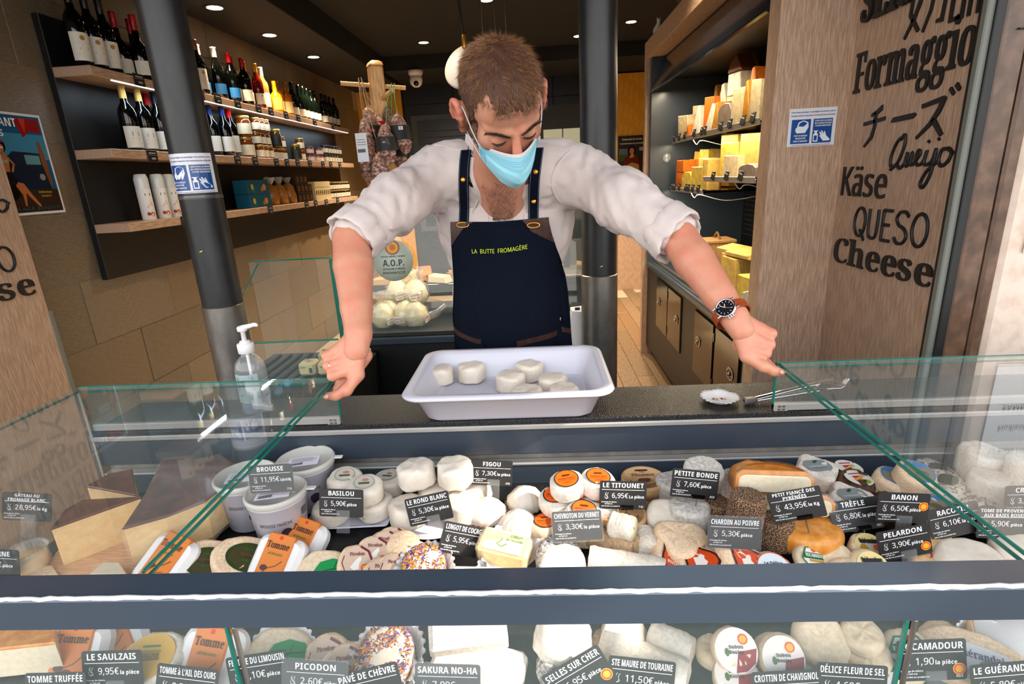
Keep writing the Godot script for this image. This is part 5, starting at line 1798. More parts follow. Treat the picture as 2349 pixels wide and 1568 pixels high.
func beach_poster():
	# a pin-up in front of a beach van, in flat colours
	var t := thing("poster", "beach pin-up poster with a red parasol and blue van on the tiled wall", "poster", Vector3(-2.092, 1.767, -2.265))
	obj("sheet", bx(Vector3(0.003, 0.40, 0.32), 0.0005), M.paper_gloss, t)
	var skin := Color(0.72, 0.42, 0.24)
	var lay := [[Color(0.10, 0.32, 0.48), [-0.15, -0.19, 0.15, -0.19, 0.15, 0.19, -0.15, 0.19]], [Color(0.22, 0.50, 0.62), [-0.15, 0.02, 0.15, 0.02, 0.15, 0.12, -0.15, 0.12]], [Color(0.20, 0.15, 0.09), [-0.15, -0.19, 0.15, -0.19, 0.15, -0.10, -0.15, -0.08]],
		[Color(0.55, 0.06, 0.06), [0.02, 0.18, 0.14, 0.18, 0.14, 0.125, 0.085, 0.13, 0.05, 0.105]], [Color(0.75, 0.2, 0.16), [0.05, 0.18, 0.08, 0.18, 0.065, 0.12]], [Color(0.06, 0.13, 0.20), [-0.10, -0.10, 0.12, -0.10, 0.12, 0.045, -0.02, 0.05, -0.10, -0.01]], [Color(0.35, 0.55, 0.58), [0.03, 0.0, 0.10, 0.0, 0.10, 0.035, 0.03, 0.038]],
		[Color(0.02, 0.02, 0.025), off(disc(0.035, 0.04, 16), -0.07, -0.10)], [Color(0.55, 0.52, 0.45), off(disc(0.014, 0.014, 12), 0.09, -0.05)], [Color(0.50, 0.28, 0.14), [0.105, 0.09, 0.118, 0.095, 0.13, 0.03, 0.13, -0.08, 0.12, -0.09, 0.105, 0.0]], [Color(0.35, 0.16, 0.09), off(disc(0.03, 0.03, 14), -0.12, -0.14)],
		[skin, [-0.075, 0.03, -0.06, 0.045, -0.045, 0.02, -0.055, -0.035, -0.085, -0.035]], [skin, [-0.055, -0.07, -0.03, -0.07, -0.01, -0.11, -0.022, -0.165, -0.03, -0.165, -0.028, -0.12]], [skin, [-0.035, -0.07, -0.01, -0.075, 0.012, -0.115, 0.045, -0.165, 0.036, -0.17, -0.002, -0.125]], [Color(0.05, 0.06, 0.10), [-0.088, -0.03, -0.055, -0.03, -0.03, -0.065, -0.05, -0.085, -0.08, -0.075]],
		[Color(0.55, 0.62, 0.52), [-0.078, 0.015, -0.05, 0.018, -0.05, 0.005, -0.077, 0.003]], [skin, stroke([-0.077, 0.025, -0.095, -0.005, -0.083, -0.035], 0.01)], [skin, stroke([-0.05, 0.025, -0.03, 0.0, -0.045, -0.03], 0.009)], [Color(0.09, 0.04, 0.03), off(disc(0.02, 0.024, 14), -0.064, 0.068)], [skin, off(disc(0.013, 0.017, 12), -0.067, 0.06)], [Color(0.6, 0.1, 0.1), [-0.083, 0.083, -0.05, 0.09, -0.05, 0.083, -0.083, 0.076]], [Color(0.85, 0.82, 0.7), [-0.079, 0.064, -0.056, 0.067, -0.056, 0.06, -0.079, 0.058]]]
	obj("picture", print_mesh(lay), M.print_gloss, t, T(Vector3(0.0018, 0, 0), Vector3(0, 90, 0)))
	var xf := T(Vector3(0.0046, 0, 0), Vector3(0, 90, 0))
	obj("lettering", merge([[words("DANT", 0.032, {"wide": 0.10, "at": Vector3(-0.018, 0.145, 0)}), xf], [words("IS", 0.026, {"wide": 0.03, "at": Vector3(-0.052, 0.105, 0)}), xf]]), M.chalk, t)
	obj("lettering", merge([[words("D\u00e9licieuses", 0.009, {"font": "Droid Serif", "wide": 0.065, "at": Vector3(0.08, -0.115, 0)}), xf], [words("vacances", 0.009, {"font": "Droid Serif", "wide": 0.05, "at": Vector3(0.08, -0.13, 0)}), xf]]), mat(Color(0.75, 0.6, 0.1), 0.6), t)
	obj("lettering", words("E - PLAGE BENOIT", 0.013, {"wide": 0.26, "at": Vector3(0.0, -0.182, 0)}), mat(Color(0.08, 0.25, 0.30), 0.6), t, xf)


func notice(at: Vector3, where: String, r := 0.0):
	var t := thing("safety_notice", "mask and hand washing notice %s" % where, "notice", at, 0.0, "mask and hand washing notices")
	var f = bend(r) if r > 0.0 else null
	var W := 0.158
	var H := 0.122
	var lay := []
	for i in 12:
		var x0 := -W / 2 + W * i / 12
		lay.append([Color(0.86, 0.86, 0.88), [x0, -H / 2, x0 + W / 12, -H / 2, x0 + W / 12, H / 2, x0, H / 2]])
	obj("paper", print_mesh(lay, f, 0.0001), M.print_gloss, t)
	var blue := Color(0.04, 0.28, 0.56)
	var wht := Color(0.88, 0.9, 0.93)
	lay = []
	for k in 2:
		for i in 5:
			var x0 := -0.069 + k * 0.072 + i * 0.0128
			lay.append([blue, [x0, -0.052, x0 + 0.0128, -0.052, x0 + 0.0128, 0.026, x0, 0.026]])
	# a masked head, a soap pump and a pair of hands
	lay += [[wht, [-0.052, -0.018, -0.022, -0.018, -0.012, 0.0, -0.014, 0.016, -0.03, 0.023, -0.046, 0.017, -0.05, 0.005]], [blue, [-0.046, 0.004, -0.018, 0.002, -0.018, 0.014, -0.03, 0.02, -0.043, 0.014]], [wht, [-0.056, -0.012, -0.034, -0.018, -0.016, 0.008, -0.02, 0.01, -0.036, -0.004, -0.054, 0.0]],
		[wht, [0.006, -0.048, 0.022, -0.048, 0.022, -0.024, 0.018, -0.02, 0.018, -0.015, 0.024, -0.012, 0.004, -0.012, 0.01, -0.016, 0.01, -0.02, 0.006, -0.024]], [blue, [0.009, -0.044, 0.019, -0.044, 0.019, -0.028, 0.009, -0.028]], [wht, [0.026, -0.028, 0.04, -0.046, 0.062, -0.046, 0.062, -0.04, 0.05, -0.03, 0.044, -0.014, 0.041, -0.016, 0.042, -0.024, 0.034, -0.012, 0.031, -0.014, 0.036, -0.026, 0.028, -0.016, 0.025, -0.018, 0.031, -0.029]]]
	obj("blue_panels", print_mesh(lay, f, 0.00008), M.print_gloss, t, T(Vector3(0, 0, 0.0012)))
	var put := func(s: String, h: float, w: float, at_: Vector3, m: Material):
		var g := words(s, h, {"wide": w, "at": at_})
		obj("lettering", warp(g, f) if f != null else g, m, t)
	var bm := mat(blue, 0.6)
	put.call("Pour vous prot\u00e9ger et prot\u00e9ger les autres, merci", 0.0042, 0.146, Vector3(0, 0.047, 0.003), bm)
	put.call("de bien vouloir respecter les instructions suivantes", 0.0042, 0.146, Vector3(0, 0.036, 0.003), bm)
	put.call("PORT DU MASQUE", 0.005, 0.044, Vector3(-0.037, -0.029, 0.004), M.chalk)
	put.call("OBLIGATOIRE", 0.005, 0.034, Vector3(-0.037, -0.0375, 0.004), M.chalk)
	put.call("DANS LE MAGASIN", 0.005, 0.046, Vector3(-0.037, -0.0465, 0.004), M.chalk)
	put.call("LAVEZ-VOUS LES MAINS", 0.005, 0.056, Vector3(0.035, 0.017, 0.004), M.chalk)
	put.call("GEL HYDROALCOOLIQUE", 0.005, 0.056, Vector3(0.035, 0.009, 0.004), M.chalk)
	put.call("A VOTRE DISPOSITION", 0.005, 0.052, Vector3(0.035, 0.001, 0.004), M.chalk)
	put.call("Entr\u00e9e interdite aux personnes qui ne respectent pas ces instructions", 0.0025, 0.13, Vector3(0, -0.0585, 0.003), bm)
	return t


func back_of_shop():
	notice(Vector3(0.957, 1.728, -2.049), "taped to the oak panel beside the cut-out words")
	var n: Node3D = notice(Vector3(-1.115, 1.68, -1.85), "wrapped round the left iron column", 0.0668)
	n.rotation.y = 0.25
	obj("tape", lathe([V(0.0671, -0.08), V(0.0673, -0.079), V(0.0673, -0.07), V(0.0671, -0.069)], 40), M.film, n)
	# poster on the right yellow panel
	var e := thing("poster", "cheese advertising poster with a smiling woman on the yellow wall panel", "poster", Vector3(1.192, 1.775, -7.072))
	obj("sheet", bx(Vector3(0.33, 0.47, 0.004), 0.001), mat(Color(0.12, 0.09, 0.08), 0.35), e)
	obj("picture", print_mesh([[Color(0.35, 0.45, 0.5), [-0.155, 0.0, -0.05, 0.0, -0.05, 0.09, -0.155, 0.09]], [Color(0.25, 0.32, 0.12), [-0.155, -0.05, -0.06, -0.05, -0.06, 0.02, -0.155, 0.02]], [Color(0.42, 0.05, 0.05), [-0.11, -0.12, 0.10, -0.12, 0.07, 0.0, 0.0, 0.03, -0.07, 0.0]], [Color(0.10, 0.045, 0.03), off(disc(0.045, 0.06, 16), 0, 0.06)], [Color(0.72, 0.48, 0.36), off(disc(0.028, 0.037, 14), 0, 0.06)], [Color(0.78, 0.6, 0.25), [-0.03, -0.02, 0.03, -0.01, 0.02, 0.03, -0.01, 0.028]], [Color(0.72, 0.54, 0.26), [-0.10, -0.17, 0.09, -0.17, 0.09, -0.10, 0.0, -0.07, -0.05, -0.10]], [Color(0.5, 0.33, 0.14), [-0.14, -0.19, 0.12, -0.19, 0.12, -0.17, -0.14, -0.17]], [Color(0.6, 0.6, 0.62), [0.09, 0.06, 0.14, 0.06, 0.14, 0.1, 0.09, 0.1]]]), M.print_gloss, e, T(Vector3(0, 0, 0.0025)))
	obj("lettering", merge([[words("Emmental de Savoie", 0.022, {"wide": 0.24, "font": "Droid Serif", "at": Vector3(0, 0.185, 0.004)})], [words("On sait d\u2019o\u00f9 il vient et \u00e7a y ressemble !", 0.016, {"wide": 0.29, "at": Vector3(0, 0.14, 0.004)})]]), M.chalk, e)
	# lamps and cables, the camera under the ceiling
	var p := thing("pendant_lamp", "white disc pendant lamp on a twisted cable behind the shopkeeper's head", "lamp", Vector3(-0.31, 2.133, -2.90))
	obj("shade", lathe([V(0, -0.03), V(0.07, -0.024), V(0.105, -0.006), V(0.112, 0.004), V(0.105, 0.012), V(0.06, 0.022), V(0.015, 0.03), V(0, 0.03)], 40), M.white, p, T(Vector3.ZERO, Vector3(68, -20, 0)))
	obj("cable", tube(curve([Vector3(0.0, 0.10, -0.02), Vector3(-0.02, 0.35, -0.05), Vector3(-0.03, 0.73, -0.05)], 8), 0.006, 7), M.iron, p)
	obj("holder", lathe([V(0.012, 0), V(0.012, 0.05), V(0.008, 0.06), V(0, 0.06)], 14), M.brass, p, T(Vector3(0, 0.085, -0.015)))
	for k in 3:
		var q: Vector3 = [Vector3(-0.2688, 2.3922, -3.5681), Vector3(-0.2011, 2.4125, -3.6826), Vector3(-0.1391, 2.446, -3.8007)][k]
		var c := thing("lamp_cable", "thin hanging lamp wire, %s above the shopkeeper's head" % ["leftmost of three", "middle of three", "rightmost of three, from a ceiling rose"][k], "cable", Vector3(q.x, 2.2, q.z), 0.0, "lamp wires above the shopkeeper")
		obj("wire", tube([Vector3(0, -0.1, 0), Vector3(0, 0.3, 0), Vector3(0, 0.66, 0)], 0.003, 6), M.steel_dull, c)
		if k == 2:
			obj("ceiling_rose", lathe([V(0, 0.63), V(0.045, 0.63), V(0.05, 0.635), V(0.05, 0.66), V(0, 0.66)], 24), M.black_gloss, c)
		obj("weight", lathe([V(0, -0.13), V(0.006, -0.128), V(0.007, -0.1), V(0, -0.09)], 10), M.black, c)
	var s := thing("security_camera", "white dome security camera under the dark ceiling", "security camera", Vector3(-1.20, 2.72, -6.25))
	obj("base", lathe([V(0.06, -0.05), V(0.075, -0.03), V(0.08, 0), V(0, 0)], 28), M.white, s)
	obj("dome", lathe([V(0, -0.16), V(0.03, -0.155), V(0.058, -0.13), V(0.068, -0.09), V(0.06, -0.05), V(0, -0.05)], 28), M.white, s)
	obj("lens", lathe([V(0, 0.0), V(0.024, 0.0), V(0.026, 0.012), V(0, 0.014)], 20), M.black_gloss, s, T(Vector3(0.01, -0.125, 0.05), Vector3(120, 0, 0)))
	sausage_stand()
	back_counter()


func sausage_stand():
	var b := Vector3(-0.69, 1.55, -2.62)
	var t := thing("sausage_stand", "pale wooden post with pegs for hanging dried sausages", "stand", Vector3(-0.70, 1.02, -2.70))
	obj("post", bx(Vector3(0.062, 1.09, 0.062), 0.008), M.pine, t, T(Vector3(0, 0.56, 0), Vector3(0, 30, 0)))
	obj("cap", lathe([V(0.044, 0), V(0.038, 0.014), V(0.02, 0.022), V(0, 0.023)], 4), M.pine, t, T(Vector3(0, 1.105, 0), Vector3(0, 75, 0)))
	obj("foot", lathe([V(0.09, 0), V(0.1, 0.005), V(0.1, 0.02), V(0.09, 0.026), V(0, 0.026)], 32), M.pine, t)
	obj("peg", tube([Vector3(-0.15, 1.035, 0.05), Vector3(0.12, 1.015, -0.05)], 0.0095, 12), M.pine, t)
	obj("peg", tube([Vector3(-0.06, 0.945, -0.09), Vector3(0.10, 0.985, 0.12)], 0.0095, 12), M.pine, t)
	var mould := noise_tex(0.03, Color(0.34, 0.17, 0.13), Color(0.82, 0.76, 0.70), {"seed": 81, "oct": 5, "gain": 0.7, "lo": 0.3, "hi": 0.72, "mid": Color(0.55, 0.38, 0.31)})
	M.sausage = bump(vmat(mould, Vector3(7, 7, 7), 0.8), mould, 0.3)
	var red := noise_tex(0.03, Color(0.28, 0.11, 0.08), Color(0.70, 0.58, 0.5), {"seed": 82, "oct": 5, "gain": 0.7, "lo": 0.25, "hi": 0.85})
	M.sausage_b = bump(vmat(red, Vector3(7, 7, 7), 0.75), red, 0.3)
	var twine := mat(Color(0.72, 0.60, 0.46), 0.9)
	var lime := mat(Color(0.25, 0.62, 0.36), 0.8)
	# bottom px, top px, depth, width px, string colour, band
	var list := [[Vector3(-0.7224, 1.6723, -2.4462), Vector3(-0.7236, 1.8831, -2.5101), 0.036, 0, 1, "with a white paper label, at the left of the bunch"], [Vector3(-0.6839, 1.7483, -2.5342), Vector3(-0.7122, 1.9123, -2.5823), 0.032, 0, 2, "with a black and red band"], [Vector3(-0.6059, 1.6959, -2.3969), Vector3(-0.6128, 1.8489, -2.4429), 0.038, 1, 3, "dusted white with a black crest band, front of the bunch"],
		[Vector3(-0.5343, 1.7373, -2.4447), Vector3(-0.5708, 1.8956, -2.4908), 0.037, 1, 4, "with a black barcode band, at the right of the bunch"], [Vector3(-0.7136, 1.6245, -2.4741), Vector3(-0.7198, 1.7586, -2.5144), 0.034, 0, 4, "lowest on the left of the bunch"], [Vector3(-0.6539, 1.6224, -2.4034), Vector3(-0.651, 1.7432, -2.4402), 0.04, 0, 0, "lowest in the middle of the bunch"], [Vector3(-0.5936, 1.6795, -2.5495), Vector3(-0.6173, 1.8209, -2.5912), 0.034, 1, 4, "behind the barcode sausage"],
		[Vector3(-0.653, 1.8452, -2.6489), Vector3(-0.6549, 1.9503, -2.6807), 0.03, 1, 0, "small, high at the back of the bunch"], [Vector3(-0.7477, 1.8708, -2.6725), Vector3(-0.7483, 1.9574, -2.6987), 0.03, 0, 0, "small and dark, high behind the left string"], [Vector3(-0.674, 1.82, -2.5878), Vector3(-0.6861, 1.9085, -2.614), 0.032, 0, 5, "short with a red and yellow tag, beside the post"]]
	for i in list.size():
		var l: Array = list[i]
		var lo: Vector3 = l[0]
		var hi: Vector3 = l[1]
		var r: float = l[2]
		var a := thing("dried_sausage", "dried sausage %s" % l[5], "sausage", lo, 0.0, "dried sausages on the stand")
		var h := hi - lo
		var path := []
		var rad := []
		for k in 15:
			var u := k / 14.0
			path.append(h * u + Vector3(0.006 * sin(u * 3 + i), 0, 0))
			rad.append(maxf(0.003, r * pow(sin(PI * clampf(u * 0.94 + 0.03, 0, 1)), 0.42) * (1.0 - 0.12 * u)))
		obj("meat", lumpy(tube(path, rad, 18), 0.008, 22, i), M.sausage if i % 3 != 1 else M.sausage_b, a)
		obj("knot", lathe([V(0, -0.012), V(0.006, -0.008), V(0.008, 0), V(0.004, 0.008), V(0, 0.012)], 8), M.sausage_b, a, T(h))
		var pegpt: Vector3 = Vector3(-0.7537, 2.0661, -2.6058) if l[3] == 0 else Vector3(-0.6326, 2.0343, -2.6027)
		pegpt += Vector3(0.012 * (i % 4), 0, 0)
		obj("string", tube(curve([h, h.lerp(pegpt - lo, 0.5) + Vector3(0.008 * sin(i * 2.0), 0, 0.01), pegpt - lo], 5), 0.0016, 5), twine if l[3] == 0 else lime, a)
		if l[4] > 0:
			var mid: Vector3 = h * 0.55
			var band := []
			for k in 5:
				var u := 0.34 + 0.09 * k
				var ring := PackedVector3Array()
				for j in 20:
					var an := -TAU * j / 20
					ring.append(h * u + Vector3(0.006 * sin(u * 3 + i), 0, 0) + Vector3(cos(an), 0, sin(an)) * (r + 0.0055))
				band.append(ring)
			var bm := mat([Color.BLACK, Color(0.80, 0.80, 0.82), Color(0.05, 0.05, 0.05), Color(0.14, 0.14, 0.14), Color(0.10, 0.10, 0.11), Color(0.6, 0.06, 0.04)][l[4]], 0.5)
			if l[4] == 1:
				obj("paper_label", bx(Vector3(0.05, 0.115, 0.002), 0.0005), bm, a, T(h * 0.45 + Vector3(0.0, 0, r + 0.008), Vector3(0, -6, 0)))
				obj("print", print_mesh([[Color(0.3, 0.3, 0.32), [-0.02, -0.02, 0.014, -0.02, 0.014, -0.006, -0.02, -0.006]], [Color(0.5, 0.5, 0.5), [-0.02, 0.02, 0.02, 0.02, 0.02, 0.023, -0.02, 0.023]], [Color(0.5, 0.5, 0.5), [-0.02, 0.03, 0.016, 0.03, 0.016, 0.033, -0.02, 0.033]], [Color(0.5, 0.5, 0.5), [-0.02, 0.01, 0.02, 0.01, 0.02, 0.013, -0.02, 0.013]]]), M.print, a, T(h * 0.45 + Vector3(0.0, 0, r + 0.0095), Vector3(0, -6, 0)))
			else:
				obj("band", loft(band, false), bm, a)
				var lay := [[Color(0.75, 0.12, 0.06), disc(0.016, 0.011, 14)], [Color(0.9, 0.65, 0.1), disc(0.011, 0.006, 12)]] if l[4] in [2, 5] else [[Color(0.45, 0.28, 0.12), disc(0.017, 0.017, 18)], [Color(0.08, 0.08, 0.08), disc(0.0155, 0.0155, 18)], [Color(0.55, 0.52, 0.48), [-0.01, -0.003, 0.01, -0.003, 0.01, 0.003, -0.01, 0.003]]] if l[4] == 3 else [[Color(0.85, 0.85, 0.83), [-0.004, 0.004, 0.014, 0.004, 0.014, 0.018, -0.004, 0.018]], [Color(0.1, 0.1, 0.1), [0, 0.006, 0.002, 0.006, 0.002, 0.016, 0, 0.016]], [Color(0.1, 0.1, 0.1), [0.005, 0.006, 0.008, 0.006, 0.008, 0.016, 0.005, 0.016]], [Color(0.7, 0.7, 0.7), [-0.014, -0.012, 0.01, -0.012, 0.01, -0.009, -0.014, -0.009]]]
				obj("print", print_mesh(lay, bend(r + 0.007)), M.print, a, T(mid))


func back_counter():
	# the second counter behind the shopkeeper: a dark base, a glazed case with cheeses, a round sticker
	var t := thing("back_counter", "dark refrigerated counter with a glazed front behind the shopkeeper", "counter", Vector3(-0.3, 0.14, -2.5))
	obj("base", bx(Vector3(1.12, 0.84, 0.6), 0.004), M.black, t, T(Vector3(0.02, 0.42, 0)))
	obj("bumper", bx(Vector3(1.14, 0.03, 0.02), 0.004), M.anthracite, t, T(Vector3(0.02, 0.84, 0.31)))
	obj("floor_plate", bx(Vector3(1.08, 0.02, 0.58), 0.002), M.slate, t, T(Vector3(0.02, 0.862, 0)))
	obj("front_pane", bx(Vector3(1.08, 0.50, 0.005)), M.glass, t, T(Vector3(0.02, 1.12, 0.265), Vector3(-7, 0, 0)))
	obj("side_pane", bx(Vector3(0.005, 0.50, 0.5)), M.glass, t, T(Vector3(-0.52, 1.12, 0.0)))
	obj("edge", bx(Vector3(0.006, 0.50, 0.006), 0.001), M.glass_edge, t, T(Vector3(-0.52, 1.12, 0.265), Vector3(-7, 0, 0)))
	obj("arm", bx(Vector3(0.05, 0.45, 0.05), 0.008), M.anthracite, t, T(Vector3(0.02, 1.30, -0.1), Vector3(-20, 0, 38)))
	obj("light_bar", bx(Vector3(1.0, 0.012, 0.02), 0.002), M.led, t, T(Vector3(0.02, 1.37, 0.15)))
	var l := AreaLight3D.new()
	l.name = "case_light"
	l.area_size = Vector2(1.0, 0.02)
	l.light_energy = 0.35
	l.light_color = Color(1, 0.92, 0.78)
	l.shadow_enabled = true
	l.rotation_degrees.x = -90
	l.position = Vector3(0.02, 1.355, 0.15)
	t.add_child(l)
	var st := thing("round_sticker", "round translucent sticker reading A.O.P. on the rear glass case", "sticker", Vector3(-0.585, 1.315, -2.207))
	st.rotation_degrees.x = -7
	obj("disc", lathe([V(0, -0.0005), V(0.083, -0.0005), V(0.083, 0.0006), V(0, 0.0006)], 40), mat(Color(0.70, 0.74, 0.68), 0.6), st, T(Vector3.ZERO, Vector3(90, 0, 0)))
	var ray := PackedVector2Array()
	for i in 40:
		ray.append(Vector2(cos(TAU * i / 40), sin(TAU * i / 40)) * (0.032 if i % 2 else 0.027))
	obj("emblem", print_mesh([[Color(0.55, 0.12, 0.06), off(ray, 0.0, 0.053)], [Color(0.80, 0.60, 0.15), off(disc(0.024, 0.024, 24), 0.0, 0.053)], [Color(0.75, 0.35, 0.08), off(disc(0.012, 0.012, 20), 0.0, 0.053)]]), M.print, st, T(Vector3(0, 0, 0.001)))
	obj("lettering", merge([[words("VACHES, BREBIS, CHEVRES", 0.006, {"wide": 0.10, "at": Vector3(0, 0.014, 0.0015)})], [words("A.O.P.", 0.026, {"wide": 0.088, "at": Vector3(0, -0.022, 0.0015)})], [words("LA PLUS BELLE PREUVE", 0.008, {"wide": 0.092, "at": Vector3(0, -0.037, 0.0015)})], [words("D\u2019AUTHENTICIT\u00c9", 0.010, {"wide": 0.092, "at": Vector3(0, -0.054, 0.0015)})]]), M.letter, st)
	# soft cheeses in clear bags, a bowl, wrapped wedges
	var moz := mat(Color(0.78, 0.74, 0.58), 0.35)
	for i in 6:
		var at: Vector3 = [Vector3(-0.664, 1.077, -2.34), Vector3(-0.5889, 1.059, -2.32), Vector3(-0.5489, 1.1383, -2.4), Vector3(-0.6392, 1.1379, -2.42), Vector3(-0.6823, 1.0482, -2.3), Vector3(-0.5385, 1.0364, -2.3)][i]
		var r := 0.055
		at.y = 1.012 if i in [0, 1, 4, 5] else 1.095
		var b := thing("bagged_cheese", "pale ball cheese in a knotted clear bag, %s" % ["front left of the pile", "front centre of the pile", "upper right of the pile", "upper left of the pile", "lowest at the left behind the arm", "lowest at the right by the apron"][i], "cheese", at, 0.0, "bagged cheeses in the rear case")
		obj("ball", lumpy(lathe([V(0, 0), V(r * 0.7, 0.006), V(r, r * 0.75), V(r * 0.75, r * 1.45), V(0.02, r * 1.9), V(0, r * 1.9)], 20), 0.008, 18, i), moz, b)
		obj("bag", lumpy(lathe([V(0, -0.001), V(r * 0.78, 0.001), V(r * 1.12, r * 0.75), V(r * 0.85, r * 1.5), V(0.014, r * 2.05), V(0.03, r * 2.5), V(0.042, r * 2.75)], 24), 0.014, 40, i + 3), M.film, b)
		obj("printed_panel", print_mesh([[Color(0.85, 0.84, 0.78), rrect(0.05, 0.03, 0.003, 2)], [Color(0.65, 0.12, 0.14), off(rrect(0.04, 0.005, 0.001, 1), 0, 0.006)], [Color(0.75, 0.35, 0.08), off(disc(0.005, 0.005, 10), 0.014, -0.006)], [Color(0.65, 0.2, 0.2), off(rrect(0.02, 0.004, 0.001, 1), -0.008, -0.006)]], bend(r * 1.1)), M.print, b, T(Vector3(0, r * 0.7, 0.002), Vector3(0, i * 23 - 40, 8)))
	var bowl := thing("glass_bowl", "wide clear glass bowl holding the bagged cheeses", "bowl", Vector3(-0.61, 1.0135, -2.40))
	obj("bowl", lathe([V(0.10, 0.0), V(0.16, 0.02), V(0.185, 0.05), V(0.19, 0.06), V(0.186, 0.06), V(0.155, 0.026), V(0.0, 0.006)], 40), M.clear, bowl)
	var tones := [Color(0.72, 0.55, 0.32), Color(0.75, 0.66, 0.46), Color(0.66, 0.47, 0.25), Color(0.78, 0.72, 0.58)]
	for i in 12:
		var at := Vector3(-0.70 + 0.085 * i, 1.175 + 0.0 * (i % 2), -2.45 - 0.05 * (i % 3))
		var w := thing("cheese_wedge", "wrapped cheese wedge on the upper step of the rear case, %s from the left" % ORD[i], "cheese", at, i * 0.9, "wedges in the rear case")
		obj("paste", prism(pts([-0.05, 0, 0.05, 0.0, 0.045, 0.035 + 0.01 * (i % 3), -0.045, 0.03]), 0.06, 0.004), mat(tones[i % 4], 0.45), w)
		obj("rind", bx(Vector3(0.008, 0.036, 0.06), 0.002), mat(Color(0.5, 0.32, 0.15), 0.7), w, T(Vector3(0.052, 0.018, 0)))
	slab_thing("display_step", "dark raised step inside the rear glass case", "shelf", Vector3(-0.80, 1.13, -2.64), Vector3(0.24, 1.172, -2.42), M.black_gloss)
	# the small glass case at the left with packets of soft cheese
	var g := thing("side_case", "small glass sided chiller at the left with a slotted black floor", "chiller", Vector3(-0.95, 0.14, -1.98))
	obj("base", bx(Vector3(0.46, 0.80, 0.40), 0.004), M.black, g, T(Vector3(0.03, 0.40, -0.02)))
	for k in 9:
		obj("slot_bar", bx(Vector3(0.016, 0.008, 0.32), 0.002), M.black_gloss, g, T(Vector3(-0.15 + k * 0.045, 0.806, -0.02)))
	obj("rear_pane", bx(Vector3(0.34, 0.46, 0.005)), M.glass, g, T(Vector3(-0.06, 0.97, -0.215)))
	obj("rear_mirror", bx(Vector3(0.02, 0.45, 0.006)), M.glass_edge, g, T(Vector3(0.115, 0.97, -0.214)))
	obj("front_pane", bx(Vector3(0.42, 0.16, 0.005)), M.glass, g, T(Vector3(0.03, 0.88, 0.16)))
	obj("edge", tube([Vector3(-0.19, 0.96, 0.16), Vector3(-0.19, 1.19, -0.21)], 0.003, 6), M.glass_edge, g)
	obj("edge", tube([Vector3(-0.19, 0.81, 0.162), Vector3(-0.19, 0.96, 0.162), Vector3(0.24, 0.962, 0.162)], 0.0035, 6), M.glass_edge, g)
	obj("edge", tube([Vector3(-0.23, 1.20, -0.213), Vector3(0.11, 1.20, -0.213)], 0.003, 6), M.glass_edge, g)
	for i in 6:
		var at := Vector3([-0.865, -0.795, -0.725, -0.84, -0.77, -0.70][i], [0.951, 0.951, 0.951, 1.008, 1.008, 1.008][i], [-1.90, -1.90, -1.90, -1.99, -1.99, -1.99][i])
		if i > 2:
			at = Vector3(at.x, 0.951, at.z - 0.03)
		var w := thing("cheese_packet", "cream coloured printed packet of soft cheese, %s" % (["left", "middle", "right"][i % 3] + " of the " + ("front" if i < 3 else "rear") + " row in the side chiller"), "packet", at, 0.15 * (i % 2), "cream packets in the side chiller")
		obj("packet", bx(Vector3(0.062, 0.05, 0.062), 0.008), mat(Color(0.70, 0.67, 0.50), 0.5), w, T(Vector3(0, 0.025, 0)))
		obj("print", print_mesh([[Color(0.25, 0.32, 0.2), off(rrect(0.02, 0.008, 0.002, 2), -0.012, 0.012)], [Color(0.75, 0.35, 0.1), off(disc(0.004, 0.003, 8), 0.014, 0.015)], [Color(0.3, 0.25, 0.2), off(rrect(0.036, 0.004, 0.001, 1), 0, -0.002)], [Color(0.35, 0.22, 0.35), off(rrect(0.014, 0.006, 0.001, 1), 0.004, -0.014)]]), M.print, w, T(Vector3(0, 0.0504, 0), Vector3(-90, 0, 0)))
		obj("barcode", print_mesh([[Color(0.2, 0.2, 0.18), off(rrect(0.012, 0.02, 0.001, 1), 0.016, -0.004)], [Color(0.4, 0.42, 0.3), off(rrect(0.02, 0.004, 0.001, 1), -0.012, 0.008)]]), M.print, w, T(Vector3(0, 0.025, 0.0315)))
	# scales and a paper bag to the right of the shopkeeper
	var sc := thing("weighing_scale", "dark counter scale beside the right iron column", "scale", Vector3(0.13, 1.0135, -2.36))
	obj("body", bx(Vector3(0.16, 0.16, 0.2), 0.01), M.black, sc, T(Vector3(0, 0.09, 0)))
	obj("plate", bx(Vector3(0.22, 0.014, 0.24), 0.004), M.steel_dull, sc, T(Vector3(0, 0.20, 0)))
	obj("column", bx(Vector3(0.03, 0.14, 0.03), 0.004), M.black, sc, T(Vector3(0, 0.27, -0.08)))
	obj("display", bx(Vector3(0.20, 0.09, 0.03), 0.006), M.black_gloss, sc, T(Vector3(0, 0.37, -0.08), Vector3(-12, 0, 0)))
	var bag := thing("paper_bag", "crumpled white paper bag hanging beside the right iron column", "bag", Vector3(0.155, 0.90, -2.14))
	obj("bag", lumpy(prism(pts([-0.04, 0, 0.035, 0.0, 0.04, 0.1, 0.03, 0.2, -0.03, 0.21, -0.045, 0.1]), 0.05, 0.01), 0.02, 25, 4), M.paper, bag)
	obj("blue_mark", bx(Vector3(0.02, 0.012, 0.003), 0.001), mat(Color(0.05, 0.1, 0.45), 0.5), bag, T(Vector3(-0.004, 0.205, 0.024)))


func slab_thing(called: String, label: String, cat: String, lo: Vector3, hi: Vector3, m: Material):
	var o := solo(called, bx(hi - lo, 0.002), m, label, cat, T((lo + hi) / 2))
	return o


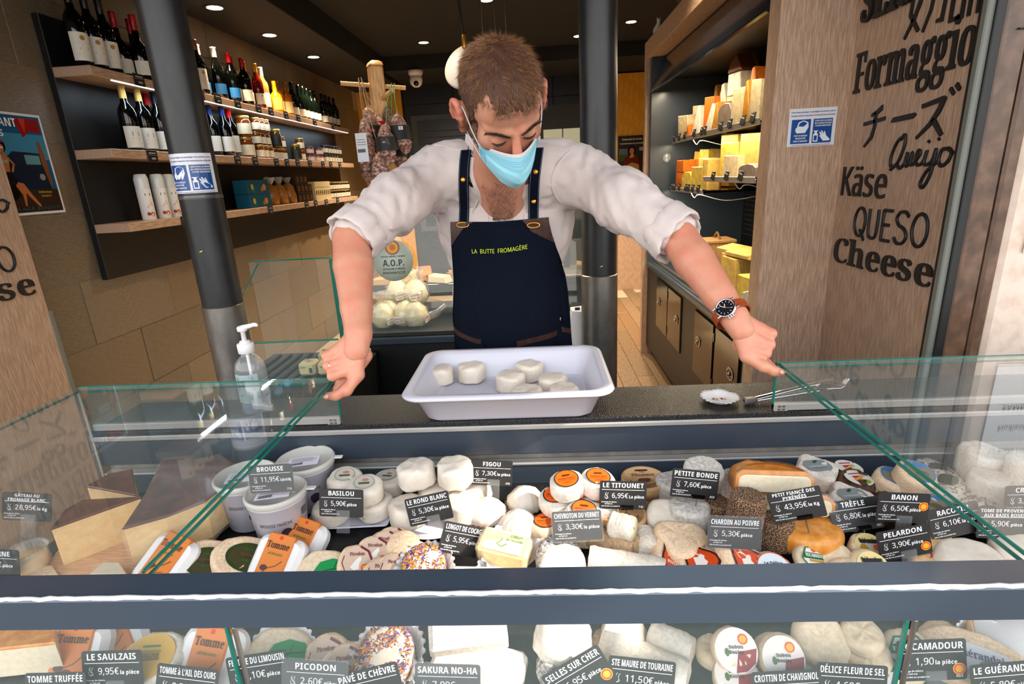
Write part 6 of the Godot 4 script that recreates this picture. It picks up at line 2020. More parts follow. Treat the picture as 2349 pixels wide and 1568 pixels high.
func fridge():
	var t := thing("open_refrigerator", "open wall refrigerator in an oak surround with black shelves of cheese", "refrigerator", Vector3(1.1, 0.14, -3.2))
	var ob := func(called: String, lo: Vector3, hi: Vector3, m: Material, b := 0.002, par: Node = null) -> MeshInstance3D:
		var o := obj(called, bx(hi - lo, b), m, t, T((lo + hi) / 2 - t.position))
		return o
	ob.call("oak_frame", Vector3(0.83, 2.37, -4.42), Vector3(1.72, 2.48, -2.06), M.oak_deep)
	ob.call("oak_frame", Vector3(0.83, 0.14, -4.42), Vector3(1.72, 2.37, -4.36), M.oak)
	ob.call("oak_frame", Vector3(0.858, 0.14, -2.24), Vector3(0.91, 2.37, -2.09), M.oak)
	ob.call("side_wall", Vector3(0.86, 0.9, -4.36), Vector3(1.66, 2.37, -4.30), M.anthracite)
	ob.call("side_wall", Vector3(0.92, 0.9, -2.27), Vector3(1.66, 2.37, -2.24), M.black)
	ob.call("back_wall", Vector3(1.56, 0.9, -4.36), Vector3(1.70, 2.37, -2.24), M.black)
	ob.call("ceiling_panel", Vector3(0.95, 2.22, -4.30), Vector3(1.66, 2.37, -2.24), M.black)
	ob.call("base", Vector3(0.87, 0.24, -4.36), Vector3(1.66, 0.88, -2.24), M.black)
	ob.call("plinth", Vector3(0.92, 0.14, -4.36), Vector3(1.66, 0.24, -2.24), M.black)
	ob.call("bumper", Vector3(0.853, 0.885, -4.34), Vector3(0.90, 0.925, -2.25), M.anthracite, 0.008)
	ob.call("deck", Vector3(0.88, 0.88, -4.30), Vector3(1.60, 0.93, -2.25), M.anthracite)
	ob.call("deck_lip", Vector3(0.905, 0.93, -4.30), Vector3(0.925, 0.945, -2.27), M.steel)
	obj("header", bx(Vector3(0.02, 0.22, 2.06), 0.003), mat(Color(0.10, 0.125, 0.16), 0.1), t, T(Vector3(0.90, 2.24, -3.29) - t.position, Vector3(0, 0, -22)))
	obj("light_tube", bx(Vector3(0.018, 0.014, 1.9), 0.003), M.led, t, T(Vector3(0.958, 2.228, -3.29) - t.position))
	obj("trim_strip", bx(Vector3(0.014, 1.5, 0.02), 0.002), M.steel_dull, t, T(Vector3(0.915, 1.65, -2.255) - t.position))
	obj("rosette", lathe([V(0, 0), V(0.03, 0), V(0.032, 0.006), V(0.02, 0.014), V(0, 0.016)], 10), M.clear, t, T(Vector3(0.98, 1.69, -4.296) - t.position, Vector3(90, 0, 0)))
	for k in [[2.14, 0.97, 0.7], [1.78, 1.02, 0.5], [1.46, 1.02, 0.5]]:
		var l := AreaLight3D.new()
		l.name = "shelf_light"
		l.area_size = Vector2(0.03, 1.8)
		l.light_energy = k[2]
		l.light_color = Color(1.0, 0.92, 0.78)
		l.shadow_enabled = true
		l.rotation_degrees = Vector3(-90, 0, 0) if k[0] > 2 else Vector3(-90, 0, 0)
		l.position = Vector3(k[1], k[0], -3.3) - t.position
		t.add_child(l)
	# shelves: [y, z0, z1], each with a price rail
	var shelves := [[1.80, -4.2, -2.62], [1.475, -4.2, -3.42], [1.55, -3.40, -2.62]]
	for s in shelves:
		var sh: MeshInstance3D = ob.call("shelf", Vector3(1.0, s[0] - 0.012, s[1]), Vector3(1.52, s[0], s[2]), M.black_gloss)
		var mid := (Vector3(1.26, s[0] - 0.006, (s[1] + s[2]) / 2))
		obj("price_rail", bx(Vector3(0.008, 0.03, s[2] - s[1]), 0.002), M.silver, sh, T(Vector3(0.996, s[0] - 0.004, (s[1] + s[2]) / 2) - mid, Vector3(0, 0, 15)))
		obj("wire", tube(curve([Vector3(1.02, s[0] - 0.02, s[1] + 0.45) - mid, Vector3(1.03, s[0] - 0.05, s[1] + 0.5) - mid, Vector3(1.05, s[0] - 0.03, s[1] + 0.55) - mid, Vector3(1.2, s[0] - 0.07, s[1] + 0.6) - mid, Vector3(1.4, s[0] - 0.05, s[1] + 0.62) - mid], 6), 0.0025, 6), M.white, sh)
	for k in 9:
		obj("wall_slots", bx(Vector3(0.006, 0.006, 1.9), 0.001), M.anthracite, t, T(Vector3(1.557, 1.12 + k * 0.035, -3.3) - t.position))
	# doors of the base, two pairs, recessed rings for handles
	for k in 4:
		var z: float = [-3.80, -3.45, -2.82, -2.46][k]
		var d := obj("door", bx(Vector3(0.012, 0.36, 0.335), 0.006), mat(Color(0.13, 0.115, 0.085), 0.14, 0.3), t, T(Vector3(0.866, 0.685, z) - t.position))
		obj("handle_plate", lathe([V(0, 0), V(0.027, 0), V(0.03, 0.003), V(0.03, 0.003), V(0.022, 0.005), V(0.02, 0.001), V(0, 0.001)], 24), M.steel, d, T(Vector3(-0.006, 0.02, 0.075 if k % 2 else -0.075), Vector3(0, 0, 90), Vector3(1, 1, 1.4)))
		obj("knob", lathe([V(0, 0), V(0.008, 0), V(0.011, 0.008), V(0.007, 0.014), V(0, 0.015)], 16), M.chrome, d, T(Vector3(-0.008, 0.02, 0.075 if k % 2 else -0.075), Vector3(0, 0, 90)))
		for y in [-0.12, 0.12]:
			obj("hinge", bx(Vector3(0.012, 0.05, 0.016), 0.003), M.black_gloss, d, T(Vector3(-0.004, y, -0.172 if k % 2 else 0.172)))
	fridge_cheeses()
	# things on top of the surround
	var pot := solo("round_ornament", lumpy(lathe([V(0, 0), V(0.08, 0.01), V(0.12, 0.08), V(0.10, 0.16), V(0.05, 0.2), V(0, 0.2)], 24), 0.01, 10), mat(Color(0.33, 0.28, 0.29), 0.7), "mauve round ornament on top of the oak surround", "ornament", T(Vector3(0.97, 2.48, -3.62)))
	var cow := thing("figurine", "small white animal figurine on the far corner of the oak surround", "figurine", Vector3(0.89, 2.48, -4.30))
	obj("figure", nets([[Vector3(0, 0.06, -0.03), Vector3(0, 0.065, 0.03), 0.022, 0.024], [Vector3(0, 0.08, 0.04), Vector3(0, 0.105, 0.055), 0.012, 0.014], [Vector3(-0.01, 0.004, -0.03), Vector3(-0.01, 0.05, -0.03), 0.006, 0.009], [Vector3(0.01, 0.004, -0.03), Vector3(0.01, 0.05, -0.03), 0.006, 0.009], [Vector3(-0.01, 0.004, 0.03), Vector3(-0.01, 0.05, 0.03), 0.006, 0.009], [Vector3(0.01, 0.004, 0.03), Vector3(0.01, 0.05, 0.03), 0.006, 0.009], [Vector3(-0.01, 0.115, 0.05), Vector3(-0.018, 0.128, 0.048), 0.004, 0.002], [Vector3(0.01, 0.115, 0.05), Vector3(0.018, 0.128, 0.048), 0.004, 0.002]], 0.004, 0.01), M.white, cow)


func fridge_cheeses():
	var tone := {"ivory": Color(0.82, 0.74, 0.58), "straw": Color(0.80, 0.66, 0.34), "gold": Color(0.78, 0.55, 0.2), "orange": Color(0.80, 0.42, 0.10), "white": Color(0.82, 0.78, 0.70), "brown": Color(0.42, 0.25, 0.12), "yellow": Color(0.82, 0.70, 0.30), "grey": Color(0.55, 0.48, 0.42)}
	var mats := {}
	for k in tone:
		mats[k] = vmat(noise_tex(0.05, tone[k] * 0.92, tone[k] * 1.06, {"seed": 100 + mats.size(), "size": 64, "oct": 3}), Vector3(6, 6, 6), 0.45)
	# [tone, rind, x, y, z, width along z, height, depth, lean, wording]; the wedge's outline is drawn in z and y
	var list := [
		["ivory", "brown", 1.08, 1.8, -4.06, 0.15, 0.155, 0.10, 4, "broad ivory wedge at the far left of the top shelf", 0], ["ivory", "brown", 1.2, 1.8, -4.16, 0.12, 0.22, 0.08, 0, "tall ivory slab standing behind the broad wedge, top shelf", 0], ["gold", "brown", 1.3, 1.8, -4.15, 0.12, 0.34, 0.08, 0, "pointed golden wedge, tall at the back of the top shelf", 1],
		["orange", "orange", 1.05, 1.8, -3.92, 0.06, 0.08, 0.06, 0, "small orange piece at the front of the top shelf", 1], ["white", "white", 1.08, 1.8, -3.8, 0.12, 0.18, 0.08, -5, "white wrapped wedge leaning on the top shelf", 1], ["orange", "orange", 1.12, 1.8, -3.68, 0.12, 0.22, 0.08, 0, "tall orange slab in the middle of the top shelf", 0], ["orange", "brown", 1.24, 1.8, -3.78, 0.12, 0.26, 0.07, 0, "darker orange slab behind, top shelf", 0],
		["white", "white", 1.08, 1.8, -3.52, 0.12, 0.16, 0.08, -6, "second white wrapped wedge, top shelf", 1], ["gold", "brown", 1.08, 1.8, -3.4, 0.09, 0.155, 0.08, 0, "narrow brown-edged wedge beside the white one, top shelf", 1], ["white", "brown", 1.19, 1.8, -3.62, 0.14, 0.28, 0.08, 3, "tall pale wedge wrapped in film, top shelf", 1], ["orange", "brown", 1.32, 1.8, -3.85, 0.1, 0.36, 0.06, 0, "thin orange wedge at the back, top shelf", 1],
		["grey", "grey", 1.08, 1.8, -3.22, 0.14, 0.13, 0.10, 0, "grey mottled round piece at the front of the top shelf", 2], ["ivory", "brown", 1.2, 1.8, -3.46, 0.15, 0.19, 0.10, 0, "large ivory block carrying the brown wedge, top shelf", 0], ["white", "grey", 1.2, 1.992, -3.46, 0.14, 0.12, 0.10, 0, "white block stacked on the large ivory block", 0], ["brown", "brown", 1.2, 2.114, -3.46, 0.15, 0.09, 0.10, 0, "brown topped wedge, topmost of the stack", 3],
		["ivory", "brown", 1.1, 1.8, -3.06, 0.15, 0.185, 0.10, 0, "smooth ivory slab at the near end of the top shelf", 0], ["orange", "brown", 1.2, 1.8, -3.22, 0.12, 0.3, 0.07, 0, "orange wedge with brown rind leaning at the near end, top shelf", 1], ["gold", "brown", 1.08, 1.8, -2.93, 0.08, 0.2, 0.08, 2, "craggy golden piece at the near end of the top shelf", 1], ["ivory", "brown", 1.09, 1.8, -2.83, 0.08, 0.19, 0.1, 0, "narrow ivory slab, nearest on the top shelf", 0],
		["orange", "orange", 1.07, 1.475, -4.08, 0.12, 0.105, 0.10, 0, "orange block at the far end of the middle shelf", 0], ["orange", "orange", 1.07, 1.582, -4.08, 0.12, 0.08, 0.10, 0, "orange block stacked on the first, middle shelf", 0], ["gold", "grey", 1.17, 1.475, -4.12, 0.08, 0.24, 0.08, -4, "grey rinded slab leaning on the middle shelf", 0], ["yellow", "grey", 1.2, 1.475, -4, 0.13, 0.25, 0.08, 0, "crumbly yellow slab on the middle shelf", 0], ["yellow", "yellow", 1.06, 1.475, -3.86, 0.13, 0.11, 0.10, 0, "low film-wrapped yellow piece on the middle shelf", 2],
		["straw", "brown", 1.13, 1.475, -3.76, 0.15, 0.19, 0.08, 0, "straw coloured slab on the middle shelf", 0], ["yellow", "brown", 1.05, 1.475, -3.62, 0.15, 0.14, 0.08, 0, "herb-flecked yellow slab at the front of the middle shelf", 0], ["gold", "brown", 1.3, 1.475, -3.95, 0.2, 0.3, 0.06, 0, "dark orange wedge behind the middle shelf", 3], ["straw", "brown", 1.06, 1.475, -3.48, 0.07, 0.18, 0.08, 0, "narrow straw slab before the raised shelf", 0],
		["straw", "brown", 1.14, 1.55, -3.3, 0.18, 0.23, 0.10, 0, "large straw slab standing on the raised shelf", 0], ["yellow", "brown", 1.1, 1.55, -3.17, 0.18, 0.18, 0.10, 0, "large smooth yellow slab on the raised shelf", 0], ["ivory", "straw", 1.05, 1.55, -3.02, 0.15, 0.11, 0.08, -3, "low wrapped ivory wedge at the front of the raised shelf", 0], ["straw", "grey", 1.12, 1.55, -2.92, 0.2, 0.21, 0.1, 0, "straw wheel portion with printed rind on the raised shelf", 0], ["grey", "grey", 1.06, 1.55, -2.78, 0.15, 0.065, 0.10, 0, "low ash-grey round at the near end of the raised shelf", 2],
		["straw", "brown", 1.14, 0.93, -3.2, 0.15, 0.2, 0.10, 0, "straw slab standing on the lowest deck", 0], ["straw", "brown", 1.07, 0.93, -2.95, 0.14, 0.22, 0.12, 0, "near straw slab on the lowest deck", 0], ["ivory", "brown", 1.2, 1.8, -4.16, 0.12, 0.22, 0.12, 0, "tall ivory slab at the back of the lowest deck", 0], ["yellow", "brown", 1.05, 0.93, -2.66, 0.13, 0.17, 0.12, 0, "yellow wedge at the nearest corner of the lowest deck", 0], ["white", "grey", 1, 0.93, -2.52, 0.12, 0.13, 0.10, 6, "white bloomy wedge at the nearest corner of the lowest deck", 1],
		["straw", "gold", 1.1, 1.156, -3.06, 0.28, 0.025, 0.10, 10, "flat yellow slice lying on the deck slabs", 0], ["straw", "gold", 1.08, 1.156, -2.9, 0.22, 0.025, 0.10, 6, "second flat slice lying on the deck slabs", 0], ["ivory", "gold", 1.02, 0.93, -3.36, 0.18, 0.14, 0.04, 38, "pale slice leaning on the slabs of the lowest deck", 0], ["ivory", "gold", 1, 0.93, -3.2, 0.16, 0.1, 0.04, 30, "rounded pale slice at the front of the lowest deck", 2],
	]
	for l in list:
		var w: float = l[5]
		var h: float = l[6]
		var o: PackedVector2Array = [pts([-w / 2, 0, w / 2, 0, w * 0.47, h * 0.97, -w * 0.45, h]), pts([-w / 2, 0, w / 2, 0, w * 0.12, h, -w * 0.05, h * 0.98]), pts([-w / 2, 0, w / 2, 0, w / 2, h * 0.7, w * 0.3, h * 0.95, 0, h, -w * 0.3, h * 0.95, -w / 2, h * 0.7]), pts([-w / 2, 0, w / 2, 0, w * 0.1, h, -w * 0.3, h * 0.6])][l[10]]
		var t := thing("cheese_piece", l[9], "cheese", Vector3(l[2], l[3] + 0.004, l[4]), 0.0, "cheese pieces in the wall refrigerator")
		obj("paste", lumpy(prism(o, l[7], 0.004), 0.004, 30, int(w * 999)), mats[l[0]], t, T(Vector3.ZERO, Vector3(l[8], -78, 0)))
		obj("rind", lumpy(prism(inset(ccw(o), -0.0015), 0.008, 0.002), 0.003, 30, 2), mats[l[1]], t, T(Vector3(l[7] * 0.5, 0, 0), Vector3(l[8], -78, 0)))
	# plastic tub, wicker box, spray of tags
	var tub := thing("plastic_tub", "clear plastic tub with pale blue lid band on the fridge deck", "tub", Vector3(1.06, 0.932, -3.80))
	obj("tub", prism(rrect(0.24, 0.16, 0.03), 0.14, 0.006, true), M.clear, tub, T(Vector3(0, 0.08, 0), Vector3(0, 90, 0)))
	obj("lid", bx(Vector3(0.16, 0.02, 0.26), 0.006), mat(Color(0.65, 0.78, 0.82), 0.3), tub, T(Vector3(0, 0.17, 0)))
	obj("band", bx(Vector3(0.162, 0.008, 0.262), 0.002), mat(Color(0.10, 0.40, 0.75), 0.4), tub, T(Vector3(0, 0.15, 0)))
	obj("curd", lumpy(bx(Vector3(0.12, 0.07, 0.2), 0.02), 0.01, 20), mats.yellow, tub, T(Vector3(0, 0.045, 0)))
	var box := thing("wooden_lantern", "honey brown wooden lantern box with a rope handle in the fridge", "box", Vector3(1.2, 0.932, -3.74))
	obj("box", bx(Vector3(0.17, 0.20, 0.17), 0.006), M.pine, box, T(Vector3(0, 0.10, 0)))
	obj("roof", bx(Vector3(0.2, 0.022, 0.2), 0.005), M.pine, box, T(Vector3(0, 0.21, 0)))
	obj("opening", bx(Vector3(0.004, 0.12, 0.10), 0.001), M.black, box, T(Vector3(-0.0855, 0.10, 0)))
	obj("rope", tube(curve([Vector3(0, 0.22, -0.06), Vector3(0, 0.26, 0), Vector3(0, 0.22, 0.06)], 6), 0.008, 7), mat(Color(0.5, 0.36, 0.2), 0.9), box)
	var card := bx(Vector3(0.004, 0.042, 0.06), 0.001)
	var pr := print_mesh([[Color(0.8, 0.8, 0.8), off(rrect(0.044, 0.006, 0.001, 1), 0, 0.01)], [Color(0.6, 0.6, 0.6), off(rrect(0.03, 0.008, 0.001, 1), 0.004, -0.008)]])
	for s in [[1.80, [-4.12, -3.98, -3.84, -3.62, -3.46, -3.40, -3.12, -2.98, -2.80, -2.68]], [1.475, [-4.12, -4.06, -3.93, -3.76, -3.70, -3.60, -3.48]], [1.55, [-3.2, -2.98, -2.78]], [0.945, [-3.2, -2.95, -2.5]]]:
		for z in s[1]:
			var t := thing("fridge_tag", "small black price tag on the %s fridge shelf, %s from the far end" % [{1.80: "top", 1.475: "middle", 1.55: "raised middle", 0.945: "lowest"}[s[0]], ORD[s[1].find(z)]], "price tag", Vector3(0.987 if s[0] > 1.2 else 0.96, s[0] + 0.016, z), 0.0, "price tags in the wall refrigerator")
			obj("card", card, M.tag_black, t, T(Vector3.ZERO, Vector3(0, 0, -12)))
			obj("print", pr, M.print, t, T(Vector3(-0.0026, 0, 0), Vector3(0, -90, -12)))
			obj("clip", bx(Vector3(0.012, 0.012, 0.016), 0.002), M.black_gloss, t, T(Vector3(0.002, -0.02, 0)))


func on_the_counter():
	# the white tray with seven small cheeses
	var t := thing("food_tray", "white rectangular plastic tray with a rolled rim on the counter ledge", "tray", Vector3(-0.075, 1.1125, -1.215), 0.0)
	var rings := []
	# [half width, half depth, height, corner]
	for q in [[0.176, 0.118, 0.0, 0.03], [0.184, 0.125, 0.006, 0.03], [0.208, 0.147, 0.066, 0.04], [0.222, 0.162, 0.068, 0.045], [0.227, 0.167, 0.064, 0.047], [0.229, 0.169, 0.068, 0.048], [0.225, 0.165, 0.074, 0.046], [0.208, 0.149, 0.0735, 0.04], [0.203, 0.142, 0.066, 0.038], [0.180, 0.121, 0.01, 0.03], [0.170, 0.112, 0.005, 0.028]]:
		var r := PackedVector3Array()
		for p in rrect(q[0] * 2, q[1] * 2, q[3], 6):
			r.append(Vector3(p.x, q[2], -p.y))
		rings.append(r)
	obj("body", loft(rings, true, [3, 9]), M.plastic_white, t)
	var at := [[-0.2607, -1.3085, "leftmost in the white tray"], [-0.1803, -1.3201, "second from the left in the white tray"], [-0.0303, -1.3176, "rearmost of the right group in the white tray"], [-0.0752, -1.2452, "middle front of the right group in the white tray"], [0.0262, -1.2173, "right of the middle in the white tray"], [-0.0328, -1.145, "half hidden behind the tray's front rim, centre"], [0.0492, -1.1456, "half hidden behind the tray's front rim, right corner"]]
	for i in at.size():
		var z: float = at[i][1]
		var c := wheel("goat_cheese", "small fresh white goat cheese, %s" % at[i][2], "fresh cheeses in the white tray", at[i][0], z, 1.1185, 0.0355, 0.046, "fresh", {"edge": 0.011, "seed": i, "lump": 0.004})
	# hand gel bottle behind the left screen
	var p := Vector3(-0.6448, 1.112, -1.0484)
	var b := thing("gel_bottle", "clear hand gel bottle with a white pump behind the left glass screen", "bottle", Vector3(-0.685, 1.1125, -1.19))
	obj("bottle", lathe([V(0, 0), V(0.030, 0), V(0.034, 0.005), V(0.034, 0.105), V(0.031, 0.122), V(0.018, 0.137), V(0.014, 0.14), V(0.014, 0.15), V(0, 0.15)], 32), M.clear, b)
	obj("gel", lathe([V(0, 0.003), V(0.029, 0.003), V(0.032, 0.008), V(0.032, 0.055), V(0, 0.056)], 28), mat(Color(0.55, 0.66, 0.80, 0.35), 0.1, 0.0, {"transparency": BaseMaterial3D.TRANSPARENCY_ALPHA}), b)
	obj("label", print_mesh([[Color(0.62, 0.70, 0.70), [-0.03, 0.03, -0.01, 0.03, -0.01, 0.1, -0.03, 0.1]], [Color(0.62, 0.70, 0.70), [-0.01, 0.03, 0.01, 0.03, 0.01, 0.1, -0.01, 0.1]], [Color(0.62, 0.70, 0.70), [0.01, 0.03, 0.03, 0.03, 0.03, 0.1, 0.01, 0.1]], [Color(0.2, 0.3, 0.42), off(rrect(0.03, 0.004, 0.001, 1), 0, 0.05)]] + range(9).map(func(k): return [Color(0.35, 0.42, 0.45), off(rrect(0.04, 0.0016, 0.0005, 1), 0, 0.062 + k * 0.0038)]), bend(0.0345), 0.00006), M.print, b)
	obj("collar", lathe([V(0.0, 0.146), V(0.018, 0.146), V(0.0185, 0.165), V(0.0175, 0.168), V(0.012, 0.168), V(0.011, 0.174), V(0, 0.174)], 28), M.white, b)
	obj("pump", merge([[lathe([V(0, 0.17), V(0.0055, 0.17), V(0.005, 0.195), V(0.011, 0.198), V(0.0115, 0.206), V(0.009, 0.209), V(0, 0.209)], 20)], [tube(curve([Vector3(0.0, 0.205, 0), Vector3(0.016, 0.208, 0.0), Vector3(0.034, 0.212, 0.003), Vector3(0.038, 0.208, 0.003)], 4), [0.0062, 0.006, 0.006, 0.0058, 0.0056, 0.0054, 0.0052, 0.005, 0.0048, 0.0046, 0.004, 0.0035, 0.003], 10)]]), M.white, b)
	obj("dip_tube", tube([Vector3(0, 0.01, 0), Vector3(0, 0.17, 0)], 0.0035, 8), M.white, b)
	# paper case and serving tongs
	var cup := thing("paper_case", "empty white fluted paper case with crumbs on the counter ledge", "paper case", Vector3(0.3979, 1.1125, -1.1592))
	obj("case", flute(0.024, 0.041, 0.011, 0.5), M.paper, cup)
	for k in 5:
		obj("crumb", lumpy(lathe([V(0, 0), V(0.003, 0.001), V(0.002, 0.003), V(0, 0.003)], 7), 0.002, 200, k), mat([Color(0.4, 0.25, 0.45), Color(0.75, 0.5, 0.2), Color(0.85, 0.82, 0.75)][k % 3], 0.8), cup, T(Vector3(-0.012 + 0.006 * k, 0.0015, 0.004 * (k % 3) - 0.004)))
	var tg := thing("serving_tongs", "steel serving tongs with a scalloped spoon end on the right ledge", "tongs", Vector3(0.4499, 1.1125, -1.1379))
	var tip: Vector3 = Vector3(0.6559, 1.128, -1.1716) - tg.position
	var dir := tip.normalized()
	var side := dir.cross(Vector3.UP).normalized()
	for s in [0.0, 1.0]:
		var o := Vector3(0, 0.004 + s * 0.014, 0)
		var q := []
		for k in 9:
			var u := k / 8.0
			q.append(tip * u * 0.80 * Vector3(1, 0.6, 1) + o * (0.2 + u) + Vector3(0, 0.004, 0))
		obj("arm", tube(q, 0.007, 8, 0.35), M.chrome, tg)
		var sp := []
		for k in 7:
			var row := []
			for j in 9:
				var u := k / 6.0
				var w := 0.023 * sin(PI * (0.12 + 0.85 * u)) * (1.0 + (0.10 * sin(j * 2.4 + k * 2.2) if absf(j - 4) > 3 else 0.0))
				var vv := j / 4.0 - 1.0
				row.append(q[8] + dir * u * 0.072 + side * w * vv + Vector3(0, 0.006 * vv * vv * (1.0 - s * 2.0), 0))
			sp.append(row)
		obj("scoop", sheet(sp, 0.001), M.chrome, tg)
	obj("handle_clip", bx(Vector3(0.03, 0.012, 0.016), 0.003), M.steel_dull, tg, T(Vector3(0.008, 0.008, 0), Vector3(0, rad_to_deg(atan2(-dir.z, dir.x)), 0)))
	# a notice taped to the wall beyond the right lid
	var n := thing("opening_notice", "white opening hours notice on the stone wall beside the right lid", "notice", Vector3(1.32, 1.52, -1.425))
	obj("paper", bx(Vector3(0.21, 0.297, 0.001)), M.paper_gloss, n)
	obj("lettering", merge([[words("La Butte Fromag\u00e8re", 0.014, {"wide": 0.16, "at": Vector3(0, 0.10, 0.0008)})], [words("\u00c9tudiants", 0.012, {"wide": 0.08, "at": Vector3(-0.03, 0.03, 0.0008)})], [words("SAMEDI", 0.014, {"wide": 0.08, "at": Vector3(-0.03, -0.03, 0.0008)})]]), M.letter, n)


# a fluted paper case
func flute(r0: float, r1: float, h: float, flare := 0.0) -> ArrayMesh:
	var rings := []
	for k in 6:
		var u: float = [0.0, 0.0, 0.35, 0.7, 1.0, 1.0][k]
		var r := PackedVector3Array()
		for i in 96:
			var a := -TAU * i / 96
			var rad := lerpf(r0, r1, u) * (0.02 if k == 0 else 1.0) * (1.0 + (0.035 * u * (1.0 if i % 4 < 2 else -1.0) if k > 0 else 0.0))
			r.append(Vector3(cos(a) * rad, h * pow(u, 1.0 - flare * 0.4) + (0.0012 * sin(i * 0.4) * u), sin(a) * rad) + Vector3(0, -0.0006 if k == 5 else 0.0, 0))
		rings.append(r)
	return loft(rings, false)


func rinds():
	var kinds := {
		"fresh": [Color(0.85, 0.80, 0.73), Color(0.885, 0.845, 0.785), 0.03, 5.0, 0.45, 0.06], "bloom": [Color(0.79, 0.74, 0.67), Color(0.89, 0.86, 0.81), 0.06, 8.0, 0.85, 0.25], "cream": [Color(0.83, 0.73, 0.59), Color(0.90, 0.83, 0.71), 0.05, 7.0, 0.6, 0.15],
		"ivory": [Color(0.88, 0.81, 0.68), Color(0.91, 0.86, 0.75), 0.05, 7.0, 0.5, 0.08], "ash": [Color(0.30, 0.28, 0.26), Color(0.88, 0.86, 0.83), 0.06, 8.0, 0.9, 0.3], "greybloom": [Color(0.66, 0.63, 0.59), Color(0.84, 0.82, 0.78), 0.06, 8.0, 0.9, 0.3],
		"pepper": [Color(0.10, 0.06, 0.04), Color(0.80, 0.62, 0.46), 0.14, 9.0, 0.8, 0.35], "amber": [Color(0.80, 0.47, 0.14), Color(0.88, 0.62, 0.30), 0.03, 5.0, 0.3, 0.06], "tan": [Color(0.60, 0.47, 0.33), Color(0.80, 0.69, 0.54), 0.06, 8.0, 0.8, 0.25], "crust": [Color(0.82, 0.68, 0.52), Color(0.90, 0.81, 0.70), 0.07, 8.0, 0.8, 0.3],
		"leaf": [Color(0.16, 0.09, 0.05), Color(0.42, 0.27, 0.16), 0.04, 8.0, 0.7, 0.3], "caramel": [Color(0.29, 0.125, 0.07), Color(0.45, 0.22, 0.125), 0.02, 4.0, 0.38, 0.03], "custard": [Color(0.84, 0.70, 0.47), Color(0.90, 0.78, 0.57), 0.03, 5.0, 0.5, 0.05], "chip": [Color(0.72, 0.55, 0.37), Color(0.82, 0.67, 0.48), 0.03, 6.0, 0.55, 0.03],
	}
	for k in kinds:
		var q: Array = kinds[k]
		var tex := noise_tex(q[2], q[0], q[1], {"seed": 200 + M.size(), "oct": 5, "gain": 0.65, "lo": 0.2 if k != "pepper" else 0.42, "hi": 0.75 if k != "pepper" else 0.6})
		M[k] = bump(vmat(tex, Vector3.ONE * q[3], q[4], {"subsurf_scatter_enabled": k in ["fresh", "ivory", "custard"], "subsurf_scatter_strength": 0.15}), tex, q[5])


# a round cheese standing on its base at x, z and height y
func wheel(called: String, label: String, group: String, x: float, z: float, y: float, r: float, h: float, m: String, o := {}) -> Node3D:
	var t := thing(called, label, "cheese", Vector3(x, y, z), 0.0, group)
	t.rotation_degrees = o.get("rot", Vector3(0, float(o.get("seed", 0)) * 47.0, 0))
	if absf(t.rotation_degrees.x) < 15.0 and absf(t.rotation_degrees.z) < 15.0:
		discs.append([t, r, h, t.position])
	var e: float = o.get("edge", 0.008)
	var prof := [V(0, 0), V(r - e, 0)]
	for k in 4:
		prof.append(V(r - e + e * sin(PI / 2 * (k + 1) / 4.0), e * 0.8 - e * 0.8 * cos(PI / 2 * (k + 1) / 4.0)))
	var taper: float = o.get("taper", 1.0)
	for k in 5:
		prof.append(V(r * taper - e + e * cos(PI / 2 * k / 4.0), h - e + e * sin(PI / 2 * k / 4.0)))
	prof.append_array([V((r * taper - e) * 0.5, h + o.get("dome", 0.0)), V(0, h + o.get("dome", 0.0) * 1.2)])
	var lobes: int = o.get("lobes", 0)
	var shape := func(v: Vector3) -> Vector3:
		var a := atan2(v.z, v.x)
		var k := 1.0
		if lobes == 4:
			k = 1.0 + 0.16 * cos(a * 4.0)
		elif lobes == 3:
			k = 1.0 + 0.15 * cos(a * 3.0)
		return Vector3(v.x * k, v.y + (0.0009 * sin(v.x * 900.0) if o.has("grill") and v.y > h * 0.8 else 0.0), v.z * k * o.get("oval", 1.0))
	obj("body", lumpy(lathe(prof, 36, shape), o.get("lump", 0.003), 26, o.get("seed", 0)), M[m], t)
	if o.has("seal"):
		obj("seal", print_mesh(o.seal, func(v: Vector3) -> Vector3: return Vector3(v.x, v.z + (o.get("dome", 0.0) * 1.15 * (1.0 - pow(v.length() / r, 2.0))), -v.y), 0.0002), M.print, t, T(Vector3(0, h + 0.0012, 0), Vector3(0, o.get("turn", 0.0), 0)))
	if o.has("word"):
		var ws := []
		for w in o.word:
			ws.append([words(w[0], w[1], {"wide": w[2], "font": w[4] if w.size() > 4 else "Droid Sans", "at": Vector3(0, w[3], 0)})])
		obj("lettering", merge(ws), o.get("ink", M.letter), t, T(Vector3(0, h + 0.003 + o.get("dome", 0.0) * 1.1, 0), Vector3(0, o.get("turn", 0.0), 0)) * T(Vector3.ZERO, Vector3(-90, 0, 0)))
	return t


func ring_seal(r: float, base: Color, rim: Color, extra := []) -> Array:
	return [[rim, disc(r, r, 28)], [base, disc(r * 0.9, r * 0.9, 28)]] + extra


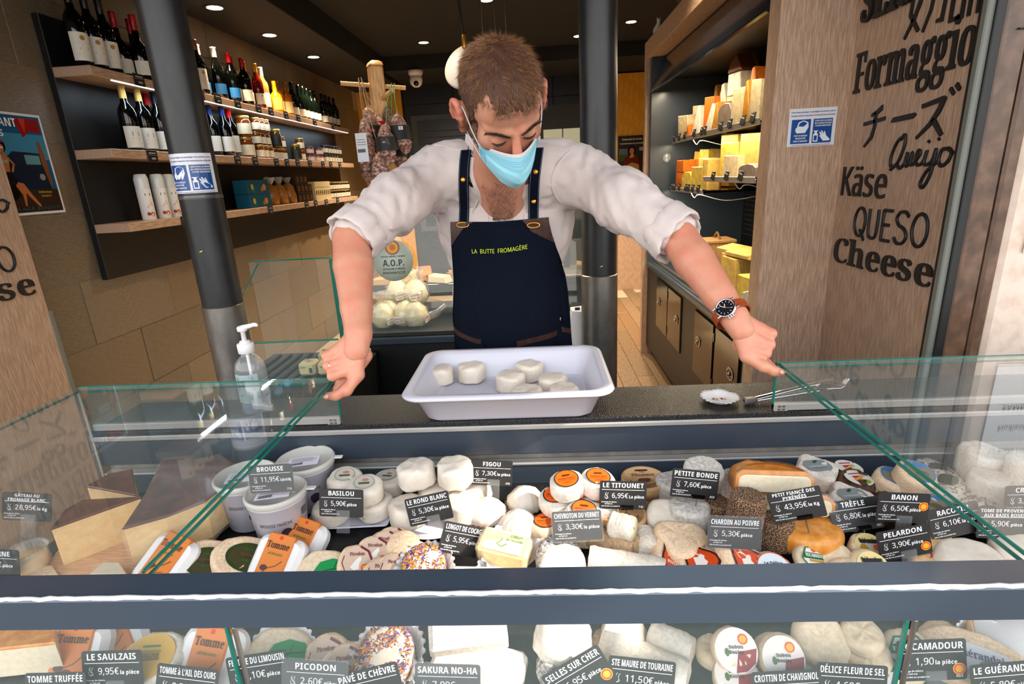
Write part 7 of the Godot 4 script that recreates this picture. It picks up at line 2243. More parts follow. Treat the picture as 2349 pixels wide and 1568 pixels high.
func petals(parent: Node3D, r: float, h: float, n: int, cols: Array, size: float, sd := 1):
	var g := RandomNumberGenerator.new()
	g.seed = sd
	var mm := MultiMesh.new()
	mm.transform_format = MultiMesh.TRANSFORM_3D
	mm.use_colors = true
	mm.mesh = sheet([[Vector3(-1, 0, -0.2), Vector3(0, 0.15, -0.35), Vector3(1, 0, -0.2)], [Vector3(-1, 0, 0.2), Vector3(0, 0.2, 0.35), Vector3(1, 0, 0.2)]], 0.12)
	mm.instance_count = n
	for i in n:
		var a := g.randf() * TAU
		var top := g.randf() < 0.5
		var q := sqrt(g.randf()) * r * 0.97
		var p := Vector3(cos(a) * q, h + 0.001, sin(a) * q) if top else Vector3(cos(a) * r * 1.01, g.randf() * h, sin(a) * r * 1.01)
		var up := Vector3.UP if top else Vector3(cos(a), 0.1, sin(a))
		var x := up.cross(Vector3(g.randf() - 0.5, g.randf() - 0.5, g.randf() - 0.5)).normalized()
		var s := size * g.randf_range(0.6, 1.4)
		mm.set_instance_transform(i, Transform3D(Basis(x * s, up.normalized() * s, x.cross(up).normalized() * s), p))
		mm.set_instance_color(i, Color(cols[g.randi() % cols.size()]).srgb_to_linear())
	var o := MultiMeshInstance3D.new()
	o.name = "sprinkles"
	o.multimesh = mm
	o.material_override = M.strand
	o.set_meta("kind", "stuff")
	parent.add_child(o, true)


func log_cheese(label: String, a: Vector3, b: Vector3, r: float, m: String, cut := false):
	var t := thing("goat_log", label, "cheese", a, 0.0, "log shaped goat cheeses")
	var path := []
	var rad := []
	for k in 17:
		var u := k / 16.0
		path.append((b - a) * u)
		rad.append(r * (1.0 - 0.10 * u) * (1.0 if k > 0 and k < 16 else 0.93) * (1.0 + (0.025 if k % 3 == 1 else 0.0)))
	obj("body", lumpy(tube(path, rad, 22), 0.003, 28, int(a.x * 999)), M[m], t)
	if cut:
		var d := (b - a).normalized()
		var x := d.cross(Vector3.UP).normalized()
		obj("cut_face", lathe([V(0, 0), V(r * 0.86, 0), V(r * 0.86, 0.001), V(0, 0.0016)], 28), M.ivory, t, Transform3D(Basis(x, d, x.cross(d)), (b - a)))
		obj("straw_hole", lathe([V(0, 0), V(0.0026, 0), V(0.002, 0.001), V(0, 0.001)], 10), M.chip, t, Transform3D(Basis(x, d, x.cross(d)), (b - a) + d * 0.0016))


func wedge(called: String, label: String, group: String, top: PackedVector2Array, y: float, h: float, body: Material, crust: Material, film := true):
	var mid := Vector2.ZERO
	for q in top:
		mid += q / top.size()
	var t := thing(called, label, "cake" if called == "cheesecake_slice" else "cheese", Vector3(mid.x, y, mid.y), 0.0, group)
	var flat := PackedVector2Array()
	for q in top:
		flat.append(Vector2(q.x - mid.x, -(q.y - mid.y)))
	var up := T(Vector3(0, h / 2, 0), Vector3(-90, 0, 0))
	obj("filling", prism(flat, h, 0.002), body, t, up)
	obj("crust", prism(inset(ccw(flat), -0.0012), 0.006, 0.002), crust, t, T(Vector3(0, h + 0.001, 0), Vector3(-90, 0, 0)))
	if film:
		obj("film", lumpy(prism(inset(ccw(flat), -0.004), h + 0.008, 0.004), 0.006, 60, 3), M.film, t, T(Vector3(0, h / 2 + 0.002, 0), Vector3(-90, 0, 0)))


func tomme_pack(label: String, at: Vector3, rot: Vector3, brown := false):
	var t := thing("tomme_packet", label, "packet", at, 0.0, "paper wrapped tommes with an orange band")
	t.rotation_degrees = rot
	var p := rrect(0.094, 0.092, 0.02, 5)
	obj("paper", lumpy(prism(p, 0.032, 0.009), 0.0016, 40, int(at.x * 777)), M.paper, t)
	var o := Color(0.80, 0.45, 0.13)
	obj("band", lumpy(prism(rrect(0.052, 0.0965, 0.004, 2), 0.0385, 0.002), 0.0003, 30), mat(o, 0.55), t)
	obj("drawing", print_mesh([[Color(0.8, 0.1, 0.08), off(rrect(0.006, 0.006, 0.001, 1), 0, 0.041)], [Color(0.30, 0.16, 0.06), stroke([-0.018, -0.03, -0.006, -0.012, 0.008, -0.006, 0.018, 0.004], 0.0014)], [Color(0.30, 0.16, 0.06), stroke([-0.014, -0.036, 0.0, -0.022, 0.016, -0.016], 0.0012)], [Color(0.26, 0.13, 0.05), off(disc(0.007, 0.005, 10), -0.012, -0.012)], [Color(0.28, 0.15, 0.06), off(disc(0.013, 0.017, 16), 0.0, -0.03) if brown else off(disc(0.004, 0.004, 8), 0.014, -0.03)]]), M.print, t, T(Vector3(0, 0, 0.0196)))
	obj("lettering", words("Tomme", 0.011, {"font": "Droid Serif", "wide": 0.044, "at": Vector3(0, 0.022, 0.0206)}), mat(Color(0.16, 0.08, 0.04), 0.6), t)
	if not brown:
		obj("lettering", words("ail des ours", 0.0042, {"wide": 0.028, "at": Vector3(0, 0.011, 0.0206)}), mat(Color(0.25, 0.45, 0.12), 0.6), t)


func plate(label: String, at: Vector3, square: bool, turn := 0.0):
	var t := thing("plate", label, "plate", at, turn)
	if square:
		var rings := []
		for q in [[0.055, 0.034, 0.0], [0.085, 0.05, 0.010], [0.0855, 0.0505, 0.013], [0.083, 0.048, 0.0125], [0.055, 0.034, 0.005]]:
			var r := PackedVector3Array()
			for p in rrect(q[0] * 2, q[1] * 2, 0.008, 3):
				r.append(Vector3(p.x, q[2], -p.y))
			rings.append(r)
		obj("dish", loft(rings, true, [1, 4]), M.plastic_white, t)
	else:
		obj("dish", lathe([V(0, 0), V(0.05, 0), V(0.083, 0.009), V(0.085, 0.011), V(0.083, 0.0125), V(0.055, 0.005), V(0, 0.004)], 48), M.plastic_white, t)


func cheeses():

	var D := 0.9525
	# cheesecake on its board
	var bd := thing("serving_board", "round pale wooden board under the cheesecake", "board", Vector3(-0.8117, 0.968, -0.9116))
	obj("board", lathe([V(0, 0), V(0.145, 0), V(0.15, 0.004), V(0.15, 0.014), V(0.146, 0.018), V(0, 0.018)], 56), M.board, bd)
	bd.position.y = D
	wedge("cheesecake_slice", "cut cheesecake wedge with brown top, front left on the wooden board", "cheesecake on the board", PackedVector2Array([Vector2(-0.8986, -0.8178), Vector2(-0.9201, -0.8739), Vector2(-0.914, -0.9088), Vector2(-0.8003, -0.915)]), 0.969, 0.08, M.custard, M.caramel, false)
	wedge("cheesecake_slice", "small brown-topped cheesecake wedge at the back left of the board", "cheesecake on the board", PackedVector2Array([Vector2(-0.9474, -0.9609), Vector2(-0.9374, -1.0087), Vector2(-0.8976, -1.025), Vector2(-0.8152, -0.9233)]), 0.969, 0.08, M.custard, M.caramel, false)
	wedge("cheesecake_slice", "large film-wrapped cheesecake portion on the right of the board", "cheesecake on the board", PackedVector2Array([Vector2(-0.7604, -0.8147), Vector2(-0.8002, -0.9352), Vector2(-0.8537, -1.0606), Vector2(-0.7955, -1.0773), Vector2(-0.7722, -1.0525), Vector2(-0.7362, -1.0801), Vector2(-0.6893, -1.0444), Vector2(-0.6464, -0.9576), Vector2(-0.6573, -0.8958), Vector2(-0.704, -0.8482)]), 0.969, 0.08, M.custard, M.caramel, true)
	var jr := thing("glass_jar", "small glass jar of cream at the far left of the deck", "jar", Vector3(-0.9629, 0.97, -0.8165))
	jr.position.y = D
	obj("glass", lathe([V(0, 0), V(0.03, 0), V(0.033, 0.004), V(0.033, 0.05), V(0.036, 0.055), V(0.034, 0.058), V(0.031, 0.05), V(0.03, 0.006), V(0, 0.004)], 28), M.clear, jr)
	obj("cream", lathe([V(0, 0.006), V(0.029, 0.006), V(0.03, 0.04), V(0, 0.042)], 24), M.custard, jr)
	# brousse tubs
	for i in 3:
		var p := [Vector2(-0.5243, -0.914), Vector2(-0.6178, -0.9767), Vector2(-0.5155, -1.0365)]
		var r: float = [0.058, 0.061, 0.061][i]
		var t := thing("cheese_tub", "white fresh cheese tub with clear lid, %s of the three" % ["front", "left rear", "right rear"][i], "tub", Vector3(p[i].x, D, p[i].y), 0.0, "white fresh cheese tubs")
		obj("tub", lathe([V(0, 0.002), V(r * 0.74, 0), V(r * 0.78, 0.003), V(r * 0.93, 0.092), V(r * 0.97, 0.093), V(r * 0.97, 0.099), V(0, 0.1)], 44), M.plastic_white, t)
		obj("lid", lathe([V(r * 0.98, 0.097), V(r, 0.099), V(r * 1.01, 0.106), V(r * 0.97, 0.11), V(r * 0.92, 0.1095), V(r * 0.9, 0.106), V(0, 0.106)], 44), mat(Color(0.74, 0.73, 0.70), 0.3), t)
		obj("lid_tab", bx(Vector3(0.02, 0.003, 0.012), 0.001), M.white, t, T(Vector3(r + 0.006, 0.104, -0.012)))
		obj("lid_label", print_mesh([[Color(0.86, 0.84, 0.88), [-0.032, -0.018, 0.032, -0.018, 0.032, 0.022, -0.032, 0.022]], [Color(0.45, 0.43, 0.46), [-0.026, 0.014, 0.018, 0.014, 0.018, 0.016, -0.026, 0.016]], [Color(0.45, 0.43, 0.46), [-0.026, 0.008, 0.026, 0.008, 0.026, 0.01, -0.026, 0.01]], [Color(0.45, 0.43, 0.46), [-0.026, 0.002, 0.02, 0.002, 0.02, 0.004, -0.026, 0.004]]] + range(9).map(func(k): return [Color(0.2, 0.18, 0.2), [-0.026 + k * 0.003, -0.014, -0.0246 + k * 0.003 + 0.0006 * (k % 2), -0.014, -0.0246 + k * 0.003 + 0.0006 * (k % 2), -0.004, -0.026 + k * 0.003, -0.004]])), M.print, t, T(Vector3(0, 0.1063, 0.01), Vector3(-90, 0, 0)) * T(Vector3.ZERO, Vector3(0, 0, 12)))
		var bt := bend(r * 0.885)
		obj("side_print", print_mesh([[Color(0.2, 0.18, 0.22), stroke([-0.03, 0.018, -0.036, 0.005, -0.034, -0.02, -0.02, -0.026], 0.0008)], [Color(0.16, 0.11, 0.18), off(disc(0.011, 0.011, 20), 0.026, -0.022)]] + range(12).map(func(k): return [Color(0.4, 0.38, 0.42), off(rrect(0.016 + 0.006 * (k % 3), 0.0012, 0.0003, 1), -0.062, 0.016 - k * 0.0036)]) + range(8).map(func(k): return [Color(0.2, 0.2, 0.2), off(rrect(0.0012, 0.016, 0.0002, 1), 0.06 + k * 0.0022, 0.01)]), bt, 0.0001), M.print, t, T(Vector3(0, 0.058, 0.0), Vector3(-5, 8, 0)))
		obj("lettering", warp(words("BROUSSE FRA\u00ceCHE", 0.0062, {"bold": false, "wide": 0.06, "at": Vector3(0.008, -0.004, 0.0006)}), bt), M.letter, t, T(Vector3(0, 0.058, 0), Vector3(-5, 8, 0)))
	# basilou on a square plate
	plate("white rectangular plate under the herb speckled cheeses", Vector3(-0.4063, 0.96, -0.9755) * Vector3(1, 0, 1) + Vector3(0, D, 0), true, 0.05)
	var G := "speckled herb cheeses on the square plate"
	var bas := ring_seal(0.021, Color(0.80, 0.74, 0.70), Color(0.55, 0.66, 0.56), [[Color(0.16, 0.38, 0.18), off(rrect(0.022, 0.006, 0.002, 2), 0, -0.004)], [Color(0.75, 0.5, 0.48), off(disc(0.007, 0.005, 10), 0.002, 0.006)]])
	for i in 5:
		var q: Array = [[-0.3804, -0.9722, 1.004, "upper front of the stack"], [-0.4082, -0.9905, 1.003, "upper rear of the stack"], [-0.3444, -1.0483, 0.966, "at the back right"], [-0.3442, -0.9711, 0.959, "lower right"], [-0.4423, -0.9592, 0.959, "lower left behind the price tag"]][i]
		var w := wheel("herb_cheese", "white speckled cheese with green seal, %s on the square plate" % q[3], G, q[0], q[1], q[2], 0.037, 0.042, "fresh", {"edge": 0.013, "seal": bas, "seed": i, "rot": Vector3(0, 20 - i * 15, 0) if i > 1 else Vector3(8, 10, -4)})
		petals(w, 0.037, 0.038, 60, [Color(0.12, 0.14, 0.08), Color(0.2, 0.22, 0.12)], 0.0011, i)
	# white rounds on a plate
	plate("white oval plate under the stacked white rounds", Vector3(-0.2303, 0.96, -0.9693) * Vector3(1, 0, 1) + Vector3(0, D, 0), false)
	for i in 6:
		var q: Array = [[-0.2657, -1.0014, 1.012, "upper left of the stack"], [-0.1887, -1.0047, 1.012, "upper right of the stack"], [-0.2761, -0.9606, 0.958, "lower left of the stack"], [-0.1749, -0.9628, 0.958, "lower right of the stack"], [-0.2293, -0.9942, 0.958, "lower middle, behind the price tag"], [-0.1613, -1.0284, 0.954, "lower back right, mostly hidden"]][i]
		wheel("white_round", "smooth fresh white round cheese, %s" % q[3], "fresh white rounds on the plate", q[0], q[1], q[2], 0.039, 0.05, "fresh", {"edge": 0.014, "seed": i, "lump": 0.005, "rot": Vector3(4 * (i % 2), i * 50, 3 - 2 * i)})
	# ribbed cones in fig-leaf cups
	for i in 3:
		var q: Array = [[-0.1195, -0.9509, "left"], [-0.0436, -0.991, "rear right"], [-0.0567, -0.906, "front right"]][i]
		var t := thing("ribbed_cheese", "white ribbed cone cheese in a brown paper cup, %s of the three" % q[2], "cheese", Vector3(q[0], D, q[1]), i * 1.1, "ribbed cone cheeses")
		obj("cup", flute(0.028, 0.043, 0.018), mat(Color(0.62, 0.47, 0.36), 0.8), t)
		obj("body", lumpy(lathe([V(0, 0.003), V(0.03, 0.004), V(0.038, 0.016), V(0.036, 0.028), V(0.026, 0.042), V(0.012, 0.052), V(0.003, 0.057), V(0, 0.058)], 60, func(v: Vector3) -> Vector3:
			var a := atan2(v.z, v.x) + v.y * 8.0
			var k := 1.0 + 0.055 * absf(sin(a * 7.0)) * smoothstep(0.0, 0.02, v.y)
			return Vector3(v.x * k, v.y, v.z * k)), 0.003, 30, i), M.fresh, t)
	# chevrotons with orange seals
	var org := ring_seal(0.024, Color(0.90, 0.36, 0.04), Color(0.17, 0.13, 0.12), [[Color(0.30, 0.12, 0.04), off(rrect(0.016, 0.005, 0.002, 2), 0, 0.008)], [Color(0.45, 0.18, 0.05), off(rrect(0.034, 0.001, 0.0003, 1), 0, -0.006)]])
	for i in 10:
		var q: Array = [[0.056, -0.935, 2, "topmost, front of the pile"], [0.0829, -0.9373, 2, "topmost, behind the front one"], [0.0249, -0.9358, 1, "middle layer, left"], [0.0748, -0.8984, 1, "middle layer, front right"], [0.0933, -0.9121, 1, "middle layer, far right"], [0.007, -0.9117, 0, "bottom layer, front left"], [0.0392, -0.9334, 0, "bottom layer, behind the price tag"], [0.0803, -0.9008, 0, "bottom layer, right"], [0.0681, -0.9747, 0, "bottom layer, centre"], [0.0986, -0.9169, 0, "bottom layer, far right"]][i]
		wheel("orange_seal_cheese", "small pale cheese with a round orange seal, %s" % q[3], "orange sealed cheeses", q[0], q[1], D + 0.037 * q[2], 0.034, 0.036, "cream" if i > 4 else "bloom", {"edge": 0.012, "seal": org, "seed": i, "word": [["FROMAGES BACH", 0.0035, 0.032, -0.0035], ["LE PALET", 0.003, 0.016, -0.014]], "ink": M.leather, "rot": Vector3(10, 8 - 4 * i, -6 if i % 2 else 5) if i < 4 else Vector3(0, 10, 0)})
	# titounet boxes
	var ink := mat(Color(0.30, 0.16, 0.09), 0.7)
	for i in 3:
		var q: Array = [[0.2053, -1.0252, "rear"], [0.1419, -0.9064, "front, under the price tag"], [0.2259, -0.8992, "holding the white cheese"]][i]
		var h: float = [0.05, 0.048, 0.028][i]
		var t := thing("wooden_cheese_box", "round thin wooden cheese box, %s" % q[2], "box", Vector3(q[0], D, q[1]), 0.0, "round wooden cheese boxes")
		obj("side", lathe([V(0, 0), V(0.044, 0), V(0.045, 0.002), V(0.045, h - 0.002), V(0.044, h), V(0.042, h), V(0.042, h - 0.002), V(0, h - 0.002)], 48), M.chip, t)
		obj("hoop", lathe([V(0.0452, h * 0.45), V(0.0462, h * 0.46), V(0.0462, h - 0.001), V(0.0452, h), V(0.0452, h * 0.45)], 48), M.chip, t)
		if i < 2:
			obj("stamp", print_mesh([[Color(0.30, 0.16, 0.09), off(rrect(0.026, 0.006, 0.001, 1), 0, 0.028)], [Color(0.34, 0.19, 0.1), [-0.012, -0.02, 0.008, -0.018, 0.014, -0.01, 0.01, -0.004, -0.01, -0.006, -0.014, -0.012]], [Color(0.34, 0.19, 0.1), stroke([-0.03, -0.012, -0.018, -0.026, 0, -0.031, 0.018, -0.026, 0.03, -0.012], 0.002)]]), M.print, t, T(Vector3(0, h, 0), Vector3(-90, 0, 0)))
			obj("lettering", merge([[words("Les", 0.005, {"font": "Droid Serif", "wide": 0.01, "at": Vector3(0, 0.018, 0)})], [words("Titounet", 0.010, {"font": "Droid Serif", "wide": 0.048, "at": Vector3(0, 0.004, 0)})]]), ink, t, T(Vector3(0, h + 0.0006, 0), Vector3(-90, 0, 0)))
	wheel("bloomy_cheese", "white bloomy round cheese tilted in its wooden box", "", 0.2252, -0.9061, 0.975, 0.041, 0.026, "fresh", {"edge": 0.009, "rot": Vector3(24, 0, -6)})
	# grey grilled cylinders
	for i in 6:
		var q: Array = [[0.3162, -0.9613, 1.006, "on top of the group"], [0.2761, -0.9969, D, "at the rear left"], [0.283, -0.9144, D, "at the front under the price tag"], [0.3612, -0.9575, D, "at the right"], [0.3237, -0.9736, D, "below the top one"], [0.39, -0.9934, D, "at the far right rear"]][i]
		wheel("grey_rind_cheese", "grey white cylinder cheese with grill lines, %s" % q[3], "grey rind cylinders", q[0], q[1], q[2], 0.038, 0.058 if i != 2 else 0.062, "greybloom", {"edge": 0.009, "grill": 1, "seed": i, "rot": Vector3(14, 30, 6) if i == 0 else Vector3(0, 25 * i, 0)})
	# amber wheels, whole and halved
	for i in 4:
		var q: Array = [[0.4591, -0.8731, D, "whole, front of the pile"], [0.4202, -0.9791, D, "whole, under the halves at the left"], [0.4016, -0.9721, 1.0, "whole, rear left below the top half"], [0.4996, -0.965, D, "whole, bottom rear"]][i]
		wheel("amber_cheese", "glossy amber rind wheel, %s" % q[3], "amber rind wheels", q[0], q[1], q[2], 0.058 if i != 1 else 0.062, 0.046 if i == 0 else 0.042, "amber", {"edge": 0.018, "seed": i, "oval": 0.9})
	for i in 2:
		var q: Array = [[0.4116, -0.9006, 1.045, "topmost of the pile"], [0.4498, -0.8974, 1.0, "second from the top, behind the price tag"]][i]
		var p := PackedVector2Array()
		for k in 15:
			p.append(Vector2(cos(PI * k / 14) * 0.066, sin(PI * k / 14) * 0.05))
		var t := thing("amber_half", "halved amber cheese with white cut face, %s" % q[3], "cheese", Vector3(q[0], q[2], q[1] + 0.014), [-0.12, -0.2][i], "halved amber wheels")
		obj("paste", lumpy(prism(p, 0.042, 0.010, true), 0.002, 30, i), M.amber, t, T(Vector3(0, 0.021, 0), Vector3(-90, 0, 0)))
		obj("cut_face", prism(rrect(0.122, 0.034, 0.012, 4), 0.003, 0.001), M.ivory, t, T(Vector3(0, 0.0205, 0.0005)))
		obj("film", lumpy(prism(inset(ccw(p), -0.002), 0.047, 0.012, true), 0.003, 50, i), M.film, t, T(Vector3(0, 0.0215, 0.001), Vector3(-90, 0, 0)))
	# pepper rolled
	for i in 5:
		var q: Array = [[0.3602, -0.867, 1.006, "on top of the group"], [0.3314, -0.9184, D, "at the left, darkest"], [0.3989, -0.869, D, "at the right, beside the amber wheel"], [0.3667, -0.8812, D, "below the top one, behind the price tag"], [0.3311, -0.874, D, "at the front behind the price tag"]][i]
		wheel("pepper_cheese", "small barrel cheese rolled in cracked pepper, %s" % q[3], "pepper rolled cheeses", q[0], q[1], q[2], 0.0335, 0.06 if i != 4 else 0.05, "pepper", {"edge": 0.007, "taper": 0.88, "seed": i, "lump": 0.005, "rot": Vector3(4, 20, -6) if i == 0 else Vector3(0, 30 * i, 0)})
	# clover shaped, silver labels
	for i in 4:
		var q: Array = [[0.5527, -1.0022, 0.988, "rear, topmost"], [0.5694, -0.9377, 0.978, "front, topmost"], [0.5719, -0.961, D, "bottom, behind the price tag"], [0.5767, -1.0385, D, "bottom rear"]][i]
		wheel("clover_cheese", "clover shaped ash white cheese with silver label, %s" % q[3], "clover shaped cheeses", q[0], q[1], q[2], 0.04, 0.04, "ash" if i > 1 else "bloom", {"lobes": 4, "edge": 0.008, "grill": 1, "seed": i, "rot": Vector3(8, 10, -4), "seal": [[Color(0.50, 0.53, 0.53), rrect(0.055, 0.036, 0.015, 5)], [Color(0.62, 0.65, 0.65), off(rrect(0.04, 0.004, 0.001, 1), 0, -0.002)], [Color(0.05, 0.25, 0.16), off(disc(0.0035, 0.003, 8), -0.002, 0.010)], [Color(0.05, 0.25, 0.16), off(disc(0.0035, 0.003, 8), 0.003, 0.013)], [Color(0.4, 0.43, 0.43), off(rrect(0.03, 0.002, 0.0005, 1), 0, -0.009)]]})
	# leaf wrapped
	for i in 4:
		var q: Array = [[0.616, -1.0339, 0.975, "at the back"], [0.6271, -0.9891, 0.975, "in the middle"], [0.6414, -0.9353, 0.972, "at the front above the price tag"], [0.631, -0.9379, D, "at the bottom behind the price tag"]][i]
		var w := wheel("leaf_wrapped_cheese", "leaf wrapped raffia tied cheese with bright seal, %s" % q[3], "leaf wrapped cheeses", q[0], q[1], q[2], 0.037, 0.03, "leaf", {"edge": 0.011, "seed": i, "lump": 0.009, "rot": Vector3(10, 15, -8), "seal": [[Color(0.86, 0.84, 0.80), disc(0.03, 0.024, 24)], [Color(0.62, 0.08, 0.10), off(rrect(0.03, 0.003, 0.001, 1), 0, 0.013)], [Color(0.48, 0.62, 0.12), off(disc(0.014, 0.007, 12), 0.004, -0.012)], [Color(0.80, 0.55, 0.08), off(disc(0.010, 0.006, 12), -0.004, -0.004)], [Color(0.75, 0.10, 0.08), off(rrect(0.022, 0.005, 0.001, 1), -0.002, 0.003)]]})
		for k in 2:
			obj("raffia", tube(curve([Vector3(-0.035, 0.012, -0.02 + 0.04 * k), Vector3(-0.01, 0.0335, 0.004), Vector3(0.012, 0.0335, -0.002), Vector3(0.036, 0.012, 0.02 - 0.04 * k)], 5), 0.0008, 5), M.pine, w)
	# blue seals
	for i in 4:
		var q: Array = [[0.7136, -0.9828, 0.99, "topmost of the group", 20], [0.6771, -1.0065, D + 0.02, "at the rear left", 12], [0.7043, -0.9359, D, "at the front behind the green glass edge", 14], [0.7074, -0.9989, D, "at the lower left", 0]][i]
		wheel("blue_seal_cheese", "pale round cheese with a sky blue seal, %s" % q[3], "blue sealed cheeses", q[0], q[1], q[2], 0.036, 0.05 if i == 0 else 0.042, "crust", {"edge": 0.012, "seed": i, "rot": Vector3(q[4], -8, -10), "seal": ring_seal(0.027, Color(0.50, 0.46, 0.34), Color(0.10, 0.45, 0.72), [[Color(0.10, 0.45, 0.72), off(rrect(0.042, 0.009, 0.002, 2), 0, 0.015)], [Color(0.32, 0.30, 0.24), off(disc(0.012, 0.007, 12), 0.002, -0.006)]])})
	# herb crusted with a bay leaf
	for i in 3:
		var q: Array = [[0.7791, -0.9716, 0.975, "upper one beside the blue seals"], [0.7921, -0.9092, D + 0.01, "lower one behind the right price tags"], [0.82, -1.0659, D, "rear one, mostly hidden"]][i]
		var w := wheel("bay_leaf_cheese", "herb crusted white cheese with a bay leaf, %s" % q[3], "herb crusted cheeses", q[0], q[1], q[2], 0.044, 0.034, "fresh", {"edge": 0.016, "seed": i, "rot": Vector3(12, 0, -8)})
		petals(w, 0.042, 0.034, 420, [Color(0.22, 0.24, 0.13), Color(0.32, 0.30, 0.18), Color(0.42, 0.36, 0.24), Color(0.5, 0.1, 0.1)], 0.002, i + 9)
		obj("bay_leaf", sheet(range(7).map(func(k): return range(5).map(func(j): return Vector3(-0.026 + k * 0.0087, 0.037 - 0.00012 * (j - 2) * (j - 2), (j - 2) * 0.0075 * sin(PI * (0.06 + 0.88 * k / 6.0))))), 0.0006, true), mat(Color(0.20, 0.22, 0.10), 0.5), w, T(Vector3.ZERO, Vector3(0, 20, 0)))
	# tall white drums at the right
	for i in 5:
		var q: Array = [[0.8819, -1.0011, 0.97, "rear, tallest"], [0.8608, -0.9604, D, "front of the pair"], [0.8936, -0.9455, D + 0.04, "at the right edge, upper"], [0.8844, -0.924, D, "at the right edge, lower"], [0.9003, -1.0514, D, "at the left, low behind the herb cheese"]][i]
		wheel("white_drum_cheese", "tall mould-white drum cheese, %s" % q[3], "tall white drum cheeses", q[0], q[1], q[2], 0.035, 0.078, "bloom", {"edge": 0.008, "seed": i, "lump": 0.004})
	front_rows(D)
	settle()


func settle():
	# upright rounds that stand side by side touch but do not run into each other
	for pass_ in 20:
		for i in discs.size():
			for j in range(i + 1, discs.size()):
				var a: Node3D = discs[i][0]
				var b: Node3D = discs[j][0]
				if minf(a.position.y + discs[i][2], b.position.y + discs[j][2]) - maxf(a.position.y, b.position.y) < 0.004:
					continue
				var d := Vector2(b.position.x - a.position.x, b.position.z - a.position.z)
				var over: float = discs[i][1] + discs[j][1] + 0.001 - d.length()
				if over > 0.0 and d.length() > 0.001:
					d = d.normalized() * minf(over, 0.004) * 0.5
					a.position -= Vector3(d.x, 0, d.y)
					b.position += Vector3(d.x, 0, d.y)
		for q in discs:
			q[0].position = q[3] + (q[0].position - q[3]).limit_length(0.014)


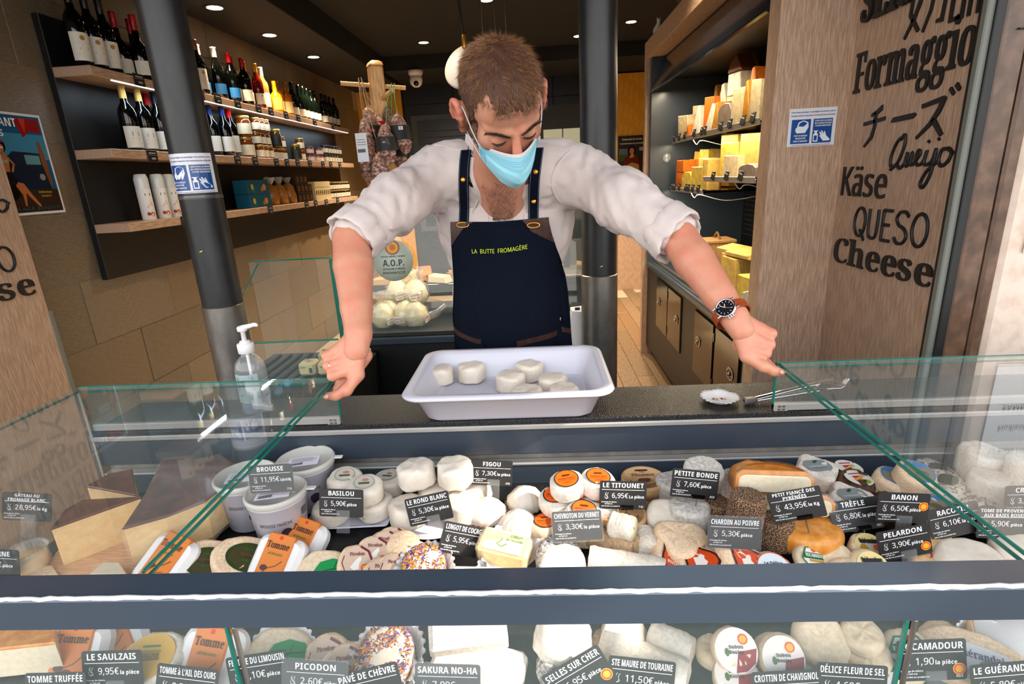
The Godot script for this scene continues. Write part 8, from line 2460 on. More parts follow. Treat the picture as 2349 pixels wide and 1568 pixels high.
func front_rows(D: float):
	# --- last rows before the rail
	var leaf := [[Color(0.16, 0.24, 0.08), disc(0.040, 0.028, 28)], [Color(0.25, 0.22, 0.10), disc(0.034, 0.022, 28)], [Color(0.34, 0.30, 0.16), off(rrect(0.034, 0.006, 0.002, 2), 0, 0.002)], [Color(0.12, 0.34, 0.10), off(rrect(0.022, 0.003, 0.001, 1), 0.0, -0.007)], [Color(0.12, 0.34, 0.10), off(rrect(0.03, 0.003, 0.001, 1), 0.0, 0.014)]]
	for i in 4:
		var q: Array = [[-0.6208, -0.8157, D + 0.006, "front, beside the wooden board", Vector3(26, 0, -22)], [-0.556, -0.826, D + 0.004, "behind, half covered", Vector3(20, 0, -26)], [-0.6629, -0.7822, D, "lowest at the rail", Vector3(8, 0, -10)], [-0.5714, -0.6109, D + 0.012, "below the rail, with a yellow seal", Vector3(30, 0, 8)]][i]
		var s: Array = leaf if i != 3 else [[Color(0.80, 0.62, 0.22), disc(0.042, 0.03, 28)], [Color(0.60, 0.52, 0.16), off(rrect(0.036, 0.004, 0.001, 1), 0, 0.006)], [Color(0.3, 0.45, 0.12), off(rrect(0.03, 0.003, 0.001, 1), 0, 0.013)], [Color(0.5, 0.35, 0.1), off(rrect(0.04, 0.003, 0.001, 1), 0, -0.004)]]
		wheel("oval_label_cheese", "flat pale wheel with an oval label, %s" % q[3], "flat wheels with oval labels", q[0], q[1], q[2], 0.064 if i < 3 else 0.05, 0.03, "crust" if i < 3 else "bloom", {"edge": 0.010, "oval": 0.72, "seal": s, "seed": i, "rot": q[4], "grill": 1, "word": [["LE SAULZAIS", 0.005, 0.036, -0.002]], "ink": M.leather})
	tomme_pack("orange banded tomme packet, rear one beside the white tubs", Vector3(-0.4712, 0.9651, -0.8693), Vector3(-50, -6, -14))
	tomme_pack("orange banded tomme packet, front one at the rail", Vector3(-0.4876, 0.9749, -0.8086), Vector3(-48, -4, -10))
	tomme_pack("orange banded tomme packet, left at the rail under the oval label wheel", Vector3(-0.6808, 0.9881, -0.7969), Vector3(-55, 0, -20))
	tomme_pack("orange banded tomme packet with a truffle drawing, below the rail at left", Vector3(-0.7184, 0.9571, -0.6285), Vector3(-35, 8, -8), true)
	tomme_pack("orange banded tomme packet, below the rail in front of the deck", Vector3(-0.4913, 0.9715, -0.6033), Vector3(-40, 0, -8))
	tomme_pack("orange banded tomme packet, below the rail behind the truffle one", Vector3(-0.6862, 0.9499, -0.6595), Vector3(-45, 30, 12))
	# picodons with a wine red seal
	var pic := [[Color(0.80, 0.69, 0.60), disc(0.028, 0.028, 28)], [Color(0.42, 0.03, 0.10), stroke([-0.022, 0.012, -0.026, 0.0, -0.02, -0.016, -0.006, -0.026], 0.0016)], [Color(0.42, 0.03, 0.10), stroke([0.006, 0.027, 0.02, 0.018, 0.027, 0.0, 0.02, -0.018, 0.004, -0.027], 0.004)], [Color(0.9, 0.88, 0.84), [-0.012, -0.008, -0.002, 0.004, 0.006, 0.01, 0.008, 0.004, 0.004, -0.002, 0.003, -0.012, -0.006, -0.014]], [Color(0.85, 0.30, 0.05), off(disc(0.0062, 0.0062, 16), 0.013, -0.010)], [Color(0.92, 0.65, 0.1), off(disc(0.0042, 0.0042, 12), 0.013, -0.010)]]
	for i in 11:
		var q: Array = [[-0.3487, -0.8167, 0.962, "foremost of the upper fan", 38], [-0.3226, -0.8401, 0.962, "second of the upper fan", 38], [-0.3065, -0.8585, 0.962, "third of the upper fan", 38], [-0.2937, -0.8698, 0.96, "fourth of the upper fan", 36], [-0.2728, -0.8619, 0.958, "unlabelled end of the upper fan", 30], [-0.2976, -0.7921, D, "lower row, left", 30], [-0.2772, -0.8029, D, "lower row, right", 30], [-0.3236, -0.6191, 0.96, "below the rail, left of the pair", 48], [-0.2923, -0.6082, 0.955, "below the rail, right of the pair", 48], [-0.2832, -0.5837, D, "below the rail, lowest", 15], [-0.3085, -0.61, D, "below the rail, behind the price tag", 15]][i]
		wheel("wine_seal_cheese", "small flat cheese with a wine red seal, %s" % q[3], "wine red sealed cheeses", q[0], q[1], q[2], 0.034, 0.019, "crust", {"edge": 0.008, "seed": i, "rot": Vector3(q[4], 10, -18 if i < 7 else 4), "seal": pic if i not in [4, 10] else [], "word": [["Picodon", 0.006, 0.026, 0.011, "Droid Serif"]] if i not in [4, 10] else [["", 0.001, 0.001, 0.0]], "ink": mat(Color(0.42, 0.03, 0.10), 0.6)})
	for i in 2:
		var q: Array = [[-0.4001, -0.8038, D, "above the rail"], [-0.4015, -0.6251, D, "below the rail"]][i]
		var t := wheel("leaf_cheese", "flat cheese with a bright green leaf label, %s" % q[3], "green leaf labelled cheeses", q[0], q[1], q[2], 0.05, 0.022, "cream", {"edge": 0.008, "oval": 0.8, "rot": Vector3(24, 0, -10)})
		obj("leaf_label", print_mesh([[Color(0.10, 0.55, 0.28), [-0.03, -0.012, -0.01, -0.02, 0.02, -0.018, 0.036, 0.0, 0.024, 0.016, 0.0, 0.02, -0.02, 0.012]], [Color(0.03, 0.25, 0.12), stroke([-0.02, -0.008, 0, 0, 0.028, 0.004], 0.0015)], [Color(0.03, 0.25, 0.12), stroke([-0.004, -0.012, 0.006, 0.002, 0.008, 0.014], 0.0012)]]), M.print, t, T(Vector3(0.01, 0.0235, 0), Vector3(-90, 0, 0)))
	obj("paper_cup", flute(0.036, 0.05, 0.016), M.paper, get_node("leaf_cheese_001"))
	# flower cheeses in cups
	var cols := [Color(0.80, 0.42, 0.05), Color(0.85, 0.60, 0.10), Color(0.20, 0.16, 0.50), Color(0.42, 0.32, 0.62), Color(0.62, 0.30, 0.35), Color(0.72, 0.40, 0.08), Color(0.75, 0.5, 0.15), Color(0.30, 0.26, 0.14)]
	for i in 3:
		var q: Array = [[-0.2162, -0.7984, 0.956, "above the rail"], [-0.2314, -0.6111, 0.965, "below the rail, upper"], [-0.2405, -0.5873, D, "below the rail, lower"]][i]
		var w := wheel("flower_cheese", "cheese covered in dried flower petals in a paper cup, %s" % q[3], "flower covered cheeses", q[0], q[1], q[2], 0.037, 0.038, "fresh", {"edge": 0.012, "seed": i, "rot": Vector3(18, 0, 0)})
		obj("paper_cup", flute(0.037, 0.052, 0.024), M.paper, w, T(Vector3(0, -0.002, 0)))
		petals(w, 0.037, 0.037, 1000, cols, 0.0025, 40 + i)
	# bricks
	var brick := func(label: String, at: Vector3, size: Vector3, rot: Vector3, m: String, cup := false) -> Node3D:
		var t := thing("cheese_brick", label, "cheese", at, 0.0, "white brick cheeses")
		t.rotation_degrees = rot
		obj("body", lumpy(bx(size, 0.006), 0.004, 35, int(size.x * 999)), M[m], t, T(Vector3(0, size.y / 2, 0)))
		return t
	var lg: Node3D = brick.call("cream brick in paper film with green lettering beside the slanted price tag", Vector3(-0.0781, 0.972, -0.8301) * Vector3(1, 0, 1) + Vector3(0, D + 0.012, 0), Vector3(0.092, 0.042, 0.05), Vector3(14, -16, -6), "custard")
	obj("film", lumpy(bx(Vector3(0.095, 0.044, 0.052), 0.007), 0.003, 40), M.film, lg, T(Vector3(0, 0.0215, 0)))
	obj("label", print_mesh([[Color(0.84, 0.80, 0.68), rrect(0.07, 0.044, 0.003, 2)], [Color(0.38, 0.55, 0.16), stroke([-0.024, 0.004, -0.012, 0.012, -0.004, 0.002, -0.012, -0.008, -0.002, -0.012, 0.006, -0.004], 0.003)], [Color(0.45, 0.62, 0.2), off(rrect(0.012, 0.006, 0.001, 1), -0.03, 0.004)]]), M.print, lg, T(Vector3(0, 0.0425, 0), Vector3(-90, 0, 0)))
	obj("lettering", merge([[words("LINGOT", 0.006, {"wide": 0.022, "at": Vector3(0.02, 0.01, 0)})], [words("de COCAGNE", 0.005, {"wide": 0.03, "at": Vector3(0.018, 0.002, 0)})]]), mat(Color(0.35, 0.5, 0.15), 0.6), lg, T(Vector3(0, 0.0436, 0), Vector3(-90, 0, 0)))
	var lc := solo("paper_case", flute(0.045, 0.062, 0.024), M.paper, "white fluted paper case under the cream brick", "paper case", T(Vector3(-0.0656, 0.96, -0.8367) * Vector3(1, 0, 1) + Vector3(0, D + 0.003, 0), Vector3(6, 0, -8)))
	solo("paper_case", flute(0.03, 0.045, 0.02), M.paper, "empty fluted paper case at the rail, centre", "paper case", T(Vector3(-0.0827, 0.96, -0.7883) * Vector3(1, 0, 1) + Vector3(0, D, 0), Vector3(22, 0, 0)))
	brick.call("white ridged brick at the rail, centre", Vector3(-0.1227, 0.985, -0.7657) * Vector3(1, 0, 1) + Vector3(0, D, 0), Vector3(0.09, 0.032, 0.045), Vector3(10, -5, 0), "bloom")
	brick.call("white ridged brick below the rail, upper of two", Vector3(-0.117, 0.985, -0.623) * Vector3(1, 0, 1) + Vector3(0, D + 0.035, 0), Vector3(0.11, 0.035, 0.05), Vector3(16, 8, 2), "bloom")
	brick.call("white ridged brick below the rail, lower of two", Vector3(-0.1031, 0.985, -0.5918) * Vector3(1, 0, 1) + Vector3(0, D + 0.004, 0), Vector3(0.13, 0.034, 0.07), Vector3(22, -14, -4), "bloom")
	# ash domes and the cut pyramid
	for i in 4:
		var q: Array = [[0.0244, -0.7984, D, "above the rail, front"], [0.0141, -0.8245, D, "above the rail, rear"], [0.0094, -0.6155, 0.985, "below the rail, upper"], [0.0087, -0.59, D, "below the rail, lower"]][i]
		wheel("ash_cheese", "ash and white moulded dome cheese, %s" % q[3], "ash dusted domes", q[0], q[1], q[2], 0.042 if i < 2 else 0.041, 0.04, "ash" if i % 2 else "bloom", {"edge": 0.016, "seed": i, "rot": Vector3(26, 30 * i, 4), "lump": 0.005})
	var py := thing("pyramid_cheese", "cut ash pyramid cheese below the rail beside the logs", "cheese", Vector3(0.0981, 0.985, -0.6207) * Vector3(1, 0, 1) + Vector3(0, D + 0.02, 0), 0.5)
	obj("body", lumpy(lathe([V(0, 0), V(0.046, 0), V(0.048, 0.003), V(0.03, 0.045), V(0.028, 0.047), V(0, 0.047)], 4), 0.003, 30), M.bloom, py)
	# logs
	log_cheese("long beige goat log lying behind the price tag of the small orange cheeses", Vector3(0.0647, 0.972, -0.8834), Vector3(0.153, 0.972, -0.831), 0.021, "tan")
	log_cheese("cut goat log showing its pale inside, on top of the logs", Vector3(0.1184, 1.006, -0.8606), Vector3(0.1517, 1.012, -0.8397), 0.0235, "bloom", true)
	log_cheese("short beige goat log at the right of the cut one", Vector3(0.1787, 0.974, -0.8733), Vector3(0.1793, 0.974, -0.8207), 0.0235, "bloom")
	log_cheese("long white goat log lying along the rail", Vector3(0.071, 0.976, -0.8049), Vector3(0.1937, 0.974, -0.7739), 0.0235, "bloom")
	log_cheese("beige log under the cut one, mostly hidden", Vector3(0.1174, 0.972, -0.8526), Vector3(0.1671, 0.972, -0.845), 0.022, "tan")
	log_cheese("grooved white goat log below the rail, front one", Vector3(0.0822, 0.976, -0.6161), Vector3(0.1773, 0.976, -0.568), 0.0245, "bloom")
	log_cheese("grooved goat log below the rail, upper right one", Vector3(0.1413, 0.975, -0.6377), Vector3(0.1937, 0.975, -0.6072), 0.024, "bloom")
	log_cheese("goat log below the rail, behind the slanted price tag", Vector3(0.0602, 0.972, -0.6277), Vector3(0.1106, 0.972, -0.5964), 0.022, "tan")
	# rounded triangles
	for i in 5:
		var q: Array = [[0.246, -0.8377, 0.972, "plain, on top of the others", Vector3(12, 20, 0), 0], [0.2537, -0.7946, D, "at the rail with its label up", Vector3(16, 6, 0), 1], [0.3182, -0.7989, D + 0.006, "right one before the pepper price tag", Vector3(38, 10, -16), 1], [0.209, -0.8198, D, "left one, label half hidden", Vector3(20, -20, -28), 1], [0.2956, -0.8355, D, "plain, behind between the two labels", Vector3(0, 40, 0), 0]][i]
		var w := wheel("triangle_cheese", "rounded triangular pale cheese, %s" % q[3], "triangular cheeses", q[0], q[1], q[2], 0.042, 0.034, "crust", {"lobes": 3, "edge": 0.012, "seed": i, "rot": q[4], "grill": 1})
		if q[5] == 1:
			var tr := PackedVector2Array()
			for k in 36:
				var a := TAU * k / 36
				tr.append(Vector2(cos(a), sin(a)) * 0.030 * (1.0 + 0.17 * cos(a * 3.0)))
			var o := obj("label", print_mesh([[Color(0.22, 0.07, 0.04), tr], [Color(0.78, 0.26, 0.07), off(tr, 0, 0, 0.86)], [Color(0.88, 0.84, 0.80), [-0.010, -0.012, 0.004, -0.014, 0.012, -0.004, 0.008, 0.002, 0.010, 0.008, 0.004, 0.012, -0.002, 0.006, -0.010, 0.006]], [Color(0.88, 0.84, 0.80), stroke([0.002, 0.008, -0.006, 0.016, -0.014, 0.016], 0.0022)]], func(v: Vector3) -> Vector3: return Vector3(v.x, v.z, -v.y), 0.0002), M.print, w, T(Vector3(0, 0.0352, 0), Vector3(0, 0, 0)))
			obj("lettering", words("BOUCANIER", 0.0055, {"wide": 0.03, "at": Vector3(0, -0.0205, 0)}), mat(Color(0.9, 0.86, 0.8), 0.6), w, T(Vector3(0, 0.0366, 0), Vector3(-90, 0, 0)))
	# small rounds at the right
	var deli := [[Color(0.84, 0.36, 0.16), disc(0.029, 0.029, 28)], [Color(0.84, 0.88, 0.90), disc(0.027, 0.027, 28)], [Color(0.35, 0.50, 0.66), off(disc(0.018, 0.008, 16), 0, -0.012)], [Color(0.80, 0.68, 0.35), off(rrect(0.024, 0.003, 0.001, 1), -0.002, -0.015)], [Color(0.12, 0.10, 0.24), off(rrect(0.026, 0.005, 0.001, 1), 0.0, 0.004)]]
	var hex := [[Color(0.10, 0.42, 0.20), disc(0.029, 0.024, 6)], [Color(0.86, 0.87, 0.84), disc(0.0265, 0.0215, 6)], [Color(0.08, 0.40, 0.18), [-0.026, 0.0, 0.026, 0.0, 0.022, 0.011, -0.022, 0.011]], [Color(0.75, 0.55, 0.08), off(rrect(0.03, 0.004, 0.001, 1), 0, -0.003)], [Color(0.85, 0.30, 0.05), off(disc(0.005, 0.005, 14), 0, 0.017)]]
	var pel := [[Color(0.86, 0.78, 0.5), disc(0.028, 0.026, 28)], [Color(0.80, 0.76, 0.66), off(disc(0.026, 0.018, 24), 0.0, -0.005)], [Color(0.70, 0.52, 0.12), off(disc(0.008, 0.010, 10), -0.013, -0.003)], [Color(0.15, 0.12, 0.1), off(rrect(0.034, 0.007, 0.002, 2), 0, 0.011)], [Color(0.85, 0.32, 0.05), off(disc(0.006, 0.006, 14), 0.010, 0.0)], [Color(0.35, 0.42, 0.48), off(disc(0.010, 0.004, 10), 0.008, -0.015)]]
	var cro := [[Color(0.86, 0.83, 0.80), disc(0.027, 0.027, 28)], [Color(0.55, 0.05, 0.14), [0.002, -0.002, 0.026, 0.002, 0.022, -0.015, 0.010, -0.024, -0.004, -0.026]], [Color(0.85, 0.30, 0.05), off(disc(0.0065, 0.0065, 14), 0.010, 0.013)], [Color(0.92, 0.65, 0.1), off(disc(0.0045, 0.0045, 12), 0.010, 0.013)], [Color(0.25, 0.4, 0.15), off(disc(0.003, 0.005, 8), -0.012, -0.002)]]
	var small := [
		["d", 0.3728, -0.7861, D, 0.036, Vector3(26, 0, -4), "with a sea picture label, above the rail"], ["h", 0.4435, -0.8104, D, 0.031, Vector3(30, 0, -22), "with a green hexagon label, above the rail"], ["", 0.4908, -0.8168, D, 0.031, Vector3(22, 0, 8), "plain with grill lines, above the rail"], ["", 0.4917, -0.78, D, 0.032, Vector3(6, 0, 0), "plain, at the rail before the green label"], ["p", 0.555, -0.8384, D, 0.031, Vector3(32, 0, -8), "with a yellow goat label, rear"], ["p", 0.5324, -0.793, D, 0.033, Vector3(38, 0, -8), "with a yellow goat label, at the price tag"],
		["c", 0.2443, -0.6077, 0.985, 0.028, Vector3(48, 0, 4), "with a wine and white seal, below the rail upper left"], ["c", 0.2994, -0.5988, 0.98, 0.030, Vector3(48, 0, 0), "with a wine and white seal, below the rail upper middle"], ["c", 0.2456, -0.5847, D, 0.030, Vector3(30, 0, 10), "with a wine and white seal, below the rail lower left"], ["", 0.3036, -0.5853, D, 0.031, Vector3(10, 0, 0), "plain, below the rail behind the price tag"], ["", 0.2307, -0.6192, D, 0.028, Vector3(0, 0, 0), "plain, below the rail at the far left of the stack"],
		["", 0.3642, -0.6142, 0.985, 0.036, Vector3(34, 0, 0), "plain crusted, below the rail on the sea picture one"], ["d", 0.364, -0.5975, D, 0.040, Vector3(30, 0, 6), "with a sea picture label, below the rail"], ["", 0.4181, -0.6107, 0.99, 0.027, Vector3(10, 0, 0), "plain, topmost of the stack below the rail"], ["", 0.423, -0.6037, 0.972, 0.030, Vector3(26, 0, 12), "plain, middle of the stack below the rail"], ["h", 0.4301, -0.5877, D, 0.031, Vector3(28, 0, 20), "with a green hexagon label, bottom of the stack below the rail"], ["h", 0.4761, -0.6095, 0.972, 0.031, Vector3(44, 0, 6), "with a green hexagon label, below the rail at the right joint"], ["", 0.4674, -0.6046, D, 0.031, Vector3(8, 0, 0), "plain, below the rail behind the big price tag"], ["", 0.5527, -0.633, D, 0.034, Vector3(8, 0, 0), "plain, below the rail by the paper cup"]]
	for i in small.size():
		var q: Array = small[i]
		var o := {"edge": 0.010, "seed": i, "rot": q[5], "grill": 1}
		if q[0] != "":
			o["seal"] = {"d": deli, "h": hex, "p": pel, "c": cro}[q[0]]
			o["word"] = {"d": [["Le D\u00e9lice", 0.0055, 0.03, 0.006], ["\u00e0 la Fleur de Sel", 0.0032, 0.032, 0.0]], "h": [["ROCAMADOUR", 0.006, 0.04, 0.003], ["LES VERGNES", 0.003, 0.026, -0.011]], "p": [["P\u00e9lardon", 0.008, 0.036, 0.008]], "c": [["Dubois", 0.004, 0.018, 0.002], ["Boulay", 0.004, 0.018, -0.004]]}[q[0]]
			if q[0] == "h":
				o["ink"] = M.chalk
		wheel("small_round_cheese", "small pale goat round %s" % q[6], "small goat rounds at the right", q[1], q[2], q[3], q[4], 0.024 if q[0] != "c" else 0.036, "cream" if i % 3 else "crust", o)
	# odds: white round at right, printed box lid, speckled one, oval label wheel, wooden box, left wedges
	wheel("bloomy_cheese", "large white bloomy round at the rail beneath the right glass edge", "", 0.7105, -0.7993, D, 0.052, 0.034, "fresh", {"edge": 0.014, "oval": 0.8, "rot": Vector3(10, 0, 0)})
	wheel("speckled_cheese", "white speckled dome at the right edge of the deck", "", 0.7722, -0.8048, D, 0.042, 0.045, "fresh", {"edge": 0.02, "rot": Vector3(8, 0, 0)})
	var jb := thing("wooden_cheese_box", "round wooden box lid with red handwriting behind the large white round", "box", Vector3(0.6603, 0.975, -0.8136) * Vector3(1, 0, 1) + Vector3(0, D, 0))
	jb.rotation_degrees = Vector3(40, 0, 0)
	obj("lid", lathe([V(0, 0), V(0.045, 0), V(0.046, 0.003), V(0.046, 0.02), V(0.044, 0.022), V(0, 0.022)], 40), M.chip, jb)
	obj("lettering", merge([[words("Je", 0.012, {"font": "Droid Serif", "wide": 0.02, "at": Vector3(-0.01, 0.006, 0)})], [words("C\u0153ur", 0.011, {"font": "Droid Serif", "wide": 0.034, "at": Vector3(-0.008, -0.016, 0)})]]), mat(Color(0.62, 0.06, 0.06), 0.6), jb, T(Vector3(0, 0.0225, 0), Vector3(-90, 0, 0)))
	wheel("oval_label_cheese", "long pale wheel with a slanted white and blue oval label, below the rail", "", 0.561, -0.606, D, 0.066, 0.03, "crust", {"edge": 0.010, "oval": 0.62, "rot": Vector3(26, -24, -4), "turn": 0.0, "seal": [[Color(0.84, 0.84, 0.86), disc(0.052, 0.018, 30)], [Color(0.60, 0.58, 0.56), off(disc(0.018, 0.007, 14), 0.022, -0.006)], [Color(0.3, 0.34, 0.6), off(rrect(0.02, 0.002, 0.0005, 1), -0.034, -0.004)]], "word": [["Le Gu\u00e9randais", 0.010, 0.072, -0.001, "Droid Serif"]], "ink": mat(Color(0.12, 0.10, 0.36), 0.6)})
	solo("paper_case", flute(0.03, 0.04, 0.03), M.paper, "tall fluted paper case below the rail beside the wooden box", "paper case", T(Vector3(0.5938, 0.985, -0.6284) * Vector3(1, 0, 1) + Vector3(0, D, 0), Vector3(30, 0, 0)))
	var wb := thing("wooden_cheese_box", "large round wooden box of cheese at the right edge, below the rail", "box", Vector3(0.6439, 0.99, -0.6243) * Vector3(1, 0, 1) + Vector3(0, D, 0))
	wb.rotation_degrees = Vector3(16, 0, 6)
	obj("side", lathe([V(0, 0), V(0.062, 0), V(0.063, 0.002), V(0.063, 0.034), V(0.061, 0.036), V(0.058, 0.036), V(0.058, 0.03), V(0, 0.03)], 48), M.chip, wb)
	obj("paper_top", lathe([V(0, 0.03), V(0.0575, 0.03), V(0.056, 0.035), V(0, 0.036)], 40), M.paper, wb)
	wedge("cheese_wedge", "wide pale cheese wedge with orange rind at the far left, below the rail", "", PackedVector2Array([Vector2(-0.8328, -0.5931), Vector2(-0.8685, -0.6412), Vector2(-0.7396, -0.6297), Vector2(-0.7213, -0.6072)]), D, 0.05, M.ivory, M.amber, false)
	wedge("cheese_wedge", "beige flat cheese slices at the left end of the rail", "", PackedVector2Array([Vector2(-0.9761, -0.7683), Vector2(-0.9657, -0.8096), Vector2(-0.9202, -0.8156), Vector2(-0.8747, -0.7826)]), D, 0.018, M.ivory, M.crust, false)
	wedge("cheese_wedge", "film-wrapped ivory piece on the front of the wooden board", "", PackedVector2Array([Vector2(-0.8038, -0.7666), Vector2(-0.8013, -0.799), Vector2(-0.772, -0.7983), Vector2(-0.7272, -0.7596)]), D + 0.005, 0.03, M.ivory, M.ivory, true)


func price_tags():
	var goat := [stroke([-0.003, 0.004, -0.001, 0.0, 0.0015, -0.001, 0.003, -0.004, 0.0, -0.006, -0.003, -0.004, -0.0035, 0.0], 0.0006), stroke([-0.001, 0.0005, -0.002, 0.005, -0.0005, 0.0068], 0.0006), stroke([0.001, 0.0, 0.0015, 0.0045, 0.0032, 0.006], 0.0006)]
	# [title lines, price, unit, centre, tilt in the picture plane, turn, lean, foot, seal, extra number]
	var list := [
		[["BROUSSE"], "11,95\u20ac", "la pi\u00e8ce de 500g", Vector3(-0.5193, 1.095, -0.8986), 2, 0, -12, 2, 0, "719"], [["BASILOU"], "5,90\u20ac", "pi\u00e8ce", Vector3(-0.3929, 1.037, -0.901), -3, 0, -14, 1, 0, ""], [["LE ROND BLANC"], "5,30\u20ac", "la pi\u00e8ce", Vector3(-0.2239, 1.022, -0.8984), 11, 0, -14, 1, 0, ""], [["FIGOU"], "7,30\u20ac", "la pi\u00e8ce", Vector3(-0.1106, 1.035, -1.0019), -4, 0, -10, 1, 0, "430"], [["LINGOT DE COCAGNE"], "5,95\u20ac", "pi\u00e8ce", Vector3(-0.1511, 0.997, -0.8358), -26, 25, -18, 0, 2, ""],
		[["CHEVROTON DU VERNET"], "3,30\u20ac", "la pi\u00e8ce", Vector3(0.0523, 1.03, -0.8253), 2, 0, -12, 2, 0, ""], [["LE TITOUNET"], "6,95\u20ac", "La pi\u00e8ce", Vector3(0.142, 1.045, -0.8936), -3, 0, -10, 3, 0, "742"], [["PETITE BONDE"], "7,60\u20ac", "pi\u00e8ce", Vector3(0.2745, 1.06, -0.9007), -7, 0, -10, 3, 0, "459"], [["CHARDIN AU POIVRE"], "5,30\u20ac", "pi\u00e8ce", Vector3(0.3092, 1.035, -0.7898), -4, 0, -10, 2, 0, ""], [["PETIT FIANC\u00c9 DES", "PYR\u00c9N\u00c9ES"], "43,95\u20ac", "le Kg", Vector3(0.4292, 1.055, -0.8367), 17, -14, -12, 3, 0, ""],
		[["TR\u00c8FLE"], "6,80\u20ac", "la pi\u00e8ce", Vector3(0.5489, 1.012, -0.866), 9, -4, -30, 3, 0, "481"], [["BANON"], "6,50\u20ac", "pi\u00e8ce", Vector3(0.6071, 1.045, -0.836), -4, 0, -8, 1, 1, ""], [["PELARDON"], "3,90\u20ac", "pi\u00e8ce", Vector3(0.5955, 1, -0.8031), 11, 0, -10, 1, 1, ""], [["RACOTIN"], "6,10\u20ac", "la pi\u00e8ce", Vector3(0.6937, 1.02, -0.8317), 12, 0, -14, 0, 0, ""], [["TOME DE PROVENCE", "AUX BAIES ROSES"], "5,90\u20ac", "pi\u00e8ce", Vector3(0.7667, 1.02, -0.8232), -2, 0, -10, 0, 0, ""],
		[["CROTTIN"], "3,20\u20ac", "pi\u00e8ce", Vector3(0.8623, 1.02, -0.888), 0, 0, -10, 0, 0, ""], [["G\u00c2TEAU AU", "FROMAGE BLANC"], "28,95\u20ac", "le Kg", Vector3(-0.9695, 1.075, -0.8527), -9, 8, -12, 1, 0, ""], [["BICORNE"], "4,20\u20ac", "pi\u00e8ce", Vector3(-0.9769, 1.01, -0.777), -4, 0, -12, 0, 0, ""],
		[["LE SAULZAIS"], "9,95\u20ac", "la pi\u00e8ce", Vector3(-0.603, 1, -0.5652), 1, 0, -16, 1, 0, ""], [["TOMME TRUFF\u00c9E"], "8,50\u20ac", "pi\u00e8ce", Vector3(-0.6705, 0.985, -0.5439), 1, 0, -18, 0, 0, ""], [["TOMME \u00e0 L\u2019AIL DES OURS"], "8,50\u20ac", "pi\u00e8ce", Vector3(-0.4931, 0.985, -0.5522), -7, 0, -18, 0, 0, ""], [["FEUILLE DU LIMOUSIN"], "5,10\u20ac", "pi\u00e8ce", Vector3(-0.3999, 0.99, -0.568), 8, 0, -16, 0, 0, ""], [["PICODON"], "2,60\u20ac", "pi\u00e8ce", Vector3(-0.3138, 0.995, -0.5516), -4, 0, -14, 2, 1, ""],
		[["PAV\u00c9 DE CH\u00c8VRE"], "6,20\u20ac", "pi\u00e8ce", Vector3(-0.2402, 0.985, -0.5483), 13, 0, -16, 0, 0, ""], [["SAKURA NO-HA"], "7,90\u20ac", "pi\u00e8ce", Vector3(-0.1371, 0.992, -0.548), -2, 0, -14, 2, 0, ""], [["SELLES SUR CHER"], "6,95\u20ac", "pi\u00e8ce", Vector3(0.0347, 0.995, -0.5527), 30, 0, -16, 0, 1, ""], [["STE MAURE DE TOURAINE"], "11,50\u20ac", "pi\u00e8ce", Vector3(0.1135, 0.99, -0.556), -7, 0, -14, 0, 1, ""], [["CROTTIN DE CHAVIGNOL"], "3,40\u20ac", "pi\u00e8ce", Vector3(0.2925, 0.985, -0.5407), 3, 0, -16, 0, 1, ""],
		[["D\u00c9LICE FLEUR DE SEL"], "4,60\u20ac", "pi\u00e8ce", Vector3(0.3725, 0.99, -0.5457), -4, 0, -14, 0, 0, ""], [["ROCAMADOUR"], "1,90", "la pi\u00e8ce", Vector3(0.4853, 1, -0.5722), 2, 0, -14, 1, 1, "464"], [["LE GU\u00c9RANDAIS"], "5,80\u20ac", "pi\u00e8ce", Vector3(0.5645, 0.985, -0.5514), 5, 0, -14, 0, 0, ""]]
	var plate_ := prism(rrect(0.086, 0.054, 0.0035, 3), 0.001, 0.0002)
	for l in list:
		var name_ := " ".join(l[0])
		var t := thing("price_tag", "black price tag with white lettering reading %s" % name_, "price tag", l[3], 0.0)
		t.basis = Basis.from_euler(Vector3(deg_to_rad(l[6]), deg_to_rad(l[5]), deg_to_rad(l[4])))
		obj("card", plate_, M.tag_black, t)
		var ws := []
		var two: bool = l[0].size() > 1
		for k in l[0].size():
			ws.append([words(l[0][k], 0.0058 if two else 0.0088, {"wide": 0.078, "only_shrink": true, "at": Vector3(0, (0.019 - k * 0.0082) if two else 0.0145, 0)})])
		var price := words(l[1], 0.0093, {"bold": false, "align": "l", "at": Vector3(-0.020, -0.0055, 0)})
		ws.append([price])
		var ux := price.get_aabb().end.x + 0.002
		ws.append([words(l[2], 0.0054, {"align": "l", "wide": 0.0385 - ux, "only_shrink": true, "at": Vector3(ux, -0.0055, 0)})])
		ws.append([words("Fromage de ch\u00e8vre", 0.0022, {"align": "l", "at": Vector3(-0.039, -0.0145, 0)})])
		ws.append([words("au lait cru", 0.0022, {"align": "l", "at": Vector3(-0.033, -0.0182, 0)})])
		ws.append([words("22% de MG sur produit fini", 0.002, {"align": "l", "at": Vector3(-0.039, -0.0225, 0)})])
		if l[9] != "":
			ws.append([words(l[9], 0.0042, {"bold": false, "align": "r", "at": Vector3(0.038, -0.0235, 0)})])
		obj("lettering", merge(ws), M.chalk, t, T(Vector3(0, 0, 0.0007)))
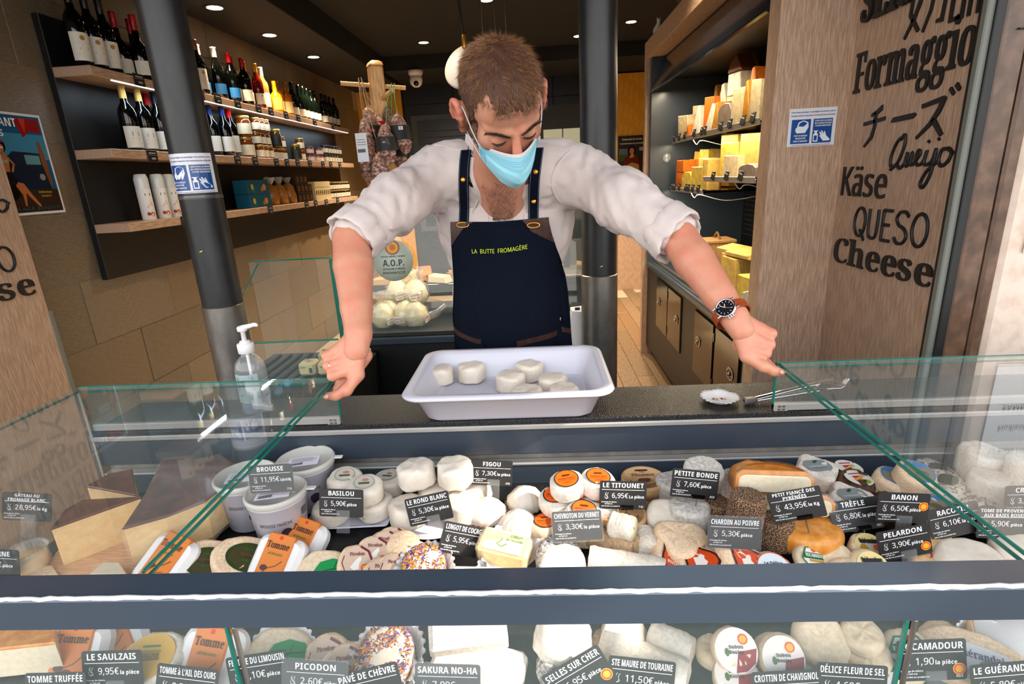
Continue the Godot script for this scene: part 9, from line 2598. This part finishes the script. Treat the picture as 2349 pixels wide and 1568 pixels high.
		var lay := [[Color(0.92, 0.92, 0.92), [-0.039, 0.0098, 0.039, 0.0098, 0.039, 0.0106, -0.039, 0.0106]]]
		for g in goat:
			lay.append([Color(0.86, 0.86, 0.86), off(g, -0.030, -0.0015)])
		if l[8] == 1:
			var gear := PackedVector2Array()
			for k in 24:
				gear.append(Vector2(cos(TAU * k / 24), sin(TAU * k / 24)) * (0.0052 if k % 2 else 0.0038))
			lay += [[Color(0.92, 0.68, 0.14), off(disc(0.0078, 0.0078, 24), 0.033, 0.004 if l[0][0] == "BANON" else -0.012)], [Color(0.85, 0.20, 0.04), off(disc(0.0068, 0.0068, 24), 0.033, 0.004 if l[0][0] == "BANON" else -0.012)], [Color(0.93, 0.66, 0.10), off(gear, 0.033, 0.004 if l[0][0] == "BANON" else -0.012)]]
		elif l[8] == 2:
			lay += [[Color(0.86, 0.87, 0.78), off(disc(0.0078, 0.0078, 24), 0.032, -0.008)], [Color(0.35, 0.60, 0.15), off(rrect(0.009, 0.009, 0.001, 2), 0.032, -0.008)], [Color(0.9, 0.92, 0.85), off(stroke([-0.003, -0.003, 0, 0.003, 0.003, -0.003], 0.001), 0.032, -0.008)]]
		obj("print", print_mesh(lay), M.print, t, T(Vector3(0, 0, 0.0006)))
		if l[7] == 1:
			obj("acrylic_foot", bx(Vector3(0.026, 0.045, 0.0018), 0.0004), M.acrylic, t, T(Vector3(0.004, -0.036, 0.0016)))
			obj("acrylic_jaw", bx(Vector3(0.024, 0.012, 0.004), 0.001), M.acrylic, t, T(Vector3(0.004, -0.020, 0.0024)))
		elif l[7] == 2:
			obj("acrylic_sleeve", bx(Vector3(0.09, 0.06, 0.0012), 0.0003), M.acrylic, t, T(Vector3(0, 0.001, 0.0026)))
		elif l[7] == 3:
			obj("clip", bx(Vector3(0.026, 0.008, 0.006), 0.002), M.black_gloss, t, T(Vector3(0.008, -0.023, 0.002)))
			obj("pin", tube([Vector3(0.008, -0.02, -0.001), Vector3(0.008, -0.055, -0.008)], 0.0014, 6), M.steel, t)
